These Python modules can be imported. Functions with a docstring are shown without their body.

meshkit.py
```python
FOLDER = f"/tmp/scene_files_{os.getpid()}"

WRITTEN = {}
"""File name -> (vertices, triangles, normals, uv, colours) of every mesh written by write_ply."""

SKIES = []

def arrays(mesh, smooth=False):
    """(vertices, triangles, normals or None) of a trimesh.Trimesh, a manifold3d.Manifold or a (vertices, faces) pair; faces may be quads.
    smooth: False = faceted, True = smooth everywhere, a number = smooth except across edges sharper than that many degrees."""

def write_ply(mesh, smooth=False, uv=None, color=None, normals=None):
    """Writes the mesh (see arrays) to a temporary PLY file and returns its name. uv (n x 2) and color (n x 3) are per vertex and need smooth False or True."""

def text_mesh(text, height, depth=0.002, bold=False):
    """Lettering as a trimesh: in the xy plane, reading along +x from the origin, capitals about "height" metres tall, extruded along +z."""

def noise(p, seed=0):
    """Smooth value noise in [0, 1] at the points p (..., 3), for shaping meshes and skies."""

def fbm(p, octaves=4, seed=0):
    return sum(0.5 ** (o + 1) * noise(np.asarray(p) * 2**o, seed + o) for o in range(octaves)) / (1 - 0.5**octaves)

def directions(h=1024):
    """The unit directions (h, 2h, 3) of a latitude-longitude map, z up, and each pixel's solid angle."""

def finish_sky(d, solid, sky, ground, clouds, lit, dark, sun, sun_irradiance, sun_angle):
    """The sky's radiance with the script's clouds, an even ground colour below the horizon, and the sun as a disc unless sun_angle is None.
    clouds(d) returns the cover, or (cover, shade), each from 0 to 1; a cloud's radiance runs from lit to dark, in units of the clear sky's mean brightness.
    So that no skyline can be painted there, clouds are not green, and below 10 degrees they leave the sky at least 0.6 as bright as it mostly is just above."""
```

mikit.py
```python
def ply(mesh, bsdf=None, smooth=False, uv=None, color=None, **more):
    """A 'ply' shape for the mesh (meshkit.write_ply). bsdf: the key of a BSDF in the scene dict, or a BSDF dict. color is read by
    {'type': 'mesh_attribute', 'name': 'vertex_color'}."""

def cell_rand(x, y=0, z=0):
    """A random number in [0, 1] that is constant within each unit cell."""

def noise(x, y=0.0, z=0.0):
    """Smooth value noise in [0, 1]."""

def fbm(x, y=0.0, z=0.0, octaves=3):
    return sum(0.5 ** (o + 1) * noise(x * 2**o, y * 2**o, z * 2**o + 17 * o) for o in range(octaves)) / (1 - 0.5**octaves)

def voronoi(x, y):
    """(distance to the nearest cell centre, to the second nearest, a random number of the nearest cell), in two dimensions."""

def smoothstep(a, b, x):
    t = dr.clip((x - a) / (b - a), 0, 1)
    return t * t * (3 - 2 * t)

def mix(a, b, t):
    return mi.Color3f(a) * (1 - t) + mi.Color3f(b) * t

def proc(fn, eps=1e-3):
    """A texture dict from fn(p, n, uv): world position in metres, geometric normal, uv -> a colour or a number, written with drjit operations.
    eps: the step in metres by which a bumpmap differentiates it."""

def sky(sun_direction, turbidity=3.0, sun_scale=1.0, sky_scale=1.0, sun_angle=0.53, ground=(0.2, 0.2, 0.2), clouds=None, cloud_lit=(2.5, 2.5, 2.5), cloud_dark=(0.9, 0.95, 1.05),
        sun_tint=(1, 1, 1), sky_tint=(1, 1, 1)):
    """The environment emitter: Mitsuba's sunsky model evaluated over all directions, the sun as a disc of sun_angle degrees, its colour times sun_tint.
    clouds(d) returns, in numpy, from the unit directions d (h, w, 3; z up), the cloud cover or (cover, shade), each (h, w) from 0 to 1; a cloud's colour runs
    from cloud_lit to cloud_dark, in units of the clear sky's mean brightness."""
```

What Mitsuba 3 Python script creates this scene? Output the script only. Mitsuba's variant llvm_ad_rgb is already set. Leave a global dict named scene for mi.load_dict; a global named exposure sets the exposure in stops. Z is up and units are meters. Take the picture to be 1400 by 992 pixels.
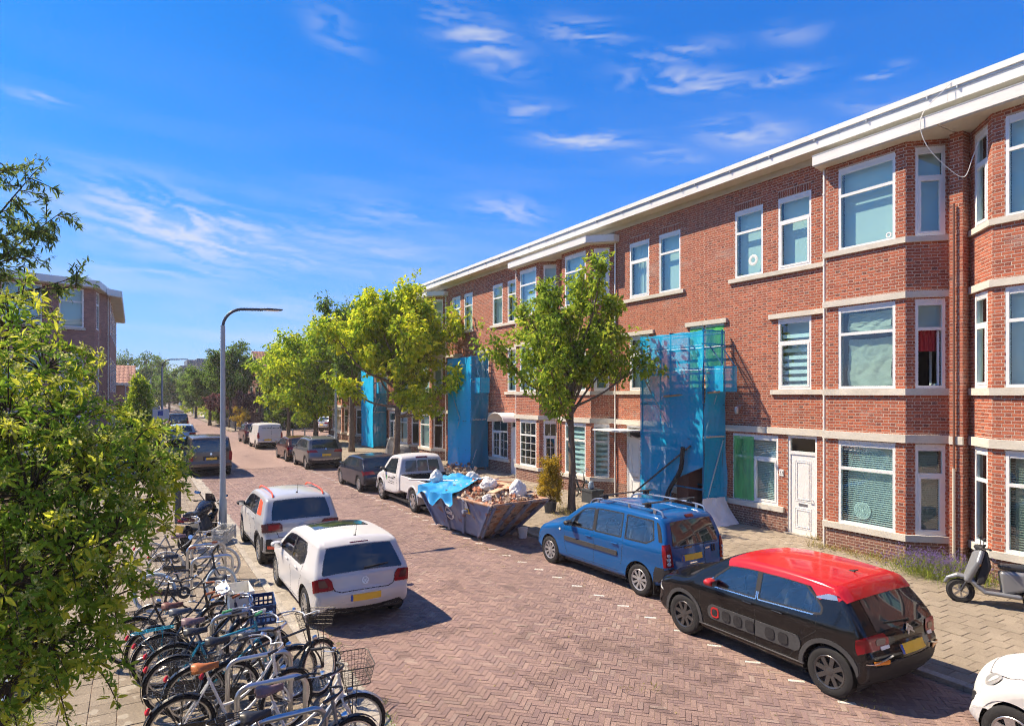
import math, random
import numpy as np, trimesh, shapely, manifold3d
from shapely.geometry import Polygon, box as sbox, LineString, Point
from shapely.ops import unary_union
import drjit as dr, mitsuba as mi, mikit, meshkit
from mikit import noise, fbm, cell_rand, smoothstep, mix, proc, voronoi

# ------------------------------------------------------------------ camera, sky, exposure
# metres; x to the right of the street, y along the street away from the camera, z up
TH = math.atan2(516.0, 870.0)                      # the camera looks to the right of the street's direction
EYE = (0.0, 0.0, 3.92)
T4 = mi.ScalarTransform4f
exposure = 2.65
scene = {'type': 'scene'}
labels = {}
scene['camera'] = {'type': 'perspective', 'fov': 2 * math.degrees(math.atan(700 / 870)), 'fov_axis': 'x',
                   'principal_point_offset_y': -43.0 / 992.0, 'near_clip': 0.1, 'far_clip': 3000.0,
                   'to_world': T4().look_at(origin=list(EYE), target=[math.sin(TH), math.cos(TH), EYE[2]], up=[0, 0, 1])}
SUN = (-0.56, 0.60, 1.0)


def clouds(d):
    """Thin cirrus: wispy patches, each combed by stretched noise, and a pale veil towards the horizon."""
    az = np.arctan2(d[..., 0], d[..., 1]) - TH
    az = (az + np.pi) % (2 * np.pi) - np.pi
    z = np.maximum(d[..., 2], 0.0)
    el = np.arcsin(np.clip(z, 0, 1))
    q = np.stack([az * 9, el * 30, 0 * az], -1)
    warp = meshkit.fbm(q * 0.6 + 3.1, 4, 11) - 0.5
    comb = meshkit.fbm(np.stack([az * 13 + el * 8 + warp * 3.5, el * 120 + az * 16 + warp * 9, 0 * az + 2], -1), 5, 5)
    fine = meshkit.fbm(np.stack([az * 34 + warp * 6, el * 260 + az * 36 + warp * 14, 0 * az + 7], -1), 4, 9)
    body = np.clip((0.62 * comb + 0.38 * fine - 0.40) * 4.2, 0, 1)
    c = np.zeros_like(az)
    for a, e, ra, re_, tilt, s in PATCHES:
        t = math.radians(tilt)
        u, v = (az - a), (el - e) + 0.012 * warp
        x, y = (u * math.cos(t) - v * math.sin(t)) / ra, (u * math.sin(t) + v * math.cos(t)) / re_
        c = np.maximum(c, s * np.exp(-(x * x + y * y) ** 1.1 * 0.9))
    away = np.clip((np.abs(az) - 0.75) / 0.3, 0, 1)
    far = np.clip((meshkit.fbm(np.stack([az * 3 + 5, el * 6, 0 * az], -1), 3, 23) - 0.48) * 4, 0, 1) * 0.6
    c = np.clip(np.maximum(c, far * away) * body, 0, 1)
    low = np.clip((meshkit.fbm(np.stack([az * 4 + 2, el * 34 + az * 2, 0 * az + 5], -1), 4, 31) - 0.38) * 2.6, 0, 1)
    veil = 0.34 * np.exp(-(el / 0.19) ** 1.5) + 0.32 * low * np.exp(-(el / 0.26) ** 2) + 0.26 * np.exp(-(el / 0.07))
    return np.clip(1 - (1 - c * 0.9) * (1 - veil), 0, 1)


# azimuth from the camera axis, elevation, half sizes (radians), tilt (degrees), strength
PATCHES = [(-0.4773, 0.2277, 0.136, 0.0408, 6, 0.85), (-0.5387, 0.2409, 0.0762, 0.0217, 8, 0.5), (-0.4021, 0.2024, 0.1168, 0.019, 4, 0.5), (-0.2477, 0.2235, 0.1404, 0.0446, 10, 0.32), (-0.0574, 0.5096, 0.0687, 0.0252, 22, 0.7), (0.1144, 0.511, 0.0567, 0.0183, 10, 0.5), (0.2477, 0.4763, 0.0702, 0.0111, -4, 0.4), (0.1144, 0.3792, 0.0703, 0.0126, 4, 0.75), (0.0287, 0.4184, 0.0482, 0.0138, 5, 0.5), (0.2692, 0.4419, 0.0855, 0.0144, 8, 0.7), (0.3923, 0.4293, 0.0589, 0.0106, -6, 0.5), (0.3525, 0.3676, 0.0607, 0.0173, 8, 0.6), (0.2368, 0.3483, 0.0456, 0.0123, 8, 0.45), (0.5259, 0.409, 0.0241, 0.008, -10, 0.6), (-0.0115, 0.2809, 0.0575, 0.0184, 6, 0.5), (-0.6417, 0.3594, 0.031, 0.0074, 0, 0.55), (-0.2745, 0.5044, 0.0479, 0.0243, 30, 0.25), (0.4118, 0.479, 0.0434, 0.0126, 12, 0.3), (-0.1819, 0.2744, 0.0578, 0.0124, 6, 0.45), (-0.226, 0.2616, 0.0437, 0.0112, 0, 0.3), (-0.4953, 0.1644, 0.1068, 0.0142, -4, 0.4), (-0.3114, 0.1295, 0.1458, 0.0175, -3, 0.35), (0.5129, 0.3758, 0.0436, 0.01, 10, 0.35), (0.193, 0.4598, 0.0332, 0.0113, -20, 0.35)]


scene['sky'] = mikit.sky(SUN, turbidity=3, clouds=clouds, cloud_lit=(2.25, 2.3, 2.4), sky_tint=(0.10, 0.74, 1.50), sky_scale=0.62)

# ------------------------------------------------------------------ helpers
R = np.random.default_rng(7)


class MB:
    """Collects pieces; every piece is an array of vertices, triangles and one (tone, random) pair."""

    def __init__(self):
        self.v, self.f, self.t, self.n = [], [], [], 0

    def add(self, v, f, tone=(0.5, 0.5)):
        v = np.asarray(v, float).reshape(-1, 3)
        f = np.asarray(f, int)
        if f.shape[1] == 4:
            f = np.vstack([f[:, [0, 1, 2]], f[:, [0, 2, 3]]])
        self.v.append(v)
        self.f.append(f + self.n)
        t = np.asarray(tone, float)
        self.t.append(np.broadcast_to(t, (len(v), 2)) if t.ndim == 1 else t)
        self.n += len(v)
        return self

    def mesh(self, m, tone=(0.5, 0.5)):
        if hasattr(m, 'to_mesh'):
            q = m.to_mesh()
            return self.add(q.vert_properties[:, :3], q.tri_verts, tone)
        return self.add(m.vertices, m.faces, tone)

    def box(self, x0, x1, y0, y1, z0, z1, tone=(0.5, 0.5)):
        return self.obox([(x0 + x1) / 2, (y0 + y1) / 2, (z0 + z1) / 2], np.diag([(x1 - x0) / 2, (y1 - y0) / 2, (z1 - z0) / 2]), tone)

    def obox(self, c, ax, tone=(0.5, 0.5)):
        """A box from its centre and the three half axes (rows)."""
        s = np.array([[i, j, k] for i in (-1, 1) for j in (-1, 1) for k in (-1, 1)], float)
        ax = np.asarray(ax, float)
        f = np.array([[0, 1, 3, 2], [4, 6, 7, 5], [0, 4, 5, 1], [2, 3, 7, 6], [0, 2, 6, 4], [1, 5, 7, 3]])
        if np.linalg.det(ax) < 0:
            f = f[:, ::-1]
        return self.add(np.asarray(c, float) + s @ ax, f, tone)

    def bar(self, a, b, w, h=None, tone=(0.5, 0.5), up=(0, 0, 1)):
        """A rectangular bar from a to b, w across and h along up."""
        a, b = np.asarray(a, float), np.asarray(b, float)
        d = (b - a) / 2
        up = np.asarray(up, float)
        if abs(d @ up) > 0.99 * np.linalg.norm(d) * np.linalg.norm(up):
            up = np.array([1.0, 0, 0])
        s = np.cross(d, up)
        s /= np.linalg.norm(s)
        n = np.cross(s, d)
        n /= np.linalg.norm(n)
        return self.obox((a + b) / 2, np.array([d, s * w / 2, n * (h or w) / 2]), tone)

    def tube(self, pts, r, sides=8, closed=False, tone=(0.5, 0.5), caps=True):
        p = np.asarray(pts, float)
        k = len(p)
        t = (np.roll(p, -1, 0) - np.roll(p, 1, 0)) if closed else np.gradient(p, axis=0)
        t /= np.linalg.norm(t, axis=1, keepdims=True) + 1e-12
        a = np.zeros_like(p)
        ref = np.array([0, 0, 1.0]) if abs(t[0, 2]) < 0.9 else np.array([1.0, 0, 0])
        for i in range(k):
            q = ref - t[i] * (ref @ t[i])
            ref = a[i] = q / (np.linalg.norm(q) + 1e-12)
        b = np.cross(t, a)
        ang = np.arange(sides) * 2 * np.pi / sides
        r = np.broadcast_to(r, (k,))[:, None, None]
        v = p[:, None] + r * (np.cos(ang)[None, :, None] * a[:, None] + np.sin(ang)[None, :, None] * b[:, None])
        i, j = np.meshgrid(np.arange(k if closed else k - 1), np.arange(sides), indexing='ij')
        i2, j2 = (i + 1) % k, (j + 1) % sides
        q = np.stack([i * sides + j, i * sides + j2, i2 * sides + j2, i2 * sides + j], -1).reshape(-1, 4)
        f = np.vstack([q[:, [0, 1, 2]], q[:, [0, 2, 3]]])
        v = v.reshape(-1, 3)
        if caps and not closed:
            v = np.vstack([v, p[:1], p[-1:]])
            jj = np.arange(sides)
            f = np.vstack([f, np.stack([jj * 0 + k * sides, (jj + 1) % sides, jj], 1),
                           np.stack([jj * 0 + k * sides + 1, (k - 1) * sides + jj, (k - 1) * sides + (jj + 1) % sides], 1)])
        return self.add(v, f, tone)

    def grid(self, P, tone=(0.5, 0.5), flip=False):
        """A surface from an (n, m, 3) array of points."""
        n, m = P.shape[:2]
        i, j = np.meshgrid(np.arange(n - 1), np.arange(m - 1), indexing='ij')
        q = np.stack([i * m + j, i * m + j + 1, (i + 1) * m + j + 1, (i + 1) * m + j], -1).reshape(-1, 4)
        return self.add(P.reshape(-1, 3), q[:, ::-1] if flip else q, tone)

    def lathe(self, prof, c=(0, 0, 0), axis=(1, 0, 0), sides=28, tone=(0.5, 0.5)):
        """Turns the profile of (distance along the axis, radius)."""
        ax = np.asarray(axis, float) / np.linalg.norm(axis)
        a = np.cross(ax, [0, 0, 1.0] if abs(ax[2]) < 0.9 else [1.0, 0, 0])
        a /= np.linalg.norm(a)
        b = np.cross(ax, a)
        t = np.linspace(0, 2 * np.pi, sides + 1)
        pr = np.asarray(prof, float)
        P = np.asarray(c, float) + pr[:, None, :1] * ax + pr[:, None, 1:] * (np.cos(t)[None, :, None] * a + np.sin(t)[None, :, None] * b)
        return self.grid(P, tone)

    def prism(self, poly, z0, z1, M=None, tone=(0.5, 0.5)):
        """Extrudes shapely polygons; M (3x4) maps their x, y, height to the world."""
        for g in getattr(poly, 'geoms', [poly]):
            if g.is_empty or g.area < 1e-9:
                continue
            m = trimesh.creation.extrude_polygon(g, z1 - z0, engine='earcut')
            v = np.array(m.vertices) + [0, 0, z0]
            f = np.array(m.faces)
            if M is not None:
                M = np.asarray(M, float)
                v = v @ M[:, :3].T + M[:, 3]
                if np.linalg.det(M[:, :3]) < 0:
                    f = f[:, ::-1]
            self.add(v, f, tone)
        return self

    def xf(self, M):
        self.v = [v @ np.asarray(M)[:3, :3].T + np.asarray(M)[:3, 3] for v in self.v]
        return self

    def get(self):
        return np.vstack(self.v), np.vstack(self.f), np.vstack(self.t)


USED = {}


def numbered(name):
    k = USED.get(name, -1) + 1
    USED[name] = k
    return name if k == 0 else f'{name}_{k:03d}'


def thing(name, label, cat, group=None, kind=None):
    key = numbered(name)
    labels[key] = {'label': label, 'category': cat}
    if group:
        labels[key]['group'] = group
    if kind:
        labels[key]['kind'] = kind
    return key


def part(parent, name, label=None, kind=None):
    key = numbered(parent + '__' + name)
    if label or kind:
        labels[key] = {k: v for k, v in (('label', label), ('kind', kind)) if v}
    return key


def put(key, mb, mat, smooth=False, M=None):
    """Makes the collected pieces ONE entry of the scene."""
    if isinstance(mb, MB):
        if not mb.v:
            return key
        v, f, t = mb.get()
        uv = t
    else:
        v, f = np.asarray(mb.vertices, float), np.asarray(mb.faces)
        uv = None
    if M is not None:
        M = np.asarray(M, float)
        v = v @ M[:3, :3].T + M[:3, 3]
        if np.linalg.det(M[:3, :3]) < 0:
            f = f[:, ::-1]
    if smooth and smooth is not True:
        m = trimesh.Trimesh(v, f, process=False)
        m.merge_vertices(digits_vertex=5)
        m.update_faces(m.nondegenerate_faces())
        scene[key] = mikit.ply(m, mat, smooth=smooth)
    else:
        scene[key] = mikit.ply((v, f), mat, smooth=smooth, uv=uv)
    return key


def struct(name, mb, mat, label=None, **k):
    key = put(numbered(name), mb, mat, **k)
    labels[key] = {'kind': 'structure', 'label': label or name.replace('_', ' ')}
    return key


def place(x, y, z=0.0, yaw=0.0):
    c, s = math.cos(yaw), math.sin(yaw)
    return np.array([[c, -s, 0, x], [s, c, 0, y], [0, 0, 1, z], [0, 0, 0, 1.0]])


def arc(c, r, a0, a1, n, ax=(1, 0, 0), ay=(0, 1, 0)):
    t = np.linspace(a0, a1, n)[:, None]
    return np.asarray(c, float) + r * (np.cos(t) * np.asarray(ax, float) + np.sin(t) * np.asarray(ay, float))


def catmull(P, n=8, closed=False):
    """Centripetal Catmull-Rom through the points."""
    P = np.asarray(P, float)
    Q = np.vstack([P[-1:], P, P[:2]]) if closed else np.vstack([2 * P[0] - P[1], P, 2 * P[-1] - P[-2]])
    out = []
    for i in range(len(Q) - 3):
        p0, p1, p2, p3 = Q[i:i + 4]
        t1 = np.linalg.norm(p1 - p0) ** 0.5 + 1e-9
        t2 = t1 + np.linalg.norm(p2 - p1) ** 0.5 + 1e-9
        t3 = t2 + np.linalg.norm(p3 - p2) ** 0.5 + 1e-9
        t = np.linspace(t1, t2, n, endpoint=False)[:, None]
        a1, a2, a3 = (t1 - t) / t1 * p0 + t / t1 * p1, (t2 - t) / (t2 - t1) * p1 + (t - t1) / (t2 - t1) * p2, (t3 - t) / (t3 - t2) * p2 + (t - t2) / (t3 - t2) * p3
        b1, b2 = (t2 - t) / t2 * a1 + t / t2 * a2, (t3 - t) / (t3 - t1) * a2 + (t - t1) / (t3 - t1) * a3
        out.append((t2 - t) / (t2 - t1) * b1 + (t - t1) / (t2 - t1) * b2)
    if not closed:
        out.append(P[-1:])
    return np.vstack(out)


def hull(*balls):
    """The hull of spheres given as (x, y, z, radius)."""
    return manifold3d.Manifold.batch_hull([manifold3d.Manifold.sphere(r, 14).translate((x, y, z)) for x, y, z, r in balls])


# ------------------------------------------------------------------ materials
def rgb(*c):
    return {'type': 'rgb', 'value': [float(x) for x in (c if len(c) == 3 else c[0])]}


def pr(name, color, rough=0.5, metal=0.0, spec=0.5, two=False, **k):
    b = {'type': 'principled', 'base_color': color if isinstance(color, dict) else rgb(color), 'roughness': rough, 'metallic': metal, 'specular': spec, **k}
    scene[name] = {'type': 'twosided', 'bsdf': b}
    return name


def speck(c, amount=0.25, scale=9.0, dark=0.6):
    """A colour with grain and blotches."""
    c = tuple(c)

    def fn(p, n, uv):
        a = fbm(p.x * scale, p.y * scale, p.z * scale, 3)
        b = noise(p.x * scale * 11, p.y * scale * 11, p.z * scale * 11)
        return mi.Color3f(c) * (1 - amount * 0.5 + amount * (a * 1.3 - 0.15) + amount * dark * (b - 0.5))
    return proc(fn)


def brick_fn(p, n, uv):
    """uv.x = the brick's own tone, uv.y = its own random number; grain and limy stains on top."""
    t = uv.x
    a = mix((0.365, 0.108, 0.058), (0.285, 0.082, 0.048), smoothstep(0.2, 0.5, t))
    a = mix(a, (0.215, 0.070, 0.046), smoothstep(0.55, 0.8, t))
    a = mix(a, (0.15, 0.064, 0.050), smoothstep(0.88, 0.98, t))
    g = noise(p.x * 55, p.y * 55, p.z * 55)
    h = fbm(p.x * 0.9, p.y * 0.9, p.z * 1.5, 3)
    a = a * (0.78 + 0.30 * g + 0.22 * uv.y) * (0.86 + 0.28 * h)
    lime = smoothstep(0.64, 0.80, fbm(p.x * 1.3 + 9, p.y * 1.3, p.z * 2.3, 4)) * 0.55
    return mix(a, (0.42, 0.34, 0.30), lime * g)


pr('brick', proc(brick_fn), 0.85, spec=0.25)


def far_brick_fn(p, n, uv):
    k = dr.floor(p.z / 0.0625)
    s = p.x + p.y
    j = s / 0.22 + 0.5 * (k - 2 * dr.floor(k / 2))
    c = cell_rand(dr.floor(j), k, 1)
    joint = (p.z / 0.0625 - k < 0.16) | (j - dr.floor(j) < 0.05)
    a = mix((0.25, 0.105, 0.072), (0.15, 0.072, 0.058), c)
    return dr.select(joint, mi.Color3f(0.20, 0.17, 0.14), a) * (0.8 + 0.4 * fbm(p.x, p.y, p.z, 3))


pr('far_brick', proc(far_brick_fn), 0.9, spec=0.2)
pr('mortar', speck((0.45, 0.36, 0.285), 0.3, 6), 0.95, spec=0.1)


def old_brick_fn(p, n, uv):
    g = noise(p.x * 40, p.y * 40, p.z * 40)
    return mix((0.22, 0.10, 0.072), (0.12, 0.062, 0.05), uv.x) * (0.75 + 0.35 * g + 0.25 * uv.y)


pr('plinth_brick', proc(old_brick_fn), 0.9, spec=0.2)


def paver_fn(p, n, uv):
    """Street clinkers: pinkish brown, each with its tone, sand in the pores, dark tyre-worn patches."""
    t = uv.x
    a = mix((0.262, 0.182, 0.154), (0.232, 0.158, 0.138), smoothstep(0.1, 0.45, t))
    a = mix(a, (0.200, 0.138, 0.127), smoothstep(0.55, 0.85, t))
    a = mix(a, (0.285, 0.215, 0.180), smoothstep(0.92, 1.0, t))
    g = noise(p.x * 70, p.y * 70, p.z * 70)
    h = fbm(p.x * 1.1, p.y * 0.45, 0.0, 4)
    a = a * (0.82 + 0.20 * g + 0.14 * uv.y) * (0.80 + 0.36 * h)
    spot = smoothstep(0.66, 0.72, fbm(p.x * 2.3 + 4, p.y * 2.3, 1.0, 3))
    return mix(a, a * 0.62, spot * 0.6)


pr('paver', proc(paver_fn), 0.82, spec=0.3)


def sand_fn(p, n, uv):
    g = noise(p.x * 90, p.y * 90, 0.0)
    h = fbm(p.x * 0.8, p.y * 0.6, 3.0, 4)
    return mix((0.17, 0.125, 0.10), (0.26, 0.20, 0.155), h) * (0.7 + 0.6 * g)


pr('joint_sand', proc(sand_fn), 0.95, spec=0.1)


def far_road_fn(p, n, uv):
    a, b = (p.x + p.y) * 0.7071, (p.x - p.y) * 0.7071
    c = cell_rand(dr.floor(a / 0.1), dr.floor(b / 0.2), 0)
    h = fbm(p.x * 0.8, p.y * 0.3, 0.0, 4)
    return mix((0.205, 0.143, 0.122), (0.262, 0.185, 0.156), c * 0.6 + 0.4 * h) * (0.82 + 0.3 * h)


pr('far_paver', proc(far_road_fn), 0.85, spec=0.3)


def slab_fn(p, n, uv):
    g = noise(p.x * 80, p.y * 80, 0.0)
    h = fbm(p.x * 1.3, p.y * 1.3, 2.0, 4)
    a = mix((0.265, 0.226, 0.175), (0.225, 0.190, 0.146), uv.x) * (0.80 + 0.25 * g) * (0.80 + 0.4 * h)
    lichen = smoothstep(0.62, 0.70, fbm(p.x * 7, p.y * 7, 5.0, 3)) * smoothstep(0.5, 0.62, fbm(p.x * 0.6 + 3, p.y * 0.6, 1.0, 2))
    return mix(a, (0.331, 0.302, 0.245), lichen * 0.7)


pr('slab', proc(slab_fn), 0.9, spec=0.2)
pr('kerbstone', speck((0.30, 0.275, 0.235), 0.5, 4), 0.9, spec=0.2)
pr('concrete', speck((0.53, 0.50, 0.43), 0.22, 3.0), 0.8, spec=0.3)
pr('soil', speck((0.11, 0.085, 0.055), 0.7, 6), 1.0, spec=0.05)
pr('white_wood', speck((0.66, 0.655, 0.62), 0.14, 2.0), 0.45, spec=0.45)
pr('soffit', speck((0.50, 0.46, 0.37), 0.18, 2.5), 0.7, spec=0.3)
pr('zinc', speck((0.42, 0.45, 0.47), 0.2, 3.0), 0.5, 0.3)
pr('white_pvc', (0.68, 0.68, 0.67), 0.3, spec=0.5)
pr('grey_pvc', (0.42, 0.43, 0.44), 0.4)
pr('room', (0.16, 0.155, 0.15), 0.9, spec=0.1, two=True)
pr('dark', (0.012, 0.012, 0.013), 0.75, spec=0.2)
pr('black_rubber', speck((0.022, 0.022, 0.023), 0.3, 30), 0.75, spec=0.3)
pr('black_plastic', speck((0.022, 0.022, 0.024), 0.25, 40), 0.55, spec=0.35)
pr('grey_plastic', speck((0.05, 0.051, 0.054), 0.25, 40), 0.6, spec=0.35)
pr('chrome', (0.75, 0.75, 0.76), 0.15, 1.0)
pr('steel', (0.55, 0.55, 0.56), 0.32, 1.0)
pr('galvanised', speck((0.50, 0.52, 0.53), 0.25, 7), 0.45, 0.85)
pr('lamp_grey', speck((0.36, 0.40, 0.42), 0.1, 4), 0.4, 0.25)
pr('lamp_dark', (0.06, 0.07, 0.08), 0.4, 0.3)
scene['pane'] = {'type': 'thindielectric', 'int_ior': 1.62, 'ext_ior': 1.0, 'specular_transmittance': rgb(0.72, 0.94, 0.94)}
pr('net_curtain', speck((0.62, 0.64, 0.62), 0.1, 6), 0.9, two=True)
pr('beige_blind', speck((0.42, 0.40, 0.335), 0.2, 3), 0.9, two=True)
pr('pane_fill_cloth', (0.55, 0.57, 0.55), 0.9, two=True)
pr('white_blind', (0.72, 0.72, 0.70), 0.7, two=True)
pr('red_cloth', (0.33, 0.02, 0.03), 0.9, two=True)
# ------------------------------------------------------------------ ground, road, pavements
XK0, XK1 = 2.35, 9.45            # left and right kerb
SIDE0, SIDE1 = 61.5, 71.5        # the side street
g = MB()
g.box(-600, 600, -60, 900, -0.5, -0.06)
struct('ground', g, 'soil', 'bare ground between the pavements and gardens')


BW = 0.0726


def herringbone(x0, x1, y0, y1, holes=()):
    """Bricks of about 22 x 7 cm at 45 degrees to the street: centre, angle."""
    b = BW
    n = int((abs(x1 - x0) + abs(y1 - y0)) / b) + 4
    cx, cy, q = (x0 + x1) / 2, (y0 + y1) / 2, math.sqrt(0.5)
    I, J = np.meshgrid(np.arange(-n, n), np.arange(-n, n), indexing='ij')
    m = (I - J) % 6
    res = []
    for k, (di, dj, ang) in ((0, (1.5, 0.5, 0.0)), (5, (0.5, 1.5, 1.0))):
        u, v = (I[m == k] + di) * b, (J[m == k] + dj) * b
        x, y = cx + (u - v) * q, cy + (u + v) * q
        ok = (x > x0) & (x < x1) & (y > y0) & (y < y1)
        res.append(np.stack([x[ok], y[ok], np.full(ok.sum(), math.pi / 4 + ang * math.pi / 2)], 1))
    return np.vstack(res)


def stones(C, lx, ly, top, rng, gap=0.0045, thick=0.03, rise=0.0018, tilt=0.006, tones=None):
    """Vertices (n, 8, 3), quads and tones of flat stones at C = (x, y, angle)."""
    n = len(C)
    s = np.array([[-1, -1, 0], [1, -1, 0], [1, 1, 0], [-1, 1, 0], [-1, -1, 1], [1, -1, 1], [1, 1, 1], [-1, 1, 1]], float)
    h = np.array([(lx - gap) / 2, (ly - gap) / 2])
    P = np.repeat(s[None], n, 0)
    shrink = 1 - 0.002 / h[None, None, :] * s[None, :, 2:]
    P = np.concatenate([P[..., :2] * h * shrink, P[..., 2:]], -1)
    c, sn = np.cos(C[:, 2])[:, None], np.sin(C[:, 2])[:, None]
    tx, ty = rng.normal(0, tilt, (n, 1)), rng.normal(0, tilt, (n, 1))
    z = np.where(P[..., 2] > 0.5, top + rng.normal(0, rise, (n, 1)) + P[..., 0] * tx + P[..., 1] * ty, top - thick)
    x, y = C[:, :1] + P[..., 0] * c - P[..., 1] * sn, C[:, 1:2] + P[..., 0] * sn + P[..., 1] * c
    q = np.array([[4, 5, 6, 7], [0, 1, 5, 4], [1, 2, 6, 5], [2, 3, 7, 6], [3, 0, 4, 7]])
    t = np.stack([rng.random(n) if tones is None else tones, rng.random(n)], 1)
    return np.stack([x, y, z], -1), q, t


def lay(holder, name, V, q, t, mat, rest_name, rank):
    """The 300 stones of smallest rank as entries of their own, the rest as one part of kind stuff."""
    o = np.argsort(rank)
    for i in o[:300]:
        put(part(holder, name), MB().add(V[i], q, t[i]), mat)
    r = o[300:]
    if len(r):
        m = MB()
        m.add(V[r].reshape(-1, 3), (q[None] + 8 * np.arange(len(r))[:, None, None]).reshape(-1, 4), np.repeat(t[r], 8, 0))
        put(part(holder, rest_name, kind='stuff'), m, mat)


def dist(C):
    return np.hypot(C[:, 0], C[:, 1])


def seen_rank(C):
    """Distance, with what lies outside the camera's view last."""
    a = np.arctan2(C[:, 0], C[:, 1]) - TH
    d = dist(C) * np.cos(a)
    return dist(C) + 1e3 * ((np.abs(a) > math.radians(38.5)) | (d < 7.6))


NEAR_END = 36.0
pr('white_stone', speck((0.50, 0.48, 0.43), 0.5, 20), 0.8)
m = MB()
m.box(XK0, XK1, -14, NEAR_END, -0.3, -0.006)
road = struct('road', m, 'joint_sand', 'street of brown brick pavers laid in herringbone between the parked cars')
rng = np.random.default_rng(3)
C = herringbone(XK0 + 0.36, XK1 - 0.05, 1.0, NEAR_END)
near_mark = np.zeros(len(C), bool)
for i in range(62):
    y = 6.2 - 0.7184 * 4 + 0.7184 * i
    if y < NEAR_END - .5:
        d = np.hypot(C[:, 0] - 7.67, C[:, 1] - y) + 9 * (np.abs(C[:, 2] - math.pi * .75) > .1)
        near_mark[np.argmin(d)] = True
V, q, t = stones(C[near_mark], 3 * BW, BW, 0.001, rng)
for i in range(len(V)):
    put(part(road, 'marking_brick', 'white brick of the parking line' if i == 0 else None), MB().add(V[i], q, t[i]), 'white_stone')
C = C[~near_mark]
V, q, t = stones(C, 3 * BW, BW, 0.0, rng)
lay(road, 'paving_brick', V, q, t, 'paver', 'paving_bricks', seen_rank(C))
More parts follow.
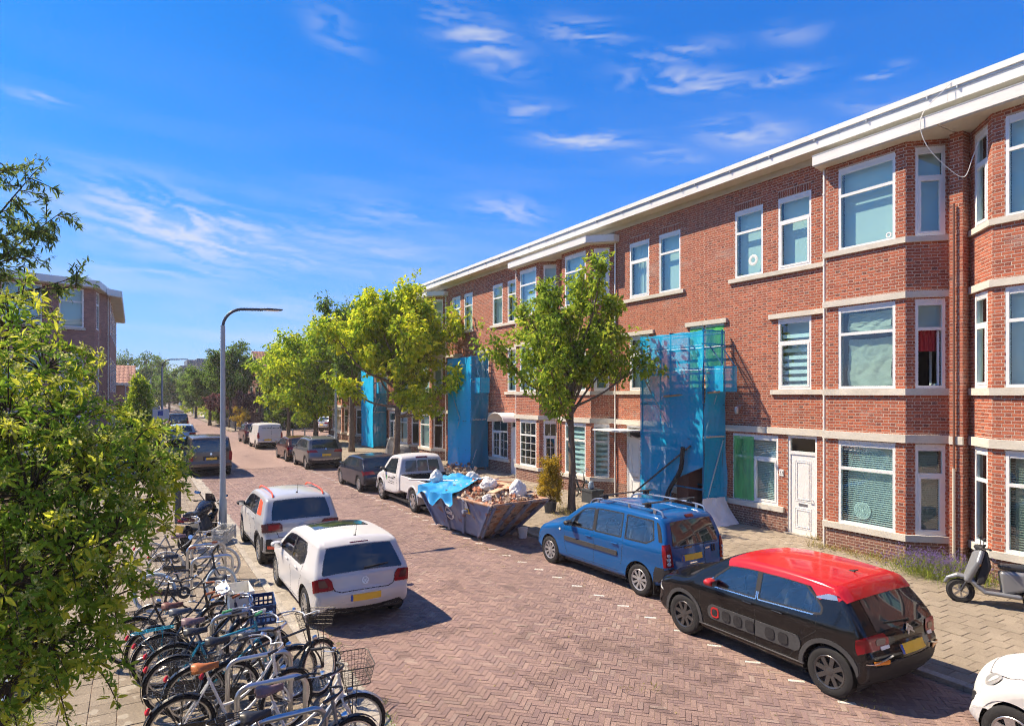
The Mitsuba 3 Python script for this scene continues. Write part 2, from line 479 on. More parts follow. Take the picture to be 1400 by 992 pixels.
# gutter band of grey slabs along the left kerb
C = np.stack([np.full(110, XK0 + 0.17), np.arange(110) * 0.3 + 2.0, np.zeros(110)], 1)
V, q, t = stones(C, 0.33, 0.3, -0.002, rng, rise=0.002, tilt=0.004)
lay(road, 'gutter_slab', V, q, t, 'kerbstone', 'gutter_slabs', seen_rank(C))
m = MB()
m.box(XK0, XK1, NEAR_END, SIDE0 - 0.6, -0.3, -0.004)
m.box(-60, 70, SIDE0 - 0.6, SIDE1 + 0.6, -0.3, -0.006)
m.box(3.0, 8.6, SIDE1 + 0.6, 420, -0.3, -0.004)
struct('road', m, 'far_paver', 'far stretch of the brick street past the side street crossing')
# white marking bricks between the carriageway and the parking strip


def paving(name, x0, x1, y0, y1, top, label, step=0.3):
    m = MB()
    m.box(x0, x1, y0, y1, -0.3, top - 0.012)
    key = struct(name, m, 'joint_sand', label)
    nx, ny = int((x1 - x0) / step), int((min(y1, 40) - y0) / step)
    I, J = np.meshgrid(np.arange(nx), np.arange(ny), indexing='ij')
    C = np.stack([x0 + (I + 0.5) * step, y0 + (J + 0.5 * (I % 2) + 0.5) * step, 0 * I], -1).reshape(-1, 3)
    C = C[C[:, 1] < y1 - 0.2]
    V, q, t = stones(C, step, step, top, rng, gap=0.007, rise=0.003, tilt=0.006)
    lay(key, 'paving_slab', V, q, t, 'slab', 'paving_slabs', seen_rank(C))
    if y1 > 40:
        m = MB()
        m.box(x0, x1, 40.1, y1, -0.2, top - 0.002)
        put(part(key, 'far_paving'), m, 'slab')
    return key


PZ = 0.05
rp = paving('pavement', XK1 + 0.155, XK1 + 0.155 + 6.3, -6.0, SIDE0 - 1.0, PZ, 'wide slab pavement in front of the brick terrace')
lp = paving('pavement', XK0 - 0.135 - 3.6, XK0 - 0.135, -6.0, SIDE0 - 1.0, PZ, 'sandy slab pavement with the bicycle stands')
for x0, x1, key in ((XK1, XK1 + 0.15, rp), (XK0 - 0.13, XK0, lp)):
    for i in range(66):
        y = -5.8 + i * 1.0
        put(part(key, 'kerb_stone'), MB().box(x0, x1, y + 0.004, y + 0.996, -0.2, PZ + 0.012 + 0.003 * math.sin(i * 7.1)), 'kerbstone')
for a, b, c, d in ((8.8, 60, SIDE1 + 1.2, SIDE1 + 3.6), (-60, 2.8, SIDE1 + 1.2, SIDE1 + 3.6), (8.75, 11.0, SIDE1 + 3.7, 400), (0.6, 2.85, SIDE1 + 3.7, 400)):
    struct('pavement', MB().box(a, b, c, d, -0.2, 0.09), 'slab', 'far pavement beyond the side street')
# ------------------------------------------------------------------ the brick terrace on the right
XW, XB = 15.75, 15.10            # wall and bay front
ROOFZ, FASC0, FASC1 = 10.13, 10.27, 10.66
COURSE = 0.0723


class Panel:
    """A flat piece of wall: plan points a -> b, outward normal towards the street."""

    def __init__(s, a, b, openings=(), z0=0.0, z1=ROOFZ, out=(-1, 0)):
        a, b = np.asarray(a, float), np.asarray(b, float)
        s.L = float(np.hypot(*(b - a)))
        s.d = np.array([*(b - a) / s.L, 0.0])
        n = np.array([-s.d[1], s.d[0], 0])
        s.n = n if n[:2] @ np.asarray(out) > 0 else -n
        s.a = np.array([*a, 0.0])
        s.op, s.z0, s.z1 = list(openings), z0, z1

    def P(s, u, w, z):
        return s.a + s.d * u + s.n * w + np.array([0, 0, z])

    def box(s, m, u0, u1, w0, w1, z0, z1, tone=(0.5, 0.5)):
        return m.obox(s.P((u0 + u1) / 2, (w0 + w1) / 2, (z0 + z1) / 2), np.array([s.d * (u1 - u0) / 2, s.n * (w1 - w0) / 2, [0, 0, (z1 - z0) / 2]]), tone)

    def M(s):
        """Maps (along, up, out) to the world."""
        return np.stack([s.d, [0, 0, 1.0], s.n, s.a], 1)


def free(u0, u1, holes):
    cur, out = u0, []
    for a, b in sorted(holes):
        if a > cur + 1e-6:
            out.append((cur, min(a, u1)))
        cur = max(cur, b)
    if cur < u1 - 1e-6:
        out.append((cur, u1))
    return [(a, b) for a, b in out if b - a > 1e-4]


def backing(p, m, thick=0.1):
    zs = sorted({p.z0, p.z1, *[z for o in p.op for z in o[2:4]]})
    for z0, z1 in zip(zs, zs[1:]):
        zm = (z0 + z1) / 2
        for a, b in free(0, p.L, [(o[0], o[1]) for o in p.op if o[2] < zm < o[3]]):
            p.box(m, a, b, -thick, 0.0, z0, z1)


def brick_boxes(p, rng, avoid=(), soldier=()):
    """Every visible brick of the panel as (u0, u1, z0, z1, tone): courses of stretchers and headers, cut at the openings."""
    out = []
    n = int(round((p.z1 - p.z0) / COURSE))
    for k in range(n):
        z0 = p.z0 + k * COURSE
        zm = z0 + COURSE / 2
        holes = [(o[0], o[1]) for o in p.op if o[2] - 0.02 < zm < o[3] + 0.01] + [(a, b) for a, b, c, d in avoid if c < zm < d]
        runs = free(0, p.L, holes)
        step = 0.338
        u = -((k % 2) * 0.169)
        while u < p.L:
            for w, dark in ((0.224, 0), (0.114, 1)):
                for a, b in runs:
                    x0, x1 = max(u, a), min(u + w - 0.0125, b)
                    if x1 - x0 > 0.03:
                        r = rng.random()
                        tone = r * 0.60 if not dark else 0.10 + 0.82 * r
                        out.append((x0, x1, z0 + 0.0066, z0 + COURSE - 0.0066, tone))
                u += w
    for a, b, z0, z1 in soldier:
        k = int((b - a) / 0.072)
        for i in range(k):
            u = a + (b - a) * i / k
            out.append((u + 0.0075, u + (b - a) / k - 0.0075, z0, z1, rng.random() * 0.8))
    return np.array(out).reshape(-1, 5)


BQ = np.array([[4, 5, 6, 7], [0, 1, 5, 4], [1, 2, 6, 5], [2, 3, 7, 6], [3, 0, 4, 7]])


def brick_mesh(p, B, rng):
    """(n, 8, 3) corners; the face stands 6 to 11 mm proud of the mortar."""
    n = len(B)
    w = 0.0038 + np.abs(rng.normal(0, 0.0011, n))
    dz, du = rng.normal(0, 0.0012, n), rng.normal(0, 0.002, n)
    u0, u1, z0, z1 = B[:, 0] + du, B[:, 1] + du, B[:, 2] + dz, B[:, 3] + dz
    e = 0.0025
    cs = [(u0, -0.004, z0), (u1, -0.004, z0), (u1, -0.004, z1), (u0, -0.004, z1), (u0 + e, w, z0 + e), (u1 - e, w, z0 + e), (u1 - e, w, z1 - e), (u0 + e, w, z1 - e)]
    V = np.stack([p.a + u[:, None] * p.d + np.broadcast_to(ww, (n,))[:, None] * p.n + z[:, None] * np.array([0, 0, 1.0]) for u, ww, z in cs], 1)
    q = BQ if np.cross(p.d, [0, 0, 1]) @ p.n > 0 else BQ[:, ::-1]
    t = np.stack([B[:, 4], rng.random(n)], 1)
    return V, q, t


def band(m, pts, z0, z1, w, out=(-1, 0), inner=0.03):
    """A moulding that follows the plan points, w proud of them."""
    p = np.asarray(pts, float)
    d = np.diff(p, axis=0)
    n = np.stack([-d[:, 1], d[:, 0]], 1) / np.linalg.norm(d, axis=1, keepdims=True)
    n = np.where((n @ np.asarray(out, float))[:, None] > 0, n, -n)
    v = np.vstack([n[:1], (n[1:] + n[:-1]), n[-1:]])
    v = v / np.linalg.norm(v, axis=1, keepdims=True)
    k = 1 / np.maximum(0.4, np.sum(v * np.vstack([n[:1], n]), 1))[:, None]
    o, i = p + v * k * w, p - v * k * inner
    for j in range(len(p) - 1):
        cs = [o[j], o[j + 1], i[j + 1], i[j]]
        poly = Polygon(cs)
        m.prism(poly if poly.exterior.is_ccw else Polygon(cs[::-1]), z0, z1)
    return m


def window(house, p, o, style, rng, sash=0.0):
    """Frame, transom, sash and panes in the opening, with what hangs behind the glass."""
    u0, u1, z0, z1 = o[:4]
    key = part(house, 'window')
    if key in scene:
        pass
    W0, W1 = -0.075, -0.005
    fr, ga = 0.062, 0.05
    zt = z0 + (z1 - z0) * (0.665 if style.get('transom', True) else 1.0)
    m = MB()
    p.box(m, u0 - 0.012, u0 + fr, W0, W1, z0 - 0.012, z1 + 0.012)
    p.box(m, u1 - fr, u1 + 0.012, W0, W1, z0 - 0.012, z1 + 0.012)
    p.box(m, u0 + fr, u1 - fr, W0, W1, z0 - 0.012, z0 + fr)
    p.box(m, u0 + fr, u1 - fr, W0, W1, z1 - fr, z1 + 0.012)
    p.box(m, u0 + fr, u1 - fr, W0, W1, zt - 0.035, zt + 0.035)
    put(part(key, 'frame'), m, 'white_pvc')
    # a vent strip with slots at the head
    v = MB()
    p.box(v, u0 + fr, u1 - fr, W0 + 0.01, W1 - 0.012, z1 - fr - 0.085, z1 - fr - 0.002)
    for i in range(2):
        p.box(v, u0 + fr + 0.02, u1 - fr - 0.02, W1 - 0.012, W1 - 0.004, z1 - fr - 0.036 - 0.036 * i, z1 - fr - 0.024 - 0.036 * i)
    put(part(key, 'vent'), v, 'white_pvc')
    panes = [(u0 + fr, u1 - fr, zt + 0.035, z1 - fr - 0.085), (u0 + fr, u1 - fr, z0 + fr, zt - 0.035)]
    sashes = style.get('sash', ())
    for i, (a, b, c, d) in enumerate(panes):
        cols = style.get('cols', 1) if i == 1 else 1
        for cc in range(cols):
            x0, x1 = a + (b - a) * cc / cols, a + (b - a) * (cc + 1) / cols
            if cols > 1 and cc:
                f = MB()
                p.box(f, x0 - 0.035, x0 + 0.035, W0, W1 - 0.003, c, d)
                put(part(key, 'mullion'), f, 'white_pvc')
            if (i, cc) in sashes:
                s = MB()
                t = 0.055
                for q in ((x0, x0 + t, c, d), (x1 - t, x1, c, d), (x0 + t, x1 - t, c, c + t), (x0 + t, x1 - t, d - t, d)):
                    p.box(s, q[0], q[1], W0 + 0.012, W1 + 0.012, q[2], q[3])
                put(part(key, 'sash'), s, 'white_pvc')
                x0, x1, c, d = x0 + t, x1 - t, c + t, d - t
            if style.get('open') == (i, cc):
                continue
            w = W0 + 0.035
            g = MB().add([p.P(x0, w, c), p.P(x1, w, c), p.P(x1, w, d), p.P(x0, w, d)], [[0, 1, 2, 3]])
            put(part(key, 'pane'), g, 'pane')
            if style.get('bars'):
                nb, nr = style['bars'] if i else (style['bars'][0], 1)
                bm = MB()
                for k in range(1, nb):
                    x = x0 + (x1 - x0) * k / nb
                    p.box(bm, x - 0.011, x + 0.011, w + 0.004, w + 0.018, c, d)
                for k in range(1, nr):
                    z = c + (d - c) * k / nr
                    p.box(bm, x0, x1, w + 0.005, w + 0.017, z - 0.011, z + 0.011)
                if bm.v:
                    put(part(key, 'glazing_bars'), bm, 'white_pvc')
    # reveals
    r = MB()
    for q in ((u0 - 0.02, u0 - 0.004), (u1 + 0.004, u1 + 0.02)):
        p.box(r, q[0], q[1], -0.16, -0.08, z0, z1)
    put(part(key, 'reveal'), r, 'white_pvc')
    kind = style.get('in', 'dim')
    a, b = u0 + 0.02, u1 - 0.02
    if kind == 'curtain':
        n = 60
        x = np.linspace(a, b, n)
        w = -0.22 + 0.018 * np.sin(x * 55) + 0.01 * np.sin(x * 23 + 1)
        G = np.stack([np.stack([p.P(xx, ww, zz) for xx, ww in zip(x, w)]) for zz in (z0 + 0.01, z1 - 0.02)], 1)
        put(part(key, 'curtain'), MB().grid(G), style.get('mat', 'net_curtain'), smooth=True)
    elif kind == 'hung_sheet':
        for c, d in ((zt + 0.06, z1 - 0.16), (z0 + 0.08, zt - 0.12)):
            I, J = np.meshgrid(np.linspace(0, 1, 40), np.linspace(0, 1, 36), indexing='ij')
            x = a + 0.13 + (b - a - 0.28) * I + 0.02 * np.sin(J * 5)
            z = c + (d - c) * J - 0.03 * np.sin(I * 3.1)
            w = -0.17 + 0.05 * np.abs(meshkit.fbm(np.stack([I * 3 + J * 2.5, J * 4.5 - I * 2, 0 * I], -1), 4, 5) - .5) * 2 + .006 * np.sin((I + .6 * J) * 13)
            G = p.a + x[..., None] * p.d + w[..., None] * p.n + z[..., None] * np.array([0, 0, 1.0])
            put(part(key, 'hung_sheet'), MB().grid(G), 'beige_blind', smooth=True)
    elif kind in ('slats', 'stripes', 'half_slats'):
        s = MB()
        st = 0.05 if kind != 'stripes' else 0.20
        top = z1 - 0.16
        k = int((top - z0 - 0.05) / st)
        for i in range(k):
            z = z0 + 0.04 + i * st
            if kind == 'stripes':
                p.box(s, a + 0.03, b - 0.03, -0.135, -0.13, z, z + st * 0.52)
            else:
                p.box(s, a + 0.03, b - 0.03, -0.155, -0.12, z, z + 0.012)
        put(part(key, 'blind', kind='stuff'), s, style.get('mat', 'white_blind'))
        dm = MB()
        p.box(dm, a, b, -0.42, -0.4, z0, z1)
        put(part(key, 'inner_curtain'), dm, style.get('back', 'pane_fill_cloth'))
    elif kind == 'red':
        n = 40
        x = np.linspace(a, b, n)
        w = -0.2 + 0.02 * np.sin(x * 70)
        G = np.stack([np.stack([p.P(xx, ww, zz) for xx, ww in zip(x, w)]) for zz in (zt - .50, zt + .02)], 1)
        put(part(key, 'curtain', 'short red curtain'), MB().grid(G), 'red_cloth', smooth=True)
        up_ = MB()
        p.box(up_, a, b, -0.2, -0.195, zt + .03, z1)
        put(part(key, 'roller_blind'), up_, 'pane_fill_cloth')
        sa = MB()
        for q in ((0.0, .05), (.42, .47)):
            p.box(sa, u0 + fr + .02, u0 + fr + .06, -.10 - q[1], -.10 - q[0], z0 + fr, zt - .04)
        p.box(sa, u0 + fr + .02, u0 + fr + .06, -.57, -.10, z0 + fr, z0 + fr + .05)
        put(part(key, 'open_sash', 'casement sash swung open into the room'), sa, 'white_pvc')
    elif kind == 'film':
        U, V = np.meshgrid(np.linspace(0, 1, 40), np.linspace(0, 1, 30), indexing='ij')
        q = meshkit.fbm(np.stack([U * 7, V * 1.6, 0 * U], -1), 4, 3) - .5
        x = u1 - 0.03 - (u1 - u0) * style.get('frac', 0.45) * (1 - U)
        G = p.a + x[..., None] * p.d + (W1 + 0.016 + 0.03 * q)[..., None] * p.n + (z0 + .02 + (z1 - z0 - .08) * V)[..., None] * np.array([0, 0, 1.0])
        put(part(key, 'green_film', 'green protective film over the glass'), MB().grid(G), 'green_film', smooth=True)
        s = MB()
        for i in range(int((z1 - z0 - 0.2) / 0.05)):
            z = z0 + 0.04 + i * 0.05
            p.box(s, a + 0.03, b - 0.03, -0.155, -0.12, z, z + 0.012)
        put(part(key, 'blind', kind='stuff'), s, 'white_blind')
        dm = MB()
        p.box(dm, a, b, -0.42, -0.4, z0, z1)
        put(part(key, 'inner_curtain'), dm, 'pane_fill_cloth')
    else:
        dm = MB()
        if z0 > 3:
            p.box(dm, a, b, -0.24, -0.235, z0, z1)
            put(part(key, 'roller_blind'), dm, style.get('mat', 'pane_fill_cloth'))  # pale blind added behind upper glass to brighten it like reflected sky

    for what in style.get('extra', ()):
        e = MB()
        if what == 'ring':
            e.lathe([(0, 0.075), (0.012, 0.12), (0, 0.165), (-0.012, 0.12), (0, 0.075)], p.P(u0 + 0.36, -0.028, z0 + 0.46), p.n, 24)
            put(part(key, 'ring_ornament', 'pale ring hung in the window'), e, 'net_curtain', smooth=40)
        if what == 'small_ring':
            e.lathe([(0, 0.03), (0.01, 0.05), (0, 0.07), (-0.01, 0.05), (0, 0.03)], p.P(u0 + 0.16, -0.028, z0 + 0.14), p.n, 18)
            put(part(key, 'ring_ornament', 'small ring standing on the window frame'), e, 'net_curtain', smooth=40)
        if what == 'lace':
            c = p.P(u0 + 0.83, -0.1, z0 + 0.36)
            for q in range(5):
                r0 = 0.045 * q + 0.01
                nn = max(6, int(2 * math.pi * r0 / 0.035))
                for j in range(nn):
                    t = 2 * math.pi * j / nn + q
                    e.lathe([(0, 0.009), (0.006, 0.014), (0, 0.021), (-0.006, 0.014), (0, 0.009)], c + p.d * r0 * math.cos(t) + np.array([0, 0, r0 * math.sin(t)]), p.n, 8)
            put(part(key, 'lace_disc', 'round white lace ornament standing behind the glass', kind='stuff'), e, 'white_blind')
    return key


scene['green_film'] = {'type': 'blendbsdf', 'weight': proc(lambda p, n, uv: dr.clip(.30 + .9 * (fbm(p.y * 6, p.z * 1.2, 0.0, 3) - .5), .05, .7)), 'a': {'type': 'twosided', 'bsdf': {'type': 'roughplastic', 'diffuse_reflectance': rgb(0.12, 0.58, 0.15), 'alpha': 0.2}},
                       'b': {'type': 'null'}}


def door(house, p, o, awning=None, arch=True):
    u0, u1, z0, z1 = o[:4]
    key = part(house, 'door')
    m = MB()
    W0, W1 = -0.1, -0.02
    fr = 0.07
    p.box(m, u0 - 0.01, u0 + fr, W0, W1, 0.03, z1 + 0.01)
    p.box(m, u1 - fr, u1 + 0.01, W0, W1, 0.03, z1 + 0.01)
    p.box(m, u0 + fr, u1 - fr, W0, W1, z1 - fr, z1 + 0.01)
    p.box(m, u0 + fr, u1 - fr, W0, W1, z1 - 0.52, z1 - 0.43)
    put(part(key, 'frame'), m, 'white_pvc')
    put(part(key, 'pane'), MB().add([p.P(u0 + fr, -0.06, z1 - .43), p.P(u1 - fr, -0.06, z1 - .43), p.P(u1 - fr, -0.06, z1 - fr), p.P(u0 + fr, -0.06, z1 - fr)], [[0, 1, 2, 3]]), 'pane')
    leaf = MB()
    a, b, top = u0 + fr + 0.004, u1 - fr - 0.004, z1 - 0.525
    p.box(leaf, a, b, W0 + 0.01, W1 - 0.025, 0.06, top)
    for (c, d, ar) in ((0.98, top - 0.14, arch), (0.22, 0.80, False)):
        x0, x1 = a + 0.12, b - 0.12
        pl = sbox(x0, c, x1, d - (0.1 if ar else 0))
        if ar:
            pl = pl.union(Point((x0 + x1) / 2, d - 0.1).buffer((x1 - x0) / 2).intersection(sbox(x0, d - 0.1, x1, d + 0.05)).buffer(0))
            pl = shapely.affinity.scale(pl, 1, 1) if False else pl.intersection(sbox(x0, c, x1, d))
        for w, dd in ((0.0, 0.010), (0.05, 0.016), (0.095, 0.006)):
            q = pl.buffer(-w, join_style=2)
            ring = q.difference(q.buffer(-0.022, join_style=2)) if w < 0.09 else q
            leaf.prism(ring, W1 - 0.026, W1 - 0.025 + dd, p.M())
    put(part(key, 'leaf'), leaf, 'white_pvc')
    h = MB()
    h.tube([p.P(a + 0.07, -0.045, 1.05), p.P(a + 0.07, 0.02, 1.05), p.P(a + 0.19, 0.02, 1.05)], 0.011, 8)
    put(part(key, 'handle'), h, 'steel', smooth=40)
    lb = MB()
    p.box(lb, (a + b) / 2 - 0.13, (a + b) / 2 + 0.13, -0.045, -0.03, 0.86, 0.92)
    put(part(key, 'letter_slot'), lb, 'steel')
    st = MB()
    p.box(st, u0 - 0.05, u1 + 0.05, -0.15, 0.10, 0.0, 0.075)
    put(part(house, 'doorstep'), st, 'kerbstone')
    return key


def house(yc, sgn, label, styles, detail=1, xend=24.0, group='houses of the brick terrace', awning=None, seed=1, nofar=False):
    """One house of the terrace: from the middle of its bay pair (o = 0) to the shared porch (o about 7.4 or 7.9)."""
    rng = np.random.default_rng(seed)
    HUE = (1.0 + .12 * math.sin(seed * 2.3), .05 * math.sin(seed * 4.1))
    H = thing('row_house', label, 'house', group)
    Y = lambda o: yc + sgn * o
    fl = ((0.74, 2.79), (4.06, 6.08), (7.49, 9.51))
    # the far side of a left hand bay stands square, that of a right hand bay slants; its wall starts farther along
    OB, HL, sh = (2.82, 7.39, 0.0) if sgn > 0 else (3.43, 7.87, 0.64)
    s1w = [(0.23, 0.83, a, b) for a, b in fl]
    s2w = [(0.12, 0.71, a, b) for a, b in fl] if sgn < 0 else []
    fw = [(0.23, 1.61, a, b) for a, b in fl]
    W_ = lambda a, b, c, d: (a + sh - OB, b + sh - OB, c, d)
    ww = [W_(3.64, 4.67, 7.44, 9.46), W_(5.18, 6.18, 7.44, 9.46), W_(3.64, 4.67, 4.06, 6.05), W_(6.62, HL - .03 - sh, 3.35, 6.13), W_(3.47, 4.36, 0.0, 2.78), W_(4.67, 6.26, 0.76, 2.73), W_(6.60, HL - sh, 0.0, 2.78)]
    pan = {
        'pier': Panel((XW - 0.24, Y(0)), (XW - 0.24, Y(0.13)), z1=9.66),
        'pier_side': Panel((XW - 0.24, Y(0.13)), (XW + 0.08, Y(0.13)), z1=9.66, out=(0, sgn)),
        'slant_a': Panel((XW + 0.08, Y(0.13)), (XB, Y(0.85)), s1w, z1=9.66),
        'front': Panel((XB, Y(0.85)), (XB, Y(2.78)), fw, z1=9.66),
        'slant_b': Panel((XB, Y(2.78)), (XW, Y(OB)), s2w, z1=9.66, out=(-1, 0) if sgn < 0 else (0, 1)),
        'wall': Panel((XW, Y(OB)), (XW, Y(HL)), ww, z1=ROOFZ)}
    mw = MB()
    VV, TT, QQ = [], [], None
    bri, plin = [], []
    wall = part(H, 'wall')
    for name, p in pan.items():
        backing(p, mw)
        sold = [(o[0], o[1], o[3] + 0.012, o[3] + 0.205) for o in p.op if o[3] > 9 and name == 'wall']
        av = [(a, b, c - 0.01, d) for a, b, c, d in sold]
        B = brick_boxes(p, rng, av, sold)
        if not len(B):
            continue
        V, q, t = brick_mesh(p, B, rng)
        t[:, 0] = np.clip(t[:, 0] * HUE[0] + HUE[1], 0, 1)
        low = B[:, 3] < 0.60
        q8 = q
        for sel, acc in ((~low, bri), (low, plin)):
            acc.append((V[sel], np.repeat(q8[None], sel.sum(), 0), t[sel]))
    put(wall, mw, 'mortar')
    for acc, nm, mat in ((bri, 'brick', 'brick'), (plin, 'plinth_brick', 'plinth_brick')):
        V, Q, t = (np.concatenate([a[i] for a in acc]) for i in range(3))
        ctr = V.mean(1)
        o = np.argsort(np.linalg.norm(ctr - EYE, axis=1) + 1e3 * (np.arctan2(ctr[:, 0], ctr[:, 1]) - TH > math.radians(38.4)))
        k = (300 if nm == 'brick' else 0) if detail else 0
        for i in o[:k]:
            put(part(wall, nm), MB().add(V[i], Q[i], t[i]), mat)
        r = o[k:]
        m = MB().add(V[r].reshape(-1, 3), (Q[r] + 8 * np.arange(len(r))[:, None, None]).reshape(-1, 4), np.repeat(t[r], 8, 0))
        put(part(wall, nm + 's', kind='stuff'), m, mat)
    # windows and door
    for name, p in pan.items():
        for i, o in enumerate(p.op):
            if name == 'wall' and i == 4:
                door(H, p, o)
            elif name == 'wall' and i == 6:
                continue
            else:
                tag = (name, i)
                base = dict(sash=((1, 0),) if name != 'front' and i != 0 else ()) if name != 'wall' else dict(sash=((1, 0),) if i in (0, 2) and rng.random() < 0.7 else ())
                if name == 'wall' and i == 5:
                    base = dict(cols=2, sash=((1, 1 if sgn > 0 else 0),))
                base['in'] = 'dim'
                base.update(styles.get(tag, styles.get(name, {})))
                window(H, p, o, base, rng)
    # concrete mouldings
    bay = [(XW + 0.08, Y(0.135)), (XB, Y(0.85)), (XB, Y(2.78)), (XW, Y(OB))]
    for z0, z1 in ((7.37, 7.495), (6.11, 6.26), (3.90, 4.055), (0.585, 0.735)):
        put(part(H, 'sill_moulding'), band(MB(), bay, z0, z1, 0.07), 'concrete')
    put(part(H, 'belt_course'), band(MB(), bay, 2.82, 3.005, 0.075), 'concrete')
    m = MB()
    m.box(XW - 0.075, XW + 0.02, *sorted((Y(OB + .01), Y(6.58 + sh))), 2.80, 2.985)
    put(part(H, 'belt_course'), m, 'concrete')
    m = MB()
    m.box(XW - 0.27, XW - 0.2, *sorted((Y(0.0), Y(0.135))), 2.82, 3.0)
    put(part(H, 'belt_course'), m, 'concrete')
    for a, b, z0, z1 in ((OB - sh + .02, 6.38, 7.31, 7.43), (OB - sh + .02, 4.88, 3.92, 4.05), (OB - sh + .02, 4.94, 6.07, 6.2), (4.46, 6.60, 0.60, 0.75), (6.46, HL - .005 - sh, 6.14, 6.28)):
        put(part(H, 'sill'), MB().box(XW - 0.085, XW + 0.02, *sorted((Y(a + sh), Y(b + sh))), z0, z1), 'concrete')
    put(part(H, 'sill'), MB().box(XW - 0.07, XW + 0.02, *sorted((Y(6.6 + sh), Y(HL - .005))), 3.2, 3.33), 'concrete')
    # porch recess with steps
    m = MB()
    a, b = sorted((Y(6.60 + sh), Y(HL)))
    m.box(XW + 0.1, XW + 1.6, Y(6.60 + sh) - 0.05, Y(6.60 + sh) + 0.05, 0, 2.95)
    m.box(XW + 1.5, XW + 1.6, a, b, 0, 2.95)
    put(part(H, 'porch_wall'), m, 'plinth_brick')
    for i in range(4):
        put(part(H, 'porch_step'), MB().box(XW + 0.1 + 0.27 * i, XW + 1.5, a + 0.05 * (sgn < 0), b - 0.05 * (sgn > 0), 0, 0.17 * (i + 1)), 'kerbstone')
    # vents in the plinth
    if detail:
        v = MB()
        p = pan['slant_a']
        p.box(v, 0.30, 0.62, 0.002, 0.012, 0.16, 0.36)
        for i in range(4):
            p.box(v, 0.31, 0.61, 0.012, 0.018, 0.18 + 0.045 * i, 0.195 + 0.045 * i)
        put(part(H, 'air_vent'), v, 'lamp_dark')
    # canopy over the bay
    zc0, zc1 = 9.66, 9.93
    cp = Polygon([(XW + 0.05, Y(0)), (XB - 0.36, Y(0)), (XB - 0.36, Y(2.93)), (XW - 0.28, Y(OB + .27)), (XW + 0.05, Y(OB + .27))])
    can = part(H, 'bay_canopy')
    put(can, MB().prism(cp.buffer(0), zc0 + 0.03, zc1), 'white_wood')
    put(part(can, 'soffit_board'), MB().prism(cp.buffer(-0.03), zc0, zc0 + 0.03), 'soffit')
    put(part(can, 'zinc_edge'), MB().prism(cp.buffer(0.012, join_style=2), zc1, zc1 + 0.015), 'zinc')
    # frieze, soffit, fascias, roof
    y0, y1 = sorted((Y(0), Y(HL)))
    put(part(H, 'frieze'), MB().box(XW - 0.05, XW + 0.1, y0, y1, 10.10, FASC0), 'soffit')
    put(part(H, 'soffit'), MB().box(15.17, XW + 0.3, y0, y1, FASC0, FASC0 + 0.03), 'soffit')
    rf = part(H, 'roof')
    put(rf, MB().box(15.2, xend, y0, y1, FASC0 + 0.035, FASC1 - 0.06), 'zinc')
    m = MB()
    for a in np.arange(y0, y1 - 0.1, (y1 - y0) / 3):
        m.box(15.155, 15.19, a + 0.003, a + (y1 - y0) / 3 - 0.003, FASC0 - 0.02, FASC0 + 0.20)
    put(part(rf, 'fascia_board'), m, 'white_wood')
    put(part(rf, 'gutter'), MB().box(15.135, 15.2, y0, y1, FASC0 + 0.205, FASC0 + 0.25), 'zinc')
    m = MB()
    for a in np.arange(y0, y1 - 0.1, (y1 - y0) / 3):
        m.box(15.10, 15.2, a + 0.003, a + (y1 - y0) / 3 - 0.003, FASC0 + 0.255, FASC1)
    put(part(rf, 'upper_fascia'), m, 'white_wood')
    for i in range(6):
        y = y0 + .4 + i * (y1 - y0 - .6) / 5
        put(part(rf, 'gutter_strap'), MB().box(15.090, 15.16, y - .012, y + .012, FASC0 + .19, FASC1 - .13), 'zinc')
    # rooms behind the windows
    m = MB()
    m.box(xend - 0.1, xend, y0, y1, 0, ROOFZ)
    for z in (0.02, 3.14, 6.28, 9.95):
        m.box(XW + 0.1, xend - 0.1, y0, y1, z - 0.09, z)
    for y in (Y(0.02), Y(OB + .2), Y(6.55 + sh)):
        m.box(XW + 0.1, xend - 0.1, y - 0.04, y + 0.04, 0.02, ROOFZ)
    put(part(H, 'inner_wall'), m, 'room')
    # rain pipe beside the bay
    dp = MB()
    xx, yy = (XW - 0.07, Y(OB + .1)) if sgn < 0 else (XB + 0.07, Y(OB + .06))
    dp.tube([(xx, yy, 0.0), (xx, yy, 9.68)], 0.036, 10)
    for z in (1.2, 3.3, 5.2, 7.2, 9.0):
        dp.tube([(xx, yy, z), (xx, yy, z + 0.05)], 0.045, 10)
    put(part(H, 'rain_pipe'), dp, 'white_wood', smooth=40)
    if sgn > 0:
        dp = MB()
        dp.tube([(XW - 0.30, Y(0.02), 1.7), (XW - 0.30, Y(0.02), 8.1)], 0.022, 8)
        put(part(H, 'cable_pipe', 'thin brown pipe up the brick pier'), dp, 'brown_pipe', smooth=40)
        dp = MB()
        dp.tube([(XW - 0.30, Y(0.02), 0.0), (XW - 0.30, Y(0.02), 2.3)], 0.032, 8)
        put(part(H, 'rain_pipe', 'cream lower pipe on the brick pier'), dp, 'soffit', smooth=40)
    return H, pan, Y


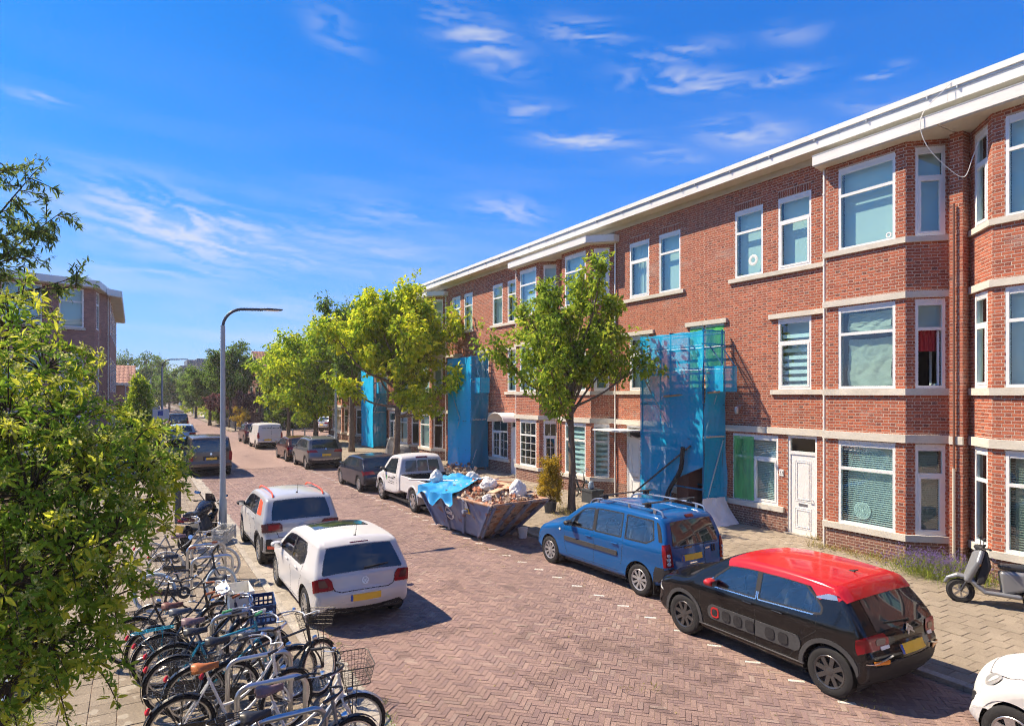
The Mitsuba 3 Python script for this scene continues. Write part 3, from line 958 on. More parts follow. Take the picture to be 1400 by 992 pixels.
pr('brown_pipe', (0.16, 0.075, 0.05), 0.6)
scene['sheer'] = {'type': 'twosided', 'bsdf': {'type': 'diffuse', 'reflectance': rgb(0.6, 0.6, 0.58)}}
PER = 15.26
C0 = 7.04
fill_curtain = {'in': 'curtain', 'mat': 'sheer'}  # pale curtains added behind the glass to brighten the windows
dim = {'in': 'dim'}
H1 = house(C0, 1, 'brick terrace house with green film on its ground floor window and a red curtain upstairs', {
    ('front', 2): {'in': 'dim', 'extra': ('small_ring',)}, ('front', 1): {'in': 'hung_sheet'}, ('front', 0): {'in': 'slats', 'extra': ('lace',)},
    ('slant_a', 1): {'in': 'red', 'open': (1, 0), 'sash': ()}, ('slant_a', 0): {'in': 'slats', 'mat': 'beige_blind', 'sash': ((1, 0),)},
    ('wall', 1): {'in': 'dim', 'extra': ('ring',)}, ('wall', 2): {'in': 'stripes', 'sash': ((1, 0),)}, ('wall', 5): {'in': 'film', 'frac': 0.46, 'cols': 2, 'sash': ((1, 0),)},
    ('wall', 3): {'in': 'film', 'frac': 1.0}}, 1, seed=11)
H0 = house(C0, -1, 'nearest brick terrace house, only its bay showing beside the scooter', {('front', 0): {'in': 'slats', 'mat': 'beige_blind'}, ('slant_a', 0): dim}, 1, seed=12)
bars = {'bars': (3, 4), 'in': 'dim'}
H2 = house(C0 + PER, -1, 'brick terrace house behind the first street tree, with striped blinds and a flat door canopy', {
    ('front', 0): {'in': 'stripes'}, ('slant_b', 0): {'in': 'stripes', 'mat': 'white_blind'}, ('wall', 5): dict(cols=2), ('slant_b', 2): fill_curtain, ('wall', 0): fill_curtain, ('front', 1): fill_curtain,
    ('wall', 2): fill_curtain, ('slant_b', 1): fill_curtain, ('wall', 3): {'in': 'film', 'frac': 1.0}}, 0, seed=13)
H3 = house(C0 + PER, 1, 'brick terrace house with white glazing bars and an arched door canopy', {
    ('front', 0): bars, ('slant_a', 0): {'bars': (2, 3), 'sash': ((1, 0),)}, ('slant_b', 0): bars, ('wall', 5): {'bars': (2, 3), 'cols': 2}, ('front', 1): fill_curtain, ('wall', 0): fill_curtain, ('wall', 1): fill_curtain}, 0, seed=14)
lab = ['brick terrace house left of the second scaffold, covered motorcycle before its bay', 'brick terrace house behind the second street tree', 'brick terrace house just beyond the third scaffold', 'farthest brick terrace house at the corner of the side street']
for i in range(4):
    house(C0 + PER * (2 + i // 2), -1 if i % 2 == 0 else 1, lab[i], {('front', 2): fill_curtain, ('wall', 0): fill_curtain, ('slant_b', 1): fill_curtain, ('front', 0): dict(bars=(2, 2)) if i == 3 else fill_curtain}, 0, seed=20 + i)
YEND = C0 + PER * 3 + 7.39
m = MB().box(XW - 0.02, 24, YEND, YEND + 0.22, 0, ROOFZ + 0.1)
put(part('row_house_007', 'gable_wall'), m, 'far_brick')
# ------------------------------------------------------------------ cars
def paint(name, c, rough=0.35, metal=0.0, dust=0.05):
    c = tuple(c)

    def fn(p, n, uv):
        h = fbm(p.x * 3.0, p.y * 3.0, p.z * 3.0, 3)
        g = noise(p.x * 120, p.y * 120, p.z * 120)
        return mix(c, (0.42, 0.38, 0.32), dust * smoothstep(0.35, 0.75, h) * (0.4 + 0.6 * g))
    scene[name] = {'type': 'twosided', 'bsdf': {'type': 'principled', 'base_color': proc(fn), 'roughness': rough, 'metallic': metal, 'specular': 0.4, 'clearcoat': 0.6, 'clearcoat_gloss': 1.0}}
    return name


paint('paint_white', (0.50, 0.50, 0.50), 0.12)
paint('paint_pearl', (0.40, 0.41, 0.42), 0.15, 0.2)
paint('paint_black', (0.0035, 0.004, 0.005), 0.07, dust=0.004)
paint('paint_red', (0.40, 0.010, 0.014), 0.09)
paint('paint_orange', (0.72, 0.10, 0.045), 0.2)
paint('paint_blue', (0.002, 0.080, 0.26), 0.10, 0.1, 0.02)
paint('paint_navy', (0.016, 0.022, 0.040), 0.14, 0.2, 0.03)
paint('paint_grey', (0.13, 0.14, 0.15), 0.14, 0.45)
paint('paint_bronze', (0.105, 0.080, 0.066), 0.14, 0.45)
paint('paint_darkred', (0.07, 0.03, 0.028), 0.14, 0.3)
paint('paint_skyblue', (0.33, 0.42, 0.50), 0.14, 0.4)
scene['car_glass'] = {'type': 'principled', 'base_color': rgb(0.012, 0.020, 0.024), 'roughness': 0.03, 'specular': 0.85, 'clearcoat': 1.0, 'clearcoat_gloss': 1.0}
scene['lamp_red'] = {'type': 'principled', 'base_color': rgb(0.24, 0.005, 0.012), 'roughness': 0.15, 'specular': 0.3, 'clearcoat': 0.4, 'clearcoat_gloss': 0.98}
scene['lamp_red_dark'] = {'type': 'principled', 'base_color': rgb(0.075, 0.006, 0.012), 'roughness': 0.08, 'specular': 0.6, 'clearcoat': 1.0}
scene['lamp_clear'] = {'type': 'principled', 'base_color': rgb(0.62, 0.62, 0.60), 'roughness': 0.08, 'specular': 0.7, 'clearcoat': 1.0}
scene['lamp_amber'] = {'type': 'principled', 'base_color': rgb(0.65, 0.22, 0.02), 'roughness': 0.1, 'clearcoat': 1.0}
pr('plate_yellow', speck((0.74, 0.46, 0.035), 0.1, 20), 0.4)
pr('plate_blue', (0.02, 0.07, 0.35), 0.4)
pr('alloy', (0.50, 0.51, 0.52), 0.28, 0.85)
pr('alloy_dark', (0.09, 0.09, 0.093), 0.25, 0.6)
pr('sill_grey', (0.10, 0.10, 0.105), 0.5)
pr('cover_silver', (0.36, 0.36, 0.37), 0.4, 0.5)
pr('seat_cloth', (0.05, 0.05, 0.055), 0.9)

scene['car_pane'] = {'type': 'thindielectric', 'int_ior': 1.75, 'ext_ior': 1.0, 'specular_transmittance': rgb(0.62, 0.70, 0.68)}
pr('seat_grey', speck((0.12, 0.12, 0.125), 0.3, 20), 0.9)


class Car:
    """Body = a strip wrapped round the side silhouette (tail, roof, bonnet, nose, floor) and two curved sides."""

    def __init__(s, sil, W, belt, k=0.30, r=0.10, taper=(0.07, 0.13), wheels=(0.7, 3.25), rw=0.315, arch=0.055, tuck=0.05, n=7, roofz=None, gh=True):
        s.W, s.belt, s.k, s.taper, s.wheels, s.rw, s.arch, s.tuck = W, belt, k, taper, wheels, rw, arch, tuck
        P = catmull([p[:2] for p in sil], n, closed=True)
        kk = np.arange(len(P)) / n
        Q, K2 = [], []
        for i in range(len(P)):
            a, b = P[i], P[(i + 1) % len(P)]
            m_ = max(1, int(np.linalg.norm(b - a) / 0.045)) if max(a[1], b[1]) < 0.45 else 1
            for j in range(m_):
                Q.append(a + (b - a) * j / m_)
                K2.append(kk[i] + j / m_ / n)
        P, kk = np.array(Q), np.array(K2)
        d = np.roll(P, -1, 0) - np.roll(P, 1, 0)
        d /= np.linalg.norm(d, axis=1, keepdims=True)
        s.N = np.stack([d[:, 1], -d[:, 0]], 1)
        # clockwise seen with y to the right, z up: rear bottom, up the tail, roof, nose, floor: outward is to the left of travel
        if (P[:, 0] * np.roll(P[:, 1], -1) - P[:, 1] * np.roll(P[:, 0], -1)).sum() < 0:
            s.N = -s.N
        s.P = P
        rr = np.array([p[2] if len(p) > 2 else r for p in sil])
        cr = np.array([p[3] if len(p) > 3 else 0.035 for p in sil])
        s.r = np.interp(kk, np.arange(len(sil) + 1), np.append(rr, rr[0]))
        s.c = np.interp(kk, np.arange(len(sil) + 1), np.append(cr, cr[0]))
        s.T = np.concatenate([[0], np.cumsum(np.linalg.norm(np.diff(P, axis=0), axis=1))])
        s.L = P[:, 0].max()
        s.E = P - s.N * (s.c + s.r)[:, None]
        s.w = s.X(s.E[:, 0], s.E[:, 1])
        s.top = int(np.argmax(P[:, 1]))
        s.Epoly = Polygon(s.E).buffer(0)

    def X(s, y, z):
        """Half width of the side at (y, z)."""
        y, z = np.asarray(y, float), np.asarray(z, float)
        L = s.L
        w = s.W / 2 - s.taper[0] * np.clip(1 - y / 1.0, 0, 1) ** 2 - s.taper[1] * np.clip((y - L + 1.15) / 1.15, 0, 1) ** 2
        zb = np.interp(y, [p[0] for p in s.belt], [p[1] for p in s.belt])
        up = np.logaddexp(0, (z - zb + 0.015) / 0.022) * 0.022
        w = w - s.k * up - 0.012 * np.clip((z - zb + 0.10) / 0.10, 0, 1) ** 2
        low = np.clip((zb - 0.22 - z) / (zb - 0.2), 0, 1)
        crease = 0.010 * np.exp(-((z - zb + 0.13) / 0.05) ** 2)
        return w - s.tuck * low ** 1.6 + crease * 0.6 - 0.008 * np.exp(-((z - zb + 0.36) / 0.10) ** 2)

    def strip_pt(s, t, x, off=0.0):
        """The point of the strip at arc length t and lateral x, off proud."""
        f = lambda a: np.interp(t, s.T, a)
        y, z, ny, nz, w, r, c = f(s.P[:, 0]), f(s.P[:, 1]), f(s.N[:, 0]), f(s.N[:, 1]), f(s.w), f(s.r), f(s.c)
        ax = np.minimum(np.abs(x), w)
        fl = np.maximum(w - r, 0.02)
        u = np.clip((ax - fl) / r, 0, 1)
        ang = np.arcsin(u)
        inset = c * np.minimum(ax / fl, 1) ** 2 + r * (1 - np.cos(ang)) - off * np.cos(ang)
        return np.stack([np.sign(x) * (ax + off * np.sin(ang) * (u > 0)), y - ny * inset, z - nz * inset], -1)

    def t_of(s, z=None, y=None, side='rear'):
        a, b = (0, s.top) if side == 'rear' else (s.top, len(s.P) - 1)
        if side == 'rear':
            i0 = int(np.argmin(s.P[:max(3, s.top), 1]))
            seg = slice(i0, s.top + 1)
            return np.interp(z, np.maximum.accumulate(s.P[seg, 1]), s.T[seg])
        if side == 'front':
            i1 = s.top + int(np.argmin(s.P[s.top:, 1]))
            seg = slice(s.top, i1 + 1)
            return np.interp(-np.asarray(z), np.maximum.accumulate(-s.P[seg, 1]), s.T[seg])
        i0 = int(np.argmin(s.P[:s.top, 0])) if s.top > 2 else 0
        i1 = s.top + int(np.argmax(s.P[s.top:, 0]))
        seg = slice(i0, i1 + 1)
        return np.interp(y, np.maximum.accumulate(s.P[seg, 0]), s.T[seg])

    @staticmethod
    def cells(poly, step):
        x0, y0, x1, y1 = poly.bounds
        gx, gy = np.arange(math.floor(x0 / step), math.ceil(x1 / step)) * step, np.arange(math.floor(y0 / step), math.ceil(y1 / step)) * step
        bx = shapely.box(*[a.ravel() for a in np.meshgrid(gx, gy)], *[a.ravel() + step for a in np.meshgrid(gx, gy)])
        shapely.prepare(poly)
        inside = shapely.contains_properly(poly, bx)
        hit = shapely.intersects(poly, bx) & ~inside
        V, F, n = [], [], 0
        for b in bx[inside]:
            q = np.array(b.exterior.coords)[:4]
            V.append(q)
            F.append([[n, n + 1, n + 2], [n, n + 2, n + 3]] if b.exterior.is_ccw else [[n, n + 2, n + 1], [n, n + 3, n + 2]])
            n += 4
        for g in shapely.get_parts(shapely.intersection(poly, bx[hit])):
            if g.geom_type != 'Polygon' or g.area < 1e-8:
                continue
            g = shapely.geometry.polygon.orient(g)
            v, f = trimesh.creation.triangulate_polygon(g, engine='earcut')
            V.append(np.asarray(v))
            f = np.asarray(f)
            a = np.asarray(v)[f]
            bad = np.cross(a[:, 1] - a[:, 0], a[:, 2] - a[:, 0]) < 0
            f[bad] = f[bad][:, ::-1]
            F.append(f + n)
            n += len(v)
        v, f = np.vstack(V), np.vstack(F)
        m = trimesh.Trimesh(np.c_[v, np.zeros(len(v))], f, process=False)
        m.merge_vertices(digits_vertex=6)
        return np.array(m.vertices)[:, :2], np.array(m.faces)

    def sheet(s, poly, fn, off, m, step=0.06, skirt=0.012, flip=False):
        """A raised patch: the polygon on the surface fn(a, b, off) with a skirt down into the surface."""
        poly = poly if poly.is_valid else poly.buffer(0)
        for g in getattr(poly, 'geoms', [poly]):
            if g.geom_type != 'Polygon' or g.is_empty or g.area < 1e-7:
                continue
            v, f = s.cells(g, step)
            A = fn(v[:, 0], v[:, 1], off)
            m.add(A, f[:, ::-1] if flip else f)
            for ring in [g.exterior, *g.interiors] if skirt else ():
                c = np.array(ring.segmentize(step).coords)
                a, b = fn(c[:, 0], c[:, 1], off), fn(c[:, 0], c[:, 1], off - skirt)
                m.grid(np.stack([a, b]), flip=not flip)
                m.grid(np.stack([a, b]), flip=flip)
        return m

    def side(s, poly, off=0.004, both=True, m=None, sides=(-1, 1), step=0.07, skirt=0.012):
        m = m or MB()
        poly = poly.intersection(s.Epoly.buffer(0.001))
        for sg in sides:
            s.sheet(poly, lambda y, z, o: np.stack([sg * (s.X(y, z) + o), y, z], -1), off, m, step, skirt, flip=sg < 0)
        return m

    def rear(s, poly, off=0.004, m=None, where='rear', step=0.06, skirt=0.012):
        """poly in (x, z) on the tail or the nose."""
        m = m or MB()
        return s.sheet(poly, lambda x, z, o: s.strip_pt(s.t_of(z=z, side=where), x, o), off, m, step, skirt, flip=where == 'front')

    def roof(s, poly, off=0.004, m=None, step=0.08, skirt=0.012):
        """poly in (x, y) on top."""
        m = m or MB()
        return s.sheet(poly, lambda x, y, o: s.strip_pt(s.t_of(y=y, side='top'), x, o), off, m, step, skirt)

    def body(s, cut=None, screen=None, off=0.0):
        m = MB()
        n, V = len(s.P), []
        lat = np.concatenate([np.linspace(0, 1, 7), 1 + np.linspace(0, 1, 7)[1:]])
        fl = np.maximum(s.w - s.r, 0.02)
        rows = []
        for l in lat:
            if l <= 1:
                x, ins = fl * l, s.c * l * l
            else:
                a = (l - 1) * math.pi / 2
                x, ins = fl + s.r * math.sin(a), s.c + s.r * (1 - math.cos(a))
            rows.append(np.c_[np.broadcast_to(x, n), s.P - s.N * np.asarray(ins)[:, None] if np.ndim(ins) else s.P - s.N * ins])
        G = np.stack(rows, 1)
        if off:
            G[..., 1] -= s.N[:, None, 0] * off
            G[..., 2] -= s.N[:, None, 1] * off
            G[..., 0] = np.minimum(G[..., 0], (s.w - off)[:, None])
        G = np.concatenate([G[:, ::-1] * [-1, 1, 1], G[:, 1:]], 1)
        G = np.concatenate([G, G[:1]], 0)
        b = MB().grid(G)
        v, f, _ = b.get()
        c = v[f].mean(1)
        inarch = np.zeros(len(f), bool)
        for y in s.wheels:
            inarch |= (np.abs(c[:, 1] - y) < s.rw + s.arch) & (c[:, 2] < s.rw + 0.08) & (np.abs(c[:, 0]) > s.W / 2 - 0.36)
        if screen is not None:
            ny = np.gradient(s.P[:, 0])
            front = c[:, 1] > s.P[s.top, 0]
            inarch |= front & shapely.contains_xy(screen, c[:, 0], c[:, 2]) & (c[:, 2] > 0.8)
        if off:
            inarch |= c[:, 2] < 0.35
        m.add(v, f[~inarch])
        sidep = s.Epoly
        for y in s.wheels:
            sidep = sidep.difference(Point(y, s.rw).buffer(s.rw + s.arch, 24)).difference(sbox(y - s.rw - s.arch, 0, y + s.rw + s.arch, s.rw - 0.02))
        if not off:
            s.sidepoly = sidep
        if cut is not None:
            sidep = sidep.difference(cut)
        for sg in (-1, 1):
            v, f = s.cells(sidep, 0.05)
            A = np.stack([sg * (s.X(v[:, 0], v[:, 1]) - off), v[:, 0], v[:, 1]], -1)
            m.add(A, f[:, ::-1] if sg < 0 else f)
        return m

    def liners(s):
        m = MB()
        for y in s.wheels:
            R = s.rw + s.arch
            for sg in (-1, 1):
                t = np.linspace(-0.12 * math.pi, 1.12 * math.pi, 22)
                ring = np.stack([y + R * np.cos(t), s.rw + R * np.sin(t)], 1)
                x = s.X(ring[:, 0], ring[:, 1]) + 0.004
                G = np.stack([np.c_[sg * x, ring], np.c_[sg * (x - 0.34), ring]])
                m.grid(G)
                m.grid(G, flip=True)
                c = np.array([[sg * (s.W / 2 - 0.34), y, s.rw]])
                v = np.vstack([c, G[1]])
                k = len(ring)
                m.add(v, np.stack([np.zeros(k - 1, int), np.arange(1, k), np.arange(2, k + 1)], 1))
        m.box(-s.W / 2 + 0.12, s.W / 2 - 0.12, 0.35, s.L - 0.35, 0.19, 0.26)
        return m


def wheel(parent, M, x, y, r, sg, style='alloy', width=0.2):
    """Tyre, rim with spokes; x is the outer face of the tyre."""
    key = part(parent, 'wheel')
    w, ri = width, r * 0.66
    ax = (sg, 0, 0)
    c = (x, y, r)
    t = MB().lathe([(-w, ri), (-w, r - 0.03), (-w + 0.02, r - 0.004), (-w * 0.75, r), (-w * 0.25, r), (-0.02, r - 0.004), (-0.003, r - 0.035), (0.0, ri + 0.025), (-0.012, ri - 0.004), (-0.05, ri - 0.012)], c, ax, 36)
    put(part(key, 'tyre'), t, 'black_rubber', smooth=35, M=M)
    n, mat, ww = {'alloy': (10, 'alloy', 0.026), 'five': (5, 'alloy', 0.05), 'cover': (9, 'cover_silver', 0.019), 'dark': (8, 'alloy_dark', 0.035), 'steel': (6, 'alloy', 0.06)}[style]
    bk = MB().lathe([(-0.055, 0.0), (-0.055, ri - 0.01), (-0.02, ri)], c, ax, 28)
    put(part(key, 'brake_disc'), bk, 'black_plastic', M=M)
    m = MB().lathe([(-0.05, ri - 0.02), (-0.012, ri - 0.022), (-0.004, ri - 0.004), (-0.012, ri + 0.006)], c, ax, 36)
    m.lathe([(-0.05, 0.06), (-0.02, 0.056), (-0.014, 0.03), (-0.012, 0.0)], c, ax, 20)
    for i in range(n):
        a = 2 * math.pi * (i + 0.3) / n
        d = np.array([0, math.cos(a), math.sin(a)])
        e = np.array([0, -math.sin(a), math.cos(a)])
        pts = []
        for rad, hw, dep in ((0.035, ww * 0.75, -0.02), (ri - 0.012, ww * (1.5 if style == 'cover' else 0.85), -0.012)):
            for sx in (0, -0.022):
                for k in (-1, 1):
                    pts.append(np.array(c) + d * rad + e * hw * k + np.array([sg * (dep + sx), 0, 0]))
        m.add(pts, [[0, 1, 5, 4], [2, 6, 7, 3], [0, 4, 6, 2], [1, 3, 7, 5]])
        m.add(pts, [[4, 5, 1, 0], [3, 7, 6, 2], [2, 6, 4, 0], [5, 7, 3, 1]])
    put(part(key, 'rim'), m, mat, smooth=30, M=M)


def rr(x0, z0, x1, z1, r=0.03):
    b = sbox(x0, z0, x1, z1)
    return b.buffer(-r).buffer(r) if r else b


def pg(*p):
    return shapely.make_valid(Polygon(p)).buffer(0)


def mirror(poly):
    return shapely.affinity.scale(poly, -1, 1, origin=(0, 0))


def soft(poly, r=0.03):
    return poly.buffer(-r).buffer(2 * r).buffer(-r)


def line(pts, w=0.008):
    return LineString(pts).buffer(w / 2, cap_style=2)


def mirror_pair(key, M, car, y, z, mat, far=True):
    """Door mirrors."""
    for sg in ((-1, 1) if far else (-1,)):
        x = float(car.X(y, z))
        c = sg * (x + 0.13)
        h = hull((c - sg * 0.05, y + 0.03, z + 0.03, 0.055), (c + sg * 0.055, y + 0.02, z + 0.035, 0.05), (c + sg * 0.05, y - 0.03, z + 0.03, 0.045), (c - sg * 0.05, y - 0.03, z + 0.01, 0.05))
        k = part(key, 'door_mirror')
        put(k, MB().mesh(h), mat, smooth=50, M=M)
        st = MB().bar((sg * (x - 0.02), y + 0.02, z - 0.02), (c, y + 0.01, z), 0.05, 0.035)
        put(part(k, 'stalk'), st, 'black_plastic', M=M)
        g = MB().add([(c - .055, y - .086, z - .02), (c + .055, y - .082, z - .015), (c + .055, y - .082, z + .07), (c - .055, y - .086, z + .06)], [[0, 1, 2, 3]])
        put(part(k, 'mirror_glass'), g, 'chrome', M=M)


def common_parts(key, M, car, wheel_style, roof_y, seams, handles, plate, glass_side, glass_rear, lamps, trims=(), wiper=None, antenna=None, mat='paint_white', mirror_at=None, mirror_mat=None, wscreen=None, badge=None, far=True, see=False):
    holes = unary_union([soft(p, .02) for p in glass_side]).intersection(car.Epoly.buffer(-.012)) if see else None
    put(part(key, 'body'), car.body(holes, wscreen if see else None), mat, smooth=38, M=M)
    if see:
        interior(key, M, car, holes, wscreen)
    put(part(key, 'underbody'), car.liners(), 'black_plastic', M=M)
    for y in car.wheels:
        for sg in (-1, 1):
            wheel(key, M, sg * (car.W / 2 - 0.025), y, car.rw, sg, wheel_style)
    if glass_side:
        sur = unary_union([p.buffer(0.028, join_style=1) for p in glass_side]).buffer(0.03).buffer(-0.03)
        put(part(key, 'window_trim'), car.side(sur.difference(holes) if see else sur, 0.0025), 'black_plastic', smooth=30, M=M)
        for p in glass_side:
            for sg in (-1, 1):
                if see:
                    put(part(key, 'side_window'), car.side(soft(p, 0.02), -0.004, sides=(sg,), skirt=0.0), 'car_pane', smooth=30, M=M)
                else:
                    put(part(key, 'side_window'), car.side(soft(p, 0.02), 0.005, sides=(sg,)), 'car_glass', smooth=30, M=M)
    if glass_rear is not None:
        put(part(key, 'rear_window'), car.rear(soft(glass_rear), 0.006), 'car_glass', smooth=30, M=M)
    if wscreen is not None:
        if see:
            put(part(key, 'windscreen'), car.rear(soft(wscreen), 0.006, where='front', skirt=0.0), 'car_pane', smooth=30, M=M)
            put(part(key, 'windscreen_border'), car.rear(wscreen.buffer(.06).difference(wscreen.buffer(-.07)).intersection(sbox(-2, 0, 2, wscreen.bounds[3] - .02)), 0.008, where='front'), 'black_plastic', smooth=30, M=M)
        else:
            put(part(key, 'windscreen'), car.rear(soft(wscreen), 0.006, where='front'), 'car_glass', smooth=30, M=M)
    for name, m_, mt in lamps:
        put(part(key, name), m_, mt, smooth=30, M=M)
    if seams:
        put(part(key, 'door_gaps'), car.side(unary_union([line(q) for q in seams]), 0.0015, step=0.1, skirt=0.004), 'black_rubber', M=M)  # black strips paint the shade of the door gaps onto the body
    for y, z in handles:
        for sg in (-1, 1):
            x = float(car.X(y, z))
            h = MB().mesh(hull((sg * (x + 0.02), y - 0.08, z, 0.014), (sg * (x + 0.02), y + 0.08, z + 0.004, 0.014)))
            put(part(key, 'door_handle'), h, mat, smooth=50, M=M)
    for name, m_, mt in trims:
        put(part(key, name), m_, mt, smooth=30, M=M)
    if plate is not None:
        x, z = plate
        k = part(key, 'number_plate')
        put(k, car.rear(rr(x - 0.26, z - 0.055, x + 0.26, z + 0.055, 0.008), 0.014, step=0.2, skirt=0.02), 'plate_yellow', M=M)
        put(part(k, 'blue_strip'), car.rear(sbox(x - 0.26, z - 0.052, x - 0.222, z + 0.052), 0.0165, step=0.2), 'plate_blue', M=M)
    if wiper is not None:
        a, b = wiper
        pa, pb = car.strip_pt(car.t_of(z=a[1]), a[0], 0.03), car.strip_pt(car.t_of(z=b[1]), b[0], 0.018)
        w = MB().bar(pa, pb, 0.02, 0.014).mesh(hull((*pa, 0.022), (*(pa + [0, 0.01, -0.01]), 0.02)))
        put(part(key, 'wiper'), w, 'dark', M=M)
    if antenna is not None:
        y, kind = antenna
        p = car.strip_pt(car.t_of(y=y, side='top'), 0.0, 0.0)
        a = MB().mesh(hull((*p, 0.02), (*(p + [0, 0.09, 0]), 0.012), (*(p + [0, 0, 0.012]), 0.018)))
        if kind == 'rod':
            a.tube([p, p + [0, -0.10, 0.24]], [0.006, 0.003], 6)
        else:
            a.mesh(hull((*(p + [0, 0.07, 0]), 0.018), (*(p + [0, -0.05, 0.045]), 0.008)))
        put(part(key, 'antenna'), a, 'black_plastic', smooth=40, M=M)
    if mirror_at:
        mirror_pair(key, M, car, *mirror_at, mirror_mat or mat, far)
    if badge is not None:
        x, z, kind = badge
        P = car.strip_pt(car.t_of(z=z), x, 0.012)
        t = car.t_of(z=z)
        up = car.strip_pt(t + 0.05, x, 0.012) - P
        up /= np.linalg.norm(up)
        n = np.cross([1.0, 0, 0], up)
        Mb = np.stack([[1.0, 0, 0], up, n, P], 1)
        b = MB()
        if kind == 'double_chevron':
            for dz in (-0.028, 0.022):
                b.prism(LineString([(-0.075, dz - 0.035), (0, dz + 0.03), (0.075, dz - 0.035)]).buffer(0.013, cap_style=2, join_style=2), 0.0, 0.012, Mb)
        elif kind == 'ring_letters':
            b.prism(Point(0, 0).buffer(0.058).difference(Point(0, 0).buffer(0.048)), 0, 0.012, Mb)
            b.prism(LineString([(-0.034, 0.036), (-0.012, -0.002), (0, 0.014), (0.012, -0.002), (0.034, 0.036)]).buffer(0.005), 0, 0.010, Mb)
            b.prism(LineString([(-0.046, 0.004), (-0.02, -0.042), (0, -0.006), (0.02, -0.042), (0.046, 0.004)]).buffer(0.005), 0, 0.010, Mb)
        else:
            b.prism(Point(0, 0).buffer(0.05), 0, 0.012, Mb)
        put(part(key, 'badge'), b, 'chrome', M=M)


def interior(key, M, car, holes, wscreen):
    """Dark lining, seats, dashboard and steering wheel behind see-through glass."""
    k = part(key, 'cabin')
    put(part(k, 'lining'), car.body(holes.buffer(.01), wscreen, 0.03), 'seat_cloth', smooth=38, M=M)
    zb, L = car.belt[0][1], car.L
    fy = car.P[car.top, 0]
    for x in (-.36, .36):
        for y in (fy + .25, fy - .32):
            st = hull((x - .18, y - .22, .55, .06), (x + .18, y - .22, .55, .06), (x - .18, y + .22, .55, .06), (x + .18, y + .22, .55, .06)) + hull((x - .17, y - .22, .60, .05), (x + .17, y - .22, .60, .05), (x - .15, y - .36, zb + .10, .05), (x + .15, y - .36, zb + .10, .05)) + hull((x - .07, y - .38, zb + .24, .045), (x + .07, y - .38, zb + .24, .045))
            put(part(k, 'seat'), MB().mesh(st), 'seat_grey', smooth=50, M=M)
    put(part(k, 'dashboard'), MB().mesh(hull((-.6, fy + 1.05, zb - .08, .06), (.6, fy + 1.05, zb - .08, .06), (-.6, fy + .80, zb - .10, .06), (.6, fy + .80, zb - .10, .06), (-.6, fy + 1.0, .6, .06), (.6, fy + 1.0, .6, .06))), 'dark', smooth=50, M=M)
    put(part(k, 'steering_wheel'), MB().tube(arc((-.36, fy + .66, zb - .02), .18, 0, 2 * math.pi, 25, (1, 0, 0), (0, .35, .94))[:-1], .016, 8, closed=True), 'dark', smooth=50, M=M)


def band_rear(car, z0, z1, x, off=0.006):
    return car.rear(sbox(-x, z0, x, z1), off, step=0.07)


def wrap_lamp(car, rear_poly, side_poly, off=0.012):
    """A tail lamp that runs round the corner."""
    out = []
    for sg in (-1, 1):
        m = MB()
        car.rear(rear_poly if sg > 0 else mirror(rear_poly), off, m, skirt=0.03, step=0.04)
        if side_poly is not None:
            car.side(side_poly, off, m=m, sides=(sg,), skirt=0.03, step=0.04)
        out.append(m)
    return out


def flare(car, w=0.055, off=0.012, sides=(-1, 1)):
    m = MB()
    for y in car.wheels:
        R = car.rw + car.arch
        ring = Point(y, car.rw).buffer(R + w, 24).difference(Point(y, car.rw).buffer(R - 0.004, 24)).intersection(sbox(y - 2, 0.2, y + 2, 2))
        car.side(ring.intersection(car.sidepoly.buffer(0.01)), off, m=m, sides=sides, step=0.05, skirt=0.03)
    return m


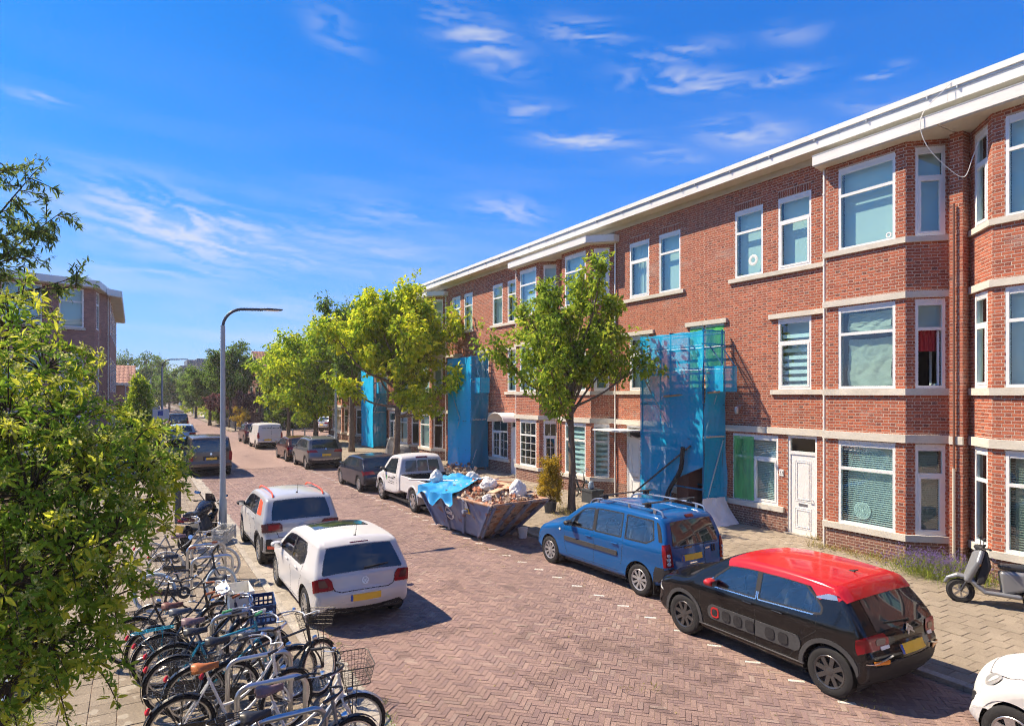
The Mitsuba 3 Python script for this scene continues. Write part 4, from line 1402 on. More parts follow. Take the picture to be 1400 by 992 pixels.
# ---- small hatchback, red roof and black body
def red_roof_car():
    M = place(8.60, 4.38)
    key = thing('parked_car', 'black hatchback with a red roof, red mirrors and padded door strip', 'car', 'cars parked along the kerbs')
    sil = [(0.30, 0.22, .1), (0.12, 0.30, .12, .06), (0.02, 0.48, .16, .09), (0.0, 0.66, .16, .09), (0.06, 0.78, .14, .08), (0.09, 0.90, .12, .07), (0.20, 1.06, .11, .06), (0.42, 1.30, .09, .05), (0.52, 1.405, .08, .04),
           (0.66, 1.435, .08, .035), (1.1, 1.475, .10, .035), (1.6, 1.485, .11, .035), (2.1, 1.465, .11, .035), (2.42, 1.41, .10, .04), (2.85, 1.19, .09, .06), (3.12, 1.03, .12, .08), (3.5, .965, .14, .08), (3.82, .86, .16, .10), (3.95, .70, .18, .12), (3.98, .48, .18, .12),
           (3.90, .28, .14, .08), (3.70, .20, .1), (2.0, .19, .08), (0.9, .19, .08)]
    car = Car(sil, 1.75, [(0, 0.99), (1.2, .97), (3.0, .93), (4, .85)], k=.33, wheels=(.63, 3.17), rw=.318, arch=.05)
    gs = [pg((1.78, .985), (2.62, .965), (2.50, 1.10), (2.22, 1.335), (2.05, 1.385), (1.80, 1.395)), pg((0.86, 1.03), (1.70, .99), (1.72, 1.395), (1.30, 1.385), (1.04, 1.33), (.86, 1.21), (0.76, 1.11), (.76, 1.05))]
    gs = [gs[0], gs[1]]
    body_gl = pg((-.60, .955), (.60, .955), (.56, 1.16), (.50, 1.36), (-.50, 1.36), (-.56, 1.16))
    la = wrap_lamp(car, soft(pg((.44, .765), (.95, .765), (.95, .945), (.50, .935), (.43, .86)), .05), soft(pg((-.1, .77), (.16, .79), (.24, .86), (.18, .93), (-.1, .945)), .05))
    lamps = [('tail_lamp', m, 'lamp_red') for m in la]
    for sg in (-1, 1):
        lamps.append(('tail_lamp_inset', car.rear(rr(min(sg * .50, sg * .66), .80, max(sg * .50, sg * .66), .88, .03), .018), 'lamp_red_dark'))
        lamps.append(('reversing_lamp', car.rear(rr(min(sg * .45, sg * .60), .755, max(sg * .45, sg * .60), .79, .012), .020), 'lamp_clear'))
        lamps.append(('fog_lamp', car.rear(rr(min(sg * .50, sg * .74), .555, max(sg * .50, sg * .74), .62, .02), .018), 'lamp_amber'))
    put_list = []
    red = car.roof(sbox(-.95, .44, .95, 2.36), .006, step=.03)
    # roof sides above the windows
    redside = pg((.44, 1.28), (.70, 1.26), (.80, 1.20), (.98, 1.365), (1.3, 1.425), (1.8, 1.43), (2.07, 1.42), (2.28, 1.345), (2.36, 1.42), (2.0, 1.52), (.44, 1.5)).intersection(car.Epoly.buffer(0.002))
    pad = soft(rr(1.02, .44, 2.63, .66, .10).difference(line([(1.75, .3), (1.75, .8)], .016)), .004)
    pads = MB()
    for i in range(7):
        if i == 4:
            continue
        y = 2.48 - .215 * i if i < 4 else 2.48 - .215 * i + .09
        if i:
            car.side(rr(y - .075, .475, y + .075, .63, .05), .030, m=pads, step=.04, skirt=.03)
    rp_ = car.side(rr(2.405, .475, 2.555, .63, .05), .030, step=.04, skirt=.03)
    ri_ = car.side(rr(2.43, .50, 2.53, .605, .035), .033, step=.04)
    sillm = car.side(sbox(.98, .20, 2.82, .315).intersection(car.Epoly), .012, skirt=.02)
    bump = car.rear(soft(pg((-.95, .24), (.95, .24), (.95, .50), (.62, .52), (.40, .60), (-.40, .60), (-.62, .52), (-.95, .50))), .010, step=.07)
    bumps = car.side(pg((0, .22), (.30, .22), (.27, .40), (.12, .52), (-.1, .52)).intersection(car.Epoly), .010)
    front = car.rear(pg((-.95, .22), (.95, .22), (.95, .44), (-.95, .44)), .008, where='front', step=.08)
    seams = [[(1.75, .30), (1.75, .98)], [(2.78, .95), (2.82, .55), (2.70, .32)], [(1.20, .33), (1.02, .62), (.80, .80), (.80, 1.02)], [(1.2, .33), (2.7, .33)]]
    common_parts(key, M, car, 'dark', (.5, 2.3), seams, [(1.62 - .25, .885), (2.30 - .42, .875)], (0, .70), gs, body_gl, lamps, [
        ('spoiler', red, 'paint_red'), ('roof_side', car.side(redside, .006, skirt=.02, sides=(-1,)), 'paint_red'), ('roof_side', car.side(redside, .006, skirt=.02, sides=(1,)), 'paint_red'), ('door_pad', car.side(pad, .018, skirt=.03), 'grey_plastic'), ('pad_bubbles', pads, 'black_plastic'),
        ('red_pad_frame', rp_, 'paint_red'), ('pad_bubble', ri_, 'black_plastic'), ('sill_cladding', sillm, 'sill_grey'), ('rear_bumper', bump, 'black_plastic'), ('rear_bumper_corner', bumps, 'black_plastic'), ('front_bumper', front, 'black_plastic')],
        wiper=((.05, .985), (-.38, 1.02)), antenna=(.80, 'fin'), mat='paint_black', mirror_at=(2.50, 1.0), mirror_mat='paint_red', wscreen=pg((-.66, 1.07), (.66, 1.07), (.56, 1.37), (-.56, 1.37)), badge=(0, .90, 'double_chevron'), see=True)
    put(part(key, 'wheel_arch_trim'), flare(car), 'grey_plastic', smooth=30, M=M)
    gl = car.side(unary_union([line(list(p.buffer(.026).exterior.coords), .014) for p in gs]).intersection(sbox(.85, .9, 3, 1.07)), .006, skirt=.01, step=.2)
    put(part(key, 'window_chrome'), gl, 'chrome', M=M)
    tr = MB()
    car.side(pg((.50, 1.255), (.66, 1.235), (.84, 1.215), (.85, 1.235), (.70, 1.30), (.50, 1.31)).intersection(car.Epoly), .009, m=tr)
    put(part(key, 'pillar_trim'), tr, 'alloy', M=M)
    sp = MB()
    rs = car.roof(sbox(-.74, .40, .74, .62), .020, skirt=.03)
    put(part(key, 'roof_spoiler'), rs, 'paint_red', smooth=30, M=M)
    sh = MB()
    for sg in (-1, 1):
        car.rear(pg((sg * .44, .66), (sg * .80, .545), (sg * .80, .56), (sg * .46, .68)), .02, m=sh)
    put(part(key, 'lamp_surround'), sh, 'chrome', M=M)
    hl = MB()
    for sg in (-1, 1):
        car.rear(rr(min(sg * .45, sg * .82), .70, max(sg * .45, sg * .82), .78, .03), .01, m=hl, where='front')
    put(part(key, 'headlight'), hl, 'lamp_clear', M=M)
    return key


red_roof_car()


# ---- blue estate
def blue_estate():
    M = place(9.33, 8.66, 0, 0.045)
    key = thing('parked_car', 'blue estate car with roof bars and black side strips, behind the skip', 'car', 'cars parked along the kerbs')
    sil = [(0.32, .26, .08), (.14, .32, .10, .05), (.03, .44, .10, .06), (0.0, .60, .10, .05), (.02, .68, .09, .05), (.05, .90, .08, .05), (.075, 1.08, .08, .05), (.16, 1.36, .08, .05), (.26, 1.54, .09, .05), (.42, 1.615, .09, .04),
           (.9, 1.645, .10, .04), (1.6, 1.655, .10, .04), (2.3, 1.62, .10, .04), (2.62, 1.545, .09, .05), (3.1, 1.27, .10, .07), (3.35, 1.10, .11, .08), (3.75, 1.02, .14, .09), (4.15, .92, .16, .10), (4.36, .76, .17, .12), (4.43, .54, .17, .12), (4.38, .34, .13, .08),
           (4.18, .25, .1), (2.2, .23, .08), (1.0, .23, .08)]
    car = Car(sil, 1.74, [(0, 1.06), (3.2, 1.0), (4.4, .9)], k=.26, wheels=(.79, 3.695), rw=.31, arch=.055)
    gs = [pg((2.16, 1.05), (3.00, 1.035), (2.82, 1.20), (2.46, 1.45), (2.20, 1.48)), pg((1.30, 1.065), (2.06, 1.05), (2.09, 1.485), (1.33, 1.495)), pg((.44, 1.16), (.60, 1.075), (1.16, 1.065), (1.19, 1.49), (.52, 1.475))]
    back = pg((-.64, 1.06), (.64, 1.06), (.60, 1.30), (.56, 1.50), (-.56, 1.50), (-.60, 1.30))
    la = wrap_lamp(car, pg((.66, .70), (.95, .70), (.95, 1.12), (.70, 1.12)), pg((0, .70), (.16, .70), (.20, 1.12), (0, 1.12)), .014)
    lamps = [('tail_lamp', m, 'lamp_red') for m in la]
    for sg in (-1, 1):
        for i in range(3):
            lamps.append(('lamp_lens', car.rear(Point(sg * .755, .76 + .075 * i).buffer(.032), .024, step=.03), 'lamp_clear'))
        lamps.append(('fog_lamp', car.rear(rr(min(sg * .54, sg * .66), .50, max(sg * .54, sg * .66), .57, .02), .02), 'lamp_red'))
    bump = car.rear(soft(pg((-.95, .27), (.95, .27), (.95, .665), (.66, .675), (.58, .58), (-.58, .58), (-.66, .675), (-.95, .665))), .012, step=.07)
    bumps = car.side(pg((0, .24), (.42, .24), (.40, .52), (.36, .66), (-.1, .66)).intersection(car.Epoly), .012)
    strip = MB()
    for a, b in ((1.46, 2.04), (2.13, 3.10)):
        car.side(rr(a - .08, .66, b, .755, .02), .022, m=strip, skirt=.03)
    pil = car.side(pg((.0, 1.13), (.30, 1.13), (.43, 1.50), (.38, 1.56), (.1, 1.56)).intersection(car.Epoly.buffer(.01)), .006)
    front = car.rear(pg((-.95, .27), (.95, .27), (.95, .56), (-.95, .56)), .008, where='front', step=.08)
    seams = [[(2.11, .36), (2.11, 1.05)], [(3.10, 1.0), (3.12, .60), (3.02, .36)], [(1.28, .5), (1.22, .9), (1.24, 1.5)], [(1.35, .36), (3.0, .36)], [(2.11, 1.05), (2.13, 1.5)]]
    gaps = MB()
    car.rear(line([(.18, .66), (.18, 1.5)], .012), .002, m=gaps)  # dark tailgate lines: shade of the gaps drawn as colour
    car.rear(line([(-.62, 1.035), (.62, 1.035)], .012), .002, m=gaps)
    hinge = MB()
    for x in (.40, .47):
        car.rear(rr(x, .86, x + .03, .99, .01), .02, m=hinge)
    common_parts(key, M, car, 'cover', (.4, 2.4), seams, [(1.46 - .02, .90), (2.28 - .02, .90)], (-.16, .83), gs, back, lamps,
                 [('rear_bumper', bump, 'black_plastic'), ('rear_bumper_corner', bumps, 'black_plastic'), ('side_strip', strip, 'grey_plastic'), ('rear_pillar_trim', pil, 'black_plastic'), ('front_bumper', front, 'grey_plastic'), ('tailgate_gap_shade', gaps, 'black_rubber'), ('door_hinges', hinge, 'black_plastic')],
                 mat='paint_blue', mirror_at=(2.84, 1.06), mirror_mat='black_plastic', wscreen=pg((-.66, 1.17), (.66, 1.17), (.58, 1.56), (-.58, 1.56)), see=True)
    bl = MB()
    car.rear(rr(-.36, 1.0, -.16, 1.03, .008), .012, m=bl)
    car.rear(rr(-.11, 1.535, .11, 1.575, .01), .014, m=bl)
    put(part(key, 'brake_light'), bl, 'lamp_red_dark', M=M)
    ch = MB()
    car.rear(rr(-.26, .715, -.06, .735, .005), .012, m=ch)
    car.rear(rr(.22, .93, .34, .96, .005), .012, m=ch)
    put(part(key, 'badge'), ch, 'chrome', M=M)
    rails = MB()
    for sg in (-1, 1):
        q = [car.strip_pt(car.t_of(y=y, side='top'), sg * .60, h) for y, h in ((.36, .0), (.42, .07), (.6, .085), (1.4, .085), (2.2, .085), (2.42, .06), (2.52, 0.0))]
        rails.tube(catmull(q, 5), .018, 8)
        for y in (1.3, 2.25, .6):
            a = car.strip_pt(car.t_of(y=y, side='top'), sg * .60, 0)
            rails.bar(a, a + [0, 0, .085], .05, .03)
    put(part(key, 'roof_rail'), rails, 'alloy', smooth=40, M=M)
    for y in (.78, 2.02):
        b = MB()
        p = car.strip_pt(car.t_of(y=y, side='top'), 0.0, 0.135)
        b.bar(p - [.74, 0, 0], p + [.74, 0, 0], .06, .022, up=(0, 0, 1))
        bar = part(key, 'roof_bar')
        put(bar, b, 'alloy_dark', M=M)
        for sg in (-1, 1):
            f = MB().box(sg * .60 - .05, sg * .60 + .05, p[1] - .045, p[1] + .045, p[2] - .075, p[2] + .012)
            put(part(bar, 'clamp'), f, 'black_plastic', M=M)
    for y in (.79, 3.695):
        for x in (-.73, .73):
            put(part(key, 'mud_flap'), MB().box(x - .11, x + .11, y - .40, y - .385, .12, .42), 'black_rubber', M=M)
    fi = car.side(Point(3.26, .88).buffer(.028), .01, sides=(-1,))
    put(part(key, 'side_repeater'), fi, 'lamp_clear', M=M)
    return key


blue_estate()


# ---- white hatchback, left lane
def white_hatch():
    M = place(3.34, 10.42, 0, 0.0)
    key = thing('parked_car', 'white hatchback with a dark sunroof and a black aerial, beside the bicycles', 'car', 'cars parked along the kerbs')
    sil = [(0.34, .24, .08), (.16, .28, .10, .05), (.03, .42, .14, .08), (0.0, .60, .14, .09), (.045, .72, .11, .09), (.07, .82, .09, .08), (.095, .92, .09, .07), (.26, 1.14, .09, .06), (.40, 1.36, .06, .05), (.50, 1.415, .06, .045),
           (.9, 1.45, .10, .04), (1.5, 1.462, .11, .04), (2.1, 1.435, .11, .04), (2.40, 1.38, .10, .045), (2.88, 1.12, .09, .06), (3.12, .995, .11, .08), (3.5, .93, .14, .09), (3.85, .83, .16, .11), (4.0, .68, .18, .12), (4.05, .48, .18, .12), (3.98, .28, .14, .08), (3.78, .20, .1), (2.0, .19, .08), (.9, .19, .08)]
    car = Car(sil, 1.75, [(0, .955), (1.2, .945), (3.0, .90), (4, .8)], k=.37, taper=(.10, .14), wheels=(.76, 3.31), rw=.315, arch=.05)
    gs = [pg((1.80, .965), (2.74, .945), (2.58, 1.09), (2.24, 1.32), (2.05, 1.365), (1.82, 1.375)), pg((.86, 1.04), (1.02, .985), (1.71, .97), (1.74, 1.375), (1.30, 1.36), (1.04, 1.29), (.88, 1.16))]
    back = pg((-.70, .96), (.70, .96), (.64, 1.14), (.56, 1.335), (-.56, 1.335), (-.64, 1.14))
    la = wrap_lamp(car, soft(pg((.52, .715), (.95, .715), (.95, .915), (.60, .915), (.54, .84)), .02), soft(pg((-.1, .73), (.14, .76), (.22, .84), (.18, .90), (-.1, .91)), .02), .014)
    lamps = [('tail_lamp', m, 'lamp_red') for m in la]
    for sg in (-1, 1):
        lamps.append(('tail_lamp_inset', car.rear(soft(pg((sg * .60, .76), (sg * .74, .76), (sg * .76, .88), (sg * .66, .88)), .01), .02), 'lamp_red_dark'))
    gap = MB()
    car.rear(line([(-.62, .925), (-.50, .70), (-.40, .665), (.40, .665), (.50, .70), (.62, .925)], .012), .002, m=gap)  # dark line stands for the shade in the tailgate joint
    diff = car.rear(soft(pg((-.74, .25), (.74, .25), (.62, .37), (-.62, .37)), .02), .01)
    rec = car.rear(soft(pg((-.40, .46), (.40, .46), (.34, .62), (-.34, .62)), .02), .004)
    seams = [[(1.76, .32), (1.76, .96)], [(2.92, .90), (2.90, .5), (2.76, .30)], [(1.20, .34), (1.10, .62), (.90, .78), (.86, 1.02)], [(1.2, .32), (2.76, .30)]]
    roofg = car.roof(sbox(-.50, 1.45, .50, 2.30), .006)
    common_parts(key, M, car, 'alloy', (.5, 2.3), seams, [(1.22, .875), (2.0, .865)], (0, .545), gs, back, lamps, [('tailgate_gap_shade', gap, 'black_rubber'), ('rear_valance', diff, 'black_plastic'), ('plate_recess', rec, 'paint_white'), ('sunroof', roofg, 'car_glass')],
                 wiper=((.02, .98), (.44, 1.02)), antenna=(.62, 'rod'), mat='paint_white', mirror_at=(2.58, .98), wscreen=pg((-.64, 1.02), (.64, 1.02), (.56, 1.38), (-.56, 1.38)), badge=(0, .80, 'ring_letters'), see=True)
    sp = car.roof(sbox(-.58, .385, .58, .60), .014, skirt=.03)
    put(part(key, 'roof_spoiler'), sp, 'paint_white', smooth=30, M=M)
    bl = car.rear(rr(-.16, 1.365, .16, 1.378, .004), .016)
    put(part(key, 'brake_light'), bl, 'lamp_red_dark', M=M)
    return key


white_hatch()


# ---- pearl crossover with orange trim
def orange_crossover():
    M = place(3.32, 14.95, 0, 0.0)
    key = thing('parked_car', 'silver white crossover with orange roof rails and orange rear quarter panels', 'car', 'cars parked along the kerbs')
    sil = [(0.34, .27, .08), (.16, .32, .10, .05), (.03, .48, .14, .08), (0.0, .68, .14, .09), (.05, .80, .12, .09), (.07, .92, .11, .08), (.10, 1.06, .11, .08), (.22, 1.28, .11, .07), (.38, 1.51, .08, .05), (.52, 1.575, .08, .045),
           (.9, 1.605, .10, .04), (1.5, 1.615, .11, .04), (2.1, 1.59, .11, .04), (2.42, 1.52, .10, .045), (2.92, 1.24, .09, .06), (3.16, 1.11, .11, .08), (3.5, 1.05, .15, .09), (3.88, .94, .17, .11), (4.08, .78, .18, .12), (4.15, .54, .18, .12), (4.08, .34, .14, .08), (3.88, .25, .1), (2.0, .24, .08), (.9, .24, .08)]
    car = Car(sil, 1.77, [(0, 1.09), (1.2, 1.08), (3.0, 1.03), (4, .92)], k=.29, wheels=(.76, 3.36), rw=.335, arch=.055)
    gs = [pg((1.84, 1.11), (2.78, 1.08), (2.60, 1.23), (2.26, 1.46), (2.08, 1.505), (1.86, 1.515)), pg((1.02, 1.125), (1.75, 1.11), (1.78, 1.515), (1.10, 1.49))]
    quarter = pg((.50, 1.15), (.92, 1.13), (1.0, 1.48), (.66, 1.43))
    back = pg((-.66, 1.085), (.66, 1.085), (.64, 1.28), (.58, 1.50), (-.58, 1.50), (-.64, 1.28))
    la = wrap_lamp(car, soft(pg((.44, .83), (.95, .83), (.95, 1.03), (.50, 1.03), (.44, .97)), .02), pg((0, .85), (.22, .87), (.24, 1.0), (0, 1.02)), .016)
    lamps = [('tail_lamp', m, 'lamp_red_dark') for m in la]
    for sg in (-1, 1):
        lamps.append(('tail_lamp_inset', car.rear(rr(min(sg * .50, sg * .74), .87, max(sg * .50, sg * .74), .99, .03), .022), 'lamp_red'))
        lamps.append(('orange_reflector', car.rear(rr(min(sg * .52, sg * .76), .42, max(sg * .52, sg * .76), .50, .02), .022), 'paint_orange'))
    bump = car.rear(soft(pg((-.95, .27), (.95, .27), (.95, .68), (.70, .70), (.56, .56), (.46, .50), (-.46, .50), (-.56, .56), (-.70, .70), (-.95, .68))), .012, step=.07)
    bumps = car.side(pg((-.1, .26), (.46, .26), (.44, .52), (.36, .70), (-.1, .72)).intersection(car.Epoly), .012)
    gap = car.rear(line([(-.64, 1.05), (-.52, .72), (.52, .72), (.64, 1.05)], .012), .002)  # shade of the tailgate groove laid on as a black strip
    seams = [[(1.80, .36), (1.80, 1.10)], [(2.98, 1.02), (2.98, .6), (2.82, .38)], [(1.24, .42), (1.12, .72), (.98, .86), (.98, 1.12)], [(1.2, .37), (2.82, .38)]]
    sill = car.side(sbox(1.12, .25, 2.98, .39).intersection(car.Epoly), .012)
    common_parts(key, M, car, 'alloy', (.5, 2.3), seams, [(1.26, 1.0), (2.06, .985)], (0, .625), gs, back, lamps,
                 [('rear_bumper', bump, 'black_plastic'), ('rear_bumper_corner', bumps, 'black_plastic'), ('quarter_panel', car.side(soft(quarter), .006), 'paint_orange'), ('tailgate_gap_shade', gap, 'black_rubber'), ('sill_cladding', sill, 'black_plastic')],
                 antenna=(.66, 'rod'), mat='paint_pearl', mirror_at=(2.62, 1.12), mirror_mat='black_plastic', wscreen=pg((-.66, 1.14), (.66, 1.14), (.56, 1.52), (-.56, 1.52)), badge=(0, .92, 'double_chevron'), see=True)
    put(part(key, 'wheel_arch_trim'), flare(car, .05), 'black_plastic', smooth=30, M=M)
    for sg in (-1, 1):
        q = [car.strip_pt(car.t_of(y=y, side='top'), sg * .57, h) for y, h in ((.50, .005), (.60, .05), (.9, .065), (1.6, .065), (2.2, .05), (2.46, .0))]
        put(part(key, 'roof_rail'), MB().tube(catmull(q, 5), .020, 8), 'paint_orange', smooth=40, M=M)
    return key


orange_crossover()
GEN = {}


def generic(name_label, M, kind, mat, wheel_style='alloy', cat='car', lamp='lamp_red', far=True, plate=True, name='parked_car', tail=None):
    """Cars farther down the street: four body kinds."""
    key = thing(name, name_label, cat, 'cars parked along the kerbs')
    if kind == 'suv':
        sil = [(0.34, .30, .08), (.14, .34, .10, .05), (.02, .52, .14, .08), (0, .72, .14, .09), (.05, .84, .11, .08), (.08, .98, .11, .08), (.12, 1.10, .10, .07), (.34, 1.36, .09, .06), (.46, 1.57, .07, .05), (.60, 1.61, .08, .045),
               (1.1, 1.65, .10, .04), (1.7, 1.66, .11, .04), (2.3, 1.63, .11, .04), (2.62, 1.57, .10, .045), (3.15, 1.27, .09, .06), (3.36, 1.13, .12, .08), (3.8, 1.07, .15, .09), (4.2, .97, .17, .11), (4.42, .80, .18, .12), (4.49, .56, .18, .12), (4.42, .34, .14, .08), (4.2, .26, .1), (2.2, .25, .08), (.9, .25, .08)]
        car = Car(sil, 1.84, [(0, 1.11), (1.2, 1.10), (3.3, 1.03), (4.4, .92)], k=.30, wheels=(.82, 3.5), rw=.345, arch=.055)
        gs = [pg((2.02, 1.14), (3.0, 1.10), (2.80, 1.25), (2.44, 1.50), (2.04, 1.545)), pg((1.14, 1.16), (1.93, 1.145), (1.95, 1.55), (1.22, 1.54)), pg((.62, 1.18), (1.05, 1.165), (1.12, 1.53), (.82, 1.46))]
        back, zl, pz, ws = pg((-.68, 1.12), (.68, 1.12), (.60, 1.54), (-.60, 1.54)), (.92, 1.06), .78, pg((-.68, 1.18), (.68, 1.18), (.58, 1.57), (-.58, 1.57))
        handles, mir = [(1.36, 1.0), (2.24, .99)], (2.84, 1.14)
        seams = [[(1.98, .38), (1.98, 1.14)], [(3.2, 1.03), (3.18, .6), (3.04, .38)], [(1.3, .45), (1.15, .8), (1.1, 1.15)], [(1.3, .38), (3.04, .38)]]
    elif kind == 'hatch':
        sil = [(0.34, .26, .08), (.14, .30, .10, .05), (.02, .46, .14, .08), (0, .64, .14, .09), (.05, .76, .11, .08), (.08, .90, .10, .08), (.14, .99, .09, .07), (.42, 1.22, .09, .06), (.56, 1.375, .07, .05), (.72, 1.41, .08, .045),
               (1.2, 1.435, .10, .04), (1.7, 1.44, .11, .04), (2.2, 1.415, .11, .04), (2.55, 1.35, .10, .045), (3.1, 1.08, .09, .06), (3.3, .97, .12, .08), (3.75, .90, .15, .09), (4.1, .80, .17, .11), (4.28, .66, .18, .12), (4.33, .48, .18, .12), (4.26, .28, .14, .08), (4.05, .20, .1), (2.2, .19, .08), (.9, .19, .08)]
        car = Car(sil, 1.80, [(0, .97), (1.2, .96), (3.2, .90), (4.3, .78)], k=.32, wheels=(.80, 3.43), rw=.32, arch=.05)
        gs = [pg((1.98, .98), (2.92, .95), (2.72, 1.09), (2.36, 1.31), (2.0, 1.355)), pg((1.14, 1.0), (1.89, .985), (1.91, 1.36), (1.2, 1.345)), pg((.78, 1.05), (1.05, 1.01), (1.10, 1.34), (.98, 1.28))]
        back, zl, pz, ws = pg((-.64, .98), (.64, .98), (.56, 1.34), (-.56, 1.34)), (.76, .90), .55, pg((-.66, 1.03), (.66, 1.03), (.56, 1.37), (-.56, 1.37))
        handles, mir = [(1.36, .875), (2.24, .865)], (2.74, .99)
        seams = [[(1.94, .32), (1.94, .97)], [(3.1, .90), (3.08, .5), (2.94, .30)], [(1.3, .36), (1.15, .66), (1.1, 1.0)], [(1.3, .31), (2.94, .30)]]
    elif kind == 'van':
        sil = [(0.34, .30, .08), (.12, .34, .08, .03), (.02, .46, .08, .03), (0, .62, .07, .03), (.03, .74, .07, .03), (.035, .95, .06, .03), (.05, 1.25, .06, .03), (.09, 1.58, .06, .03), (.13, 1.74, .07, .03), (.24, 1.81, .08, .035),
               (.8, 1.835, .09, .04), (1.8, 1.84, .10, .04), (2.7, 1.80, .10, .04), (3.0, 1.73, .10, .045), (3.5, 1.36, .10, .06), (3.66, 1.20, .12, .08), (4.0, 1.10, .15, .09), (4.3, .96, .17, .11), (4.44, .78, .18, .12), (4.48, .56, .18, .12), (4.42, .34, .14, .08), (4.2, .26, .1), (2.2, .25, .08), (.9, .25, .08)]
        car = Car(sil, 1.82, [(0, 1.12), (3.4, 1.07), (4.4, .95)], k=.15, wheels=(.86, 3.55), rw=.325, arch=.05)
        gs = [pg((2.52, 1.14), (3.42, 1.11), (3.24, 1.28), (2.92, 1.56), (2.56, 1.60))]
        back, zl, pz, ws = None, (.80, 1.2), .68, pg((-.70, 1.26), (.70, 1.26), (.64, 1.72), (-.64, 1.72))
        handles, mir = [(2.66, .98)], (3.26, 1.16)
        seams = [[(2.46, .36), (2.46, 1.64)], [(3.5, 1.05), (3.46, .6), (3.3, .36)], [(1.2, .4), (1.2, 1.64)], [(1.3, .36), (3.3, .36)]]
    else:  # 'bus': a big van with rear glass
        sil = [(0.34, .32, .08), (.12, .36, .08, .03), (.02, .48, .08, .03), (0, .64, .08, .03), (.03, .78, .07, .03), (.04, 1.0, .06, .03), (.06, 1.25, .06, .03), (.12, 1.65, .06, .03), (.18, 1.82, .07, .03), (.30, 1.88, .08, .035),
               (.8, 1.905, .09, .04), (2.2, 1.91, .10, .04), (3.2, 1.87, .10, .04), (3.55, 1.78, .10, .045), (4.05, 1.36, .10, .06), (4.2, 1.22, .12, .08), (4.5, 1.12, .15, .09), (4.78, .98, .17, .11), (4.92, .78, .18, .12), (4.96, .56, .18, .12), (4.9, .36, .14, .08), (4.7, .28, .1), (2.2, .27, .08), (.9, .27, .08)]
        car = Car(sil, 1.94, [(0, 1.18), (3.9, 1.12), (4.9, .98)], k=.17, wheels=(.92, 4.0), rw=.335, arch=.05)
        gs = [pg((2.98, 1.20), (3.95, 1.17), (3.78, 1.36), (3.46, 1.65), (3.0, 1.69)), pg((1.6, 1.22), (2.86, 1.20), (2.88, 1.70), (1.62, 1.72)), pg((.4, 1.23), (1.5, 1.22), (1.52, 1.72), (.46, 1.72))]
        back, zl, pz, ws = soft(pg((-.80, 1.20), (.80, 1.20), (.74, 1.74), (-.74, 1.74)), .05), (.78, 1.22), .88, pg((-.74, 1.28), (.74, 1.28), (.68, 1.78), (-.68, 1.78))
        handles, mir = [(3.1, 1.05)], (3.78, 1.24)
        seams = [[(2.92, .38), (2.92, 1.72)], [(4.05, 1.1), (4.0, .6), (3.8, .38)], [(1.5, .4), (1.55, 1.75)], [(1.3, .38), (3.8, .38)]]
    tall = kind in ('van', 'bus')
    if tall:
        la = wrap_lamp(car, pg((car.W / 2 - .20, zl[0]), (.99, zl[0]), (.99, zl[1]), (car.W / 2 - .17, zl[1])), pg((0, zl[0]), (.10, zl[0]), (.12, zl[1]), (0, zl[1])), .014)
    else:
        la = wrap_lamp(car, soft(pg((.40, zl[0]), (.99, zl[0]), (.99, zl[1]), (.50, zl[1])), .012), pg((0, zl[0]), (.26, zl[0] + .04), (.34, zl[1] - .02), (0, zl[1])), .014)
    lamps = [('tail_lamp', m, lamp) for m in la]
    trims = [('rear_bumper', car.rear(soft(pg((-.99, .34), (.99, .34), (.99, .50), (-.99, .50)), .02), .012), 'black_plastic')]
    if kind == 'suv':
        tr = car.rear(rr(-.7, .53, .7, .57, .01), .016)
        trims += [('bumper_trim', tr, 'alloy'), ('roof_rail', MB().tube(catmull([car.strip_pt(car.t_of(y=y, side='top'), .6, h) for y, h in ((.6, 0), (.75, .05), (2.2, .05), (2.5, 0))], 5), .016, 8), 'alloy'), ('roof_rail', MB().tube(catmull([car.strip_pt(car.t_of(y=y, side='top'), -.6, h) for y, h in ((.6, 0), (.75, .05), (2.2, .05), (2.5, 0))], 5), .016, 8), 'alloy')]
    if tall:
        gp = MB()
        if kind == 'van':
            car.rear(line([(.1, .55), (.1, 1.7)], .014), .002, m=gp)
        else:
            car.rear(line([(-.80, .62), (.80, .62)], .014), .002, m=gp)
            car.rear(rr(-.34, .80, .34, .99, .03), .003, m=gp)
        trims.append(('tailgate_gap_shade', gp, 'black_rubber'))  # black strips carry the painted shade of the rear door gaps
    common_parts(key, M, car, wheel_style, None, seams, handles, ((-.2 if kind == 'van' else 0), pz) if plate else None, gs, back, lamps, trims, mat=mat, mirror_at=mir, mirror_mat=mat if kind in ('suv', 'hatch') else 'black_plastic', wscreen=ws, badge=(0, (zl[1] + .02 if not tall else 1.1), 'round') if kind != 'van' else None, wiper=((0, 1.16 if kind == 'suv' else 1.02), (-.4, 1.19 if kind == 'suv' else 1.05)) if not tall else None)
    return key, car


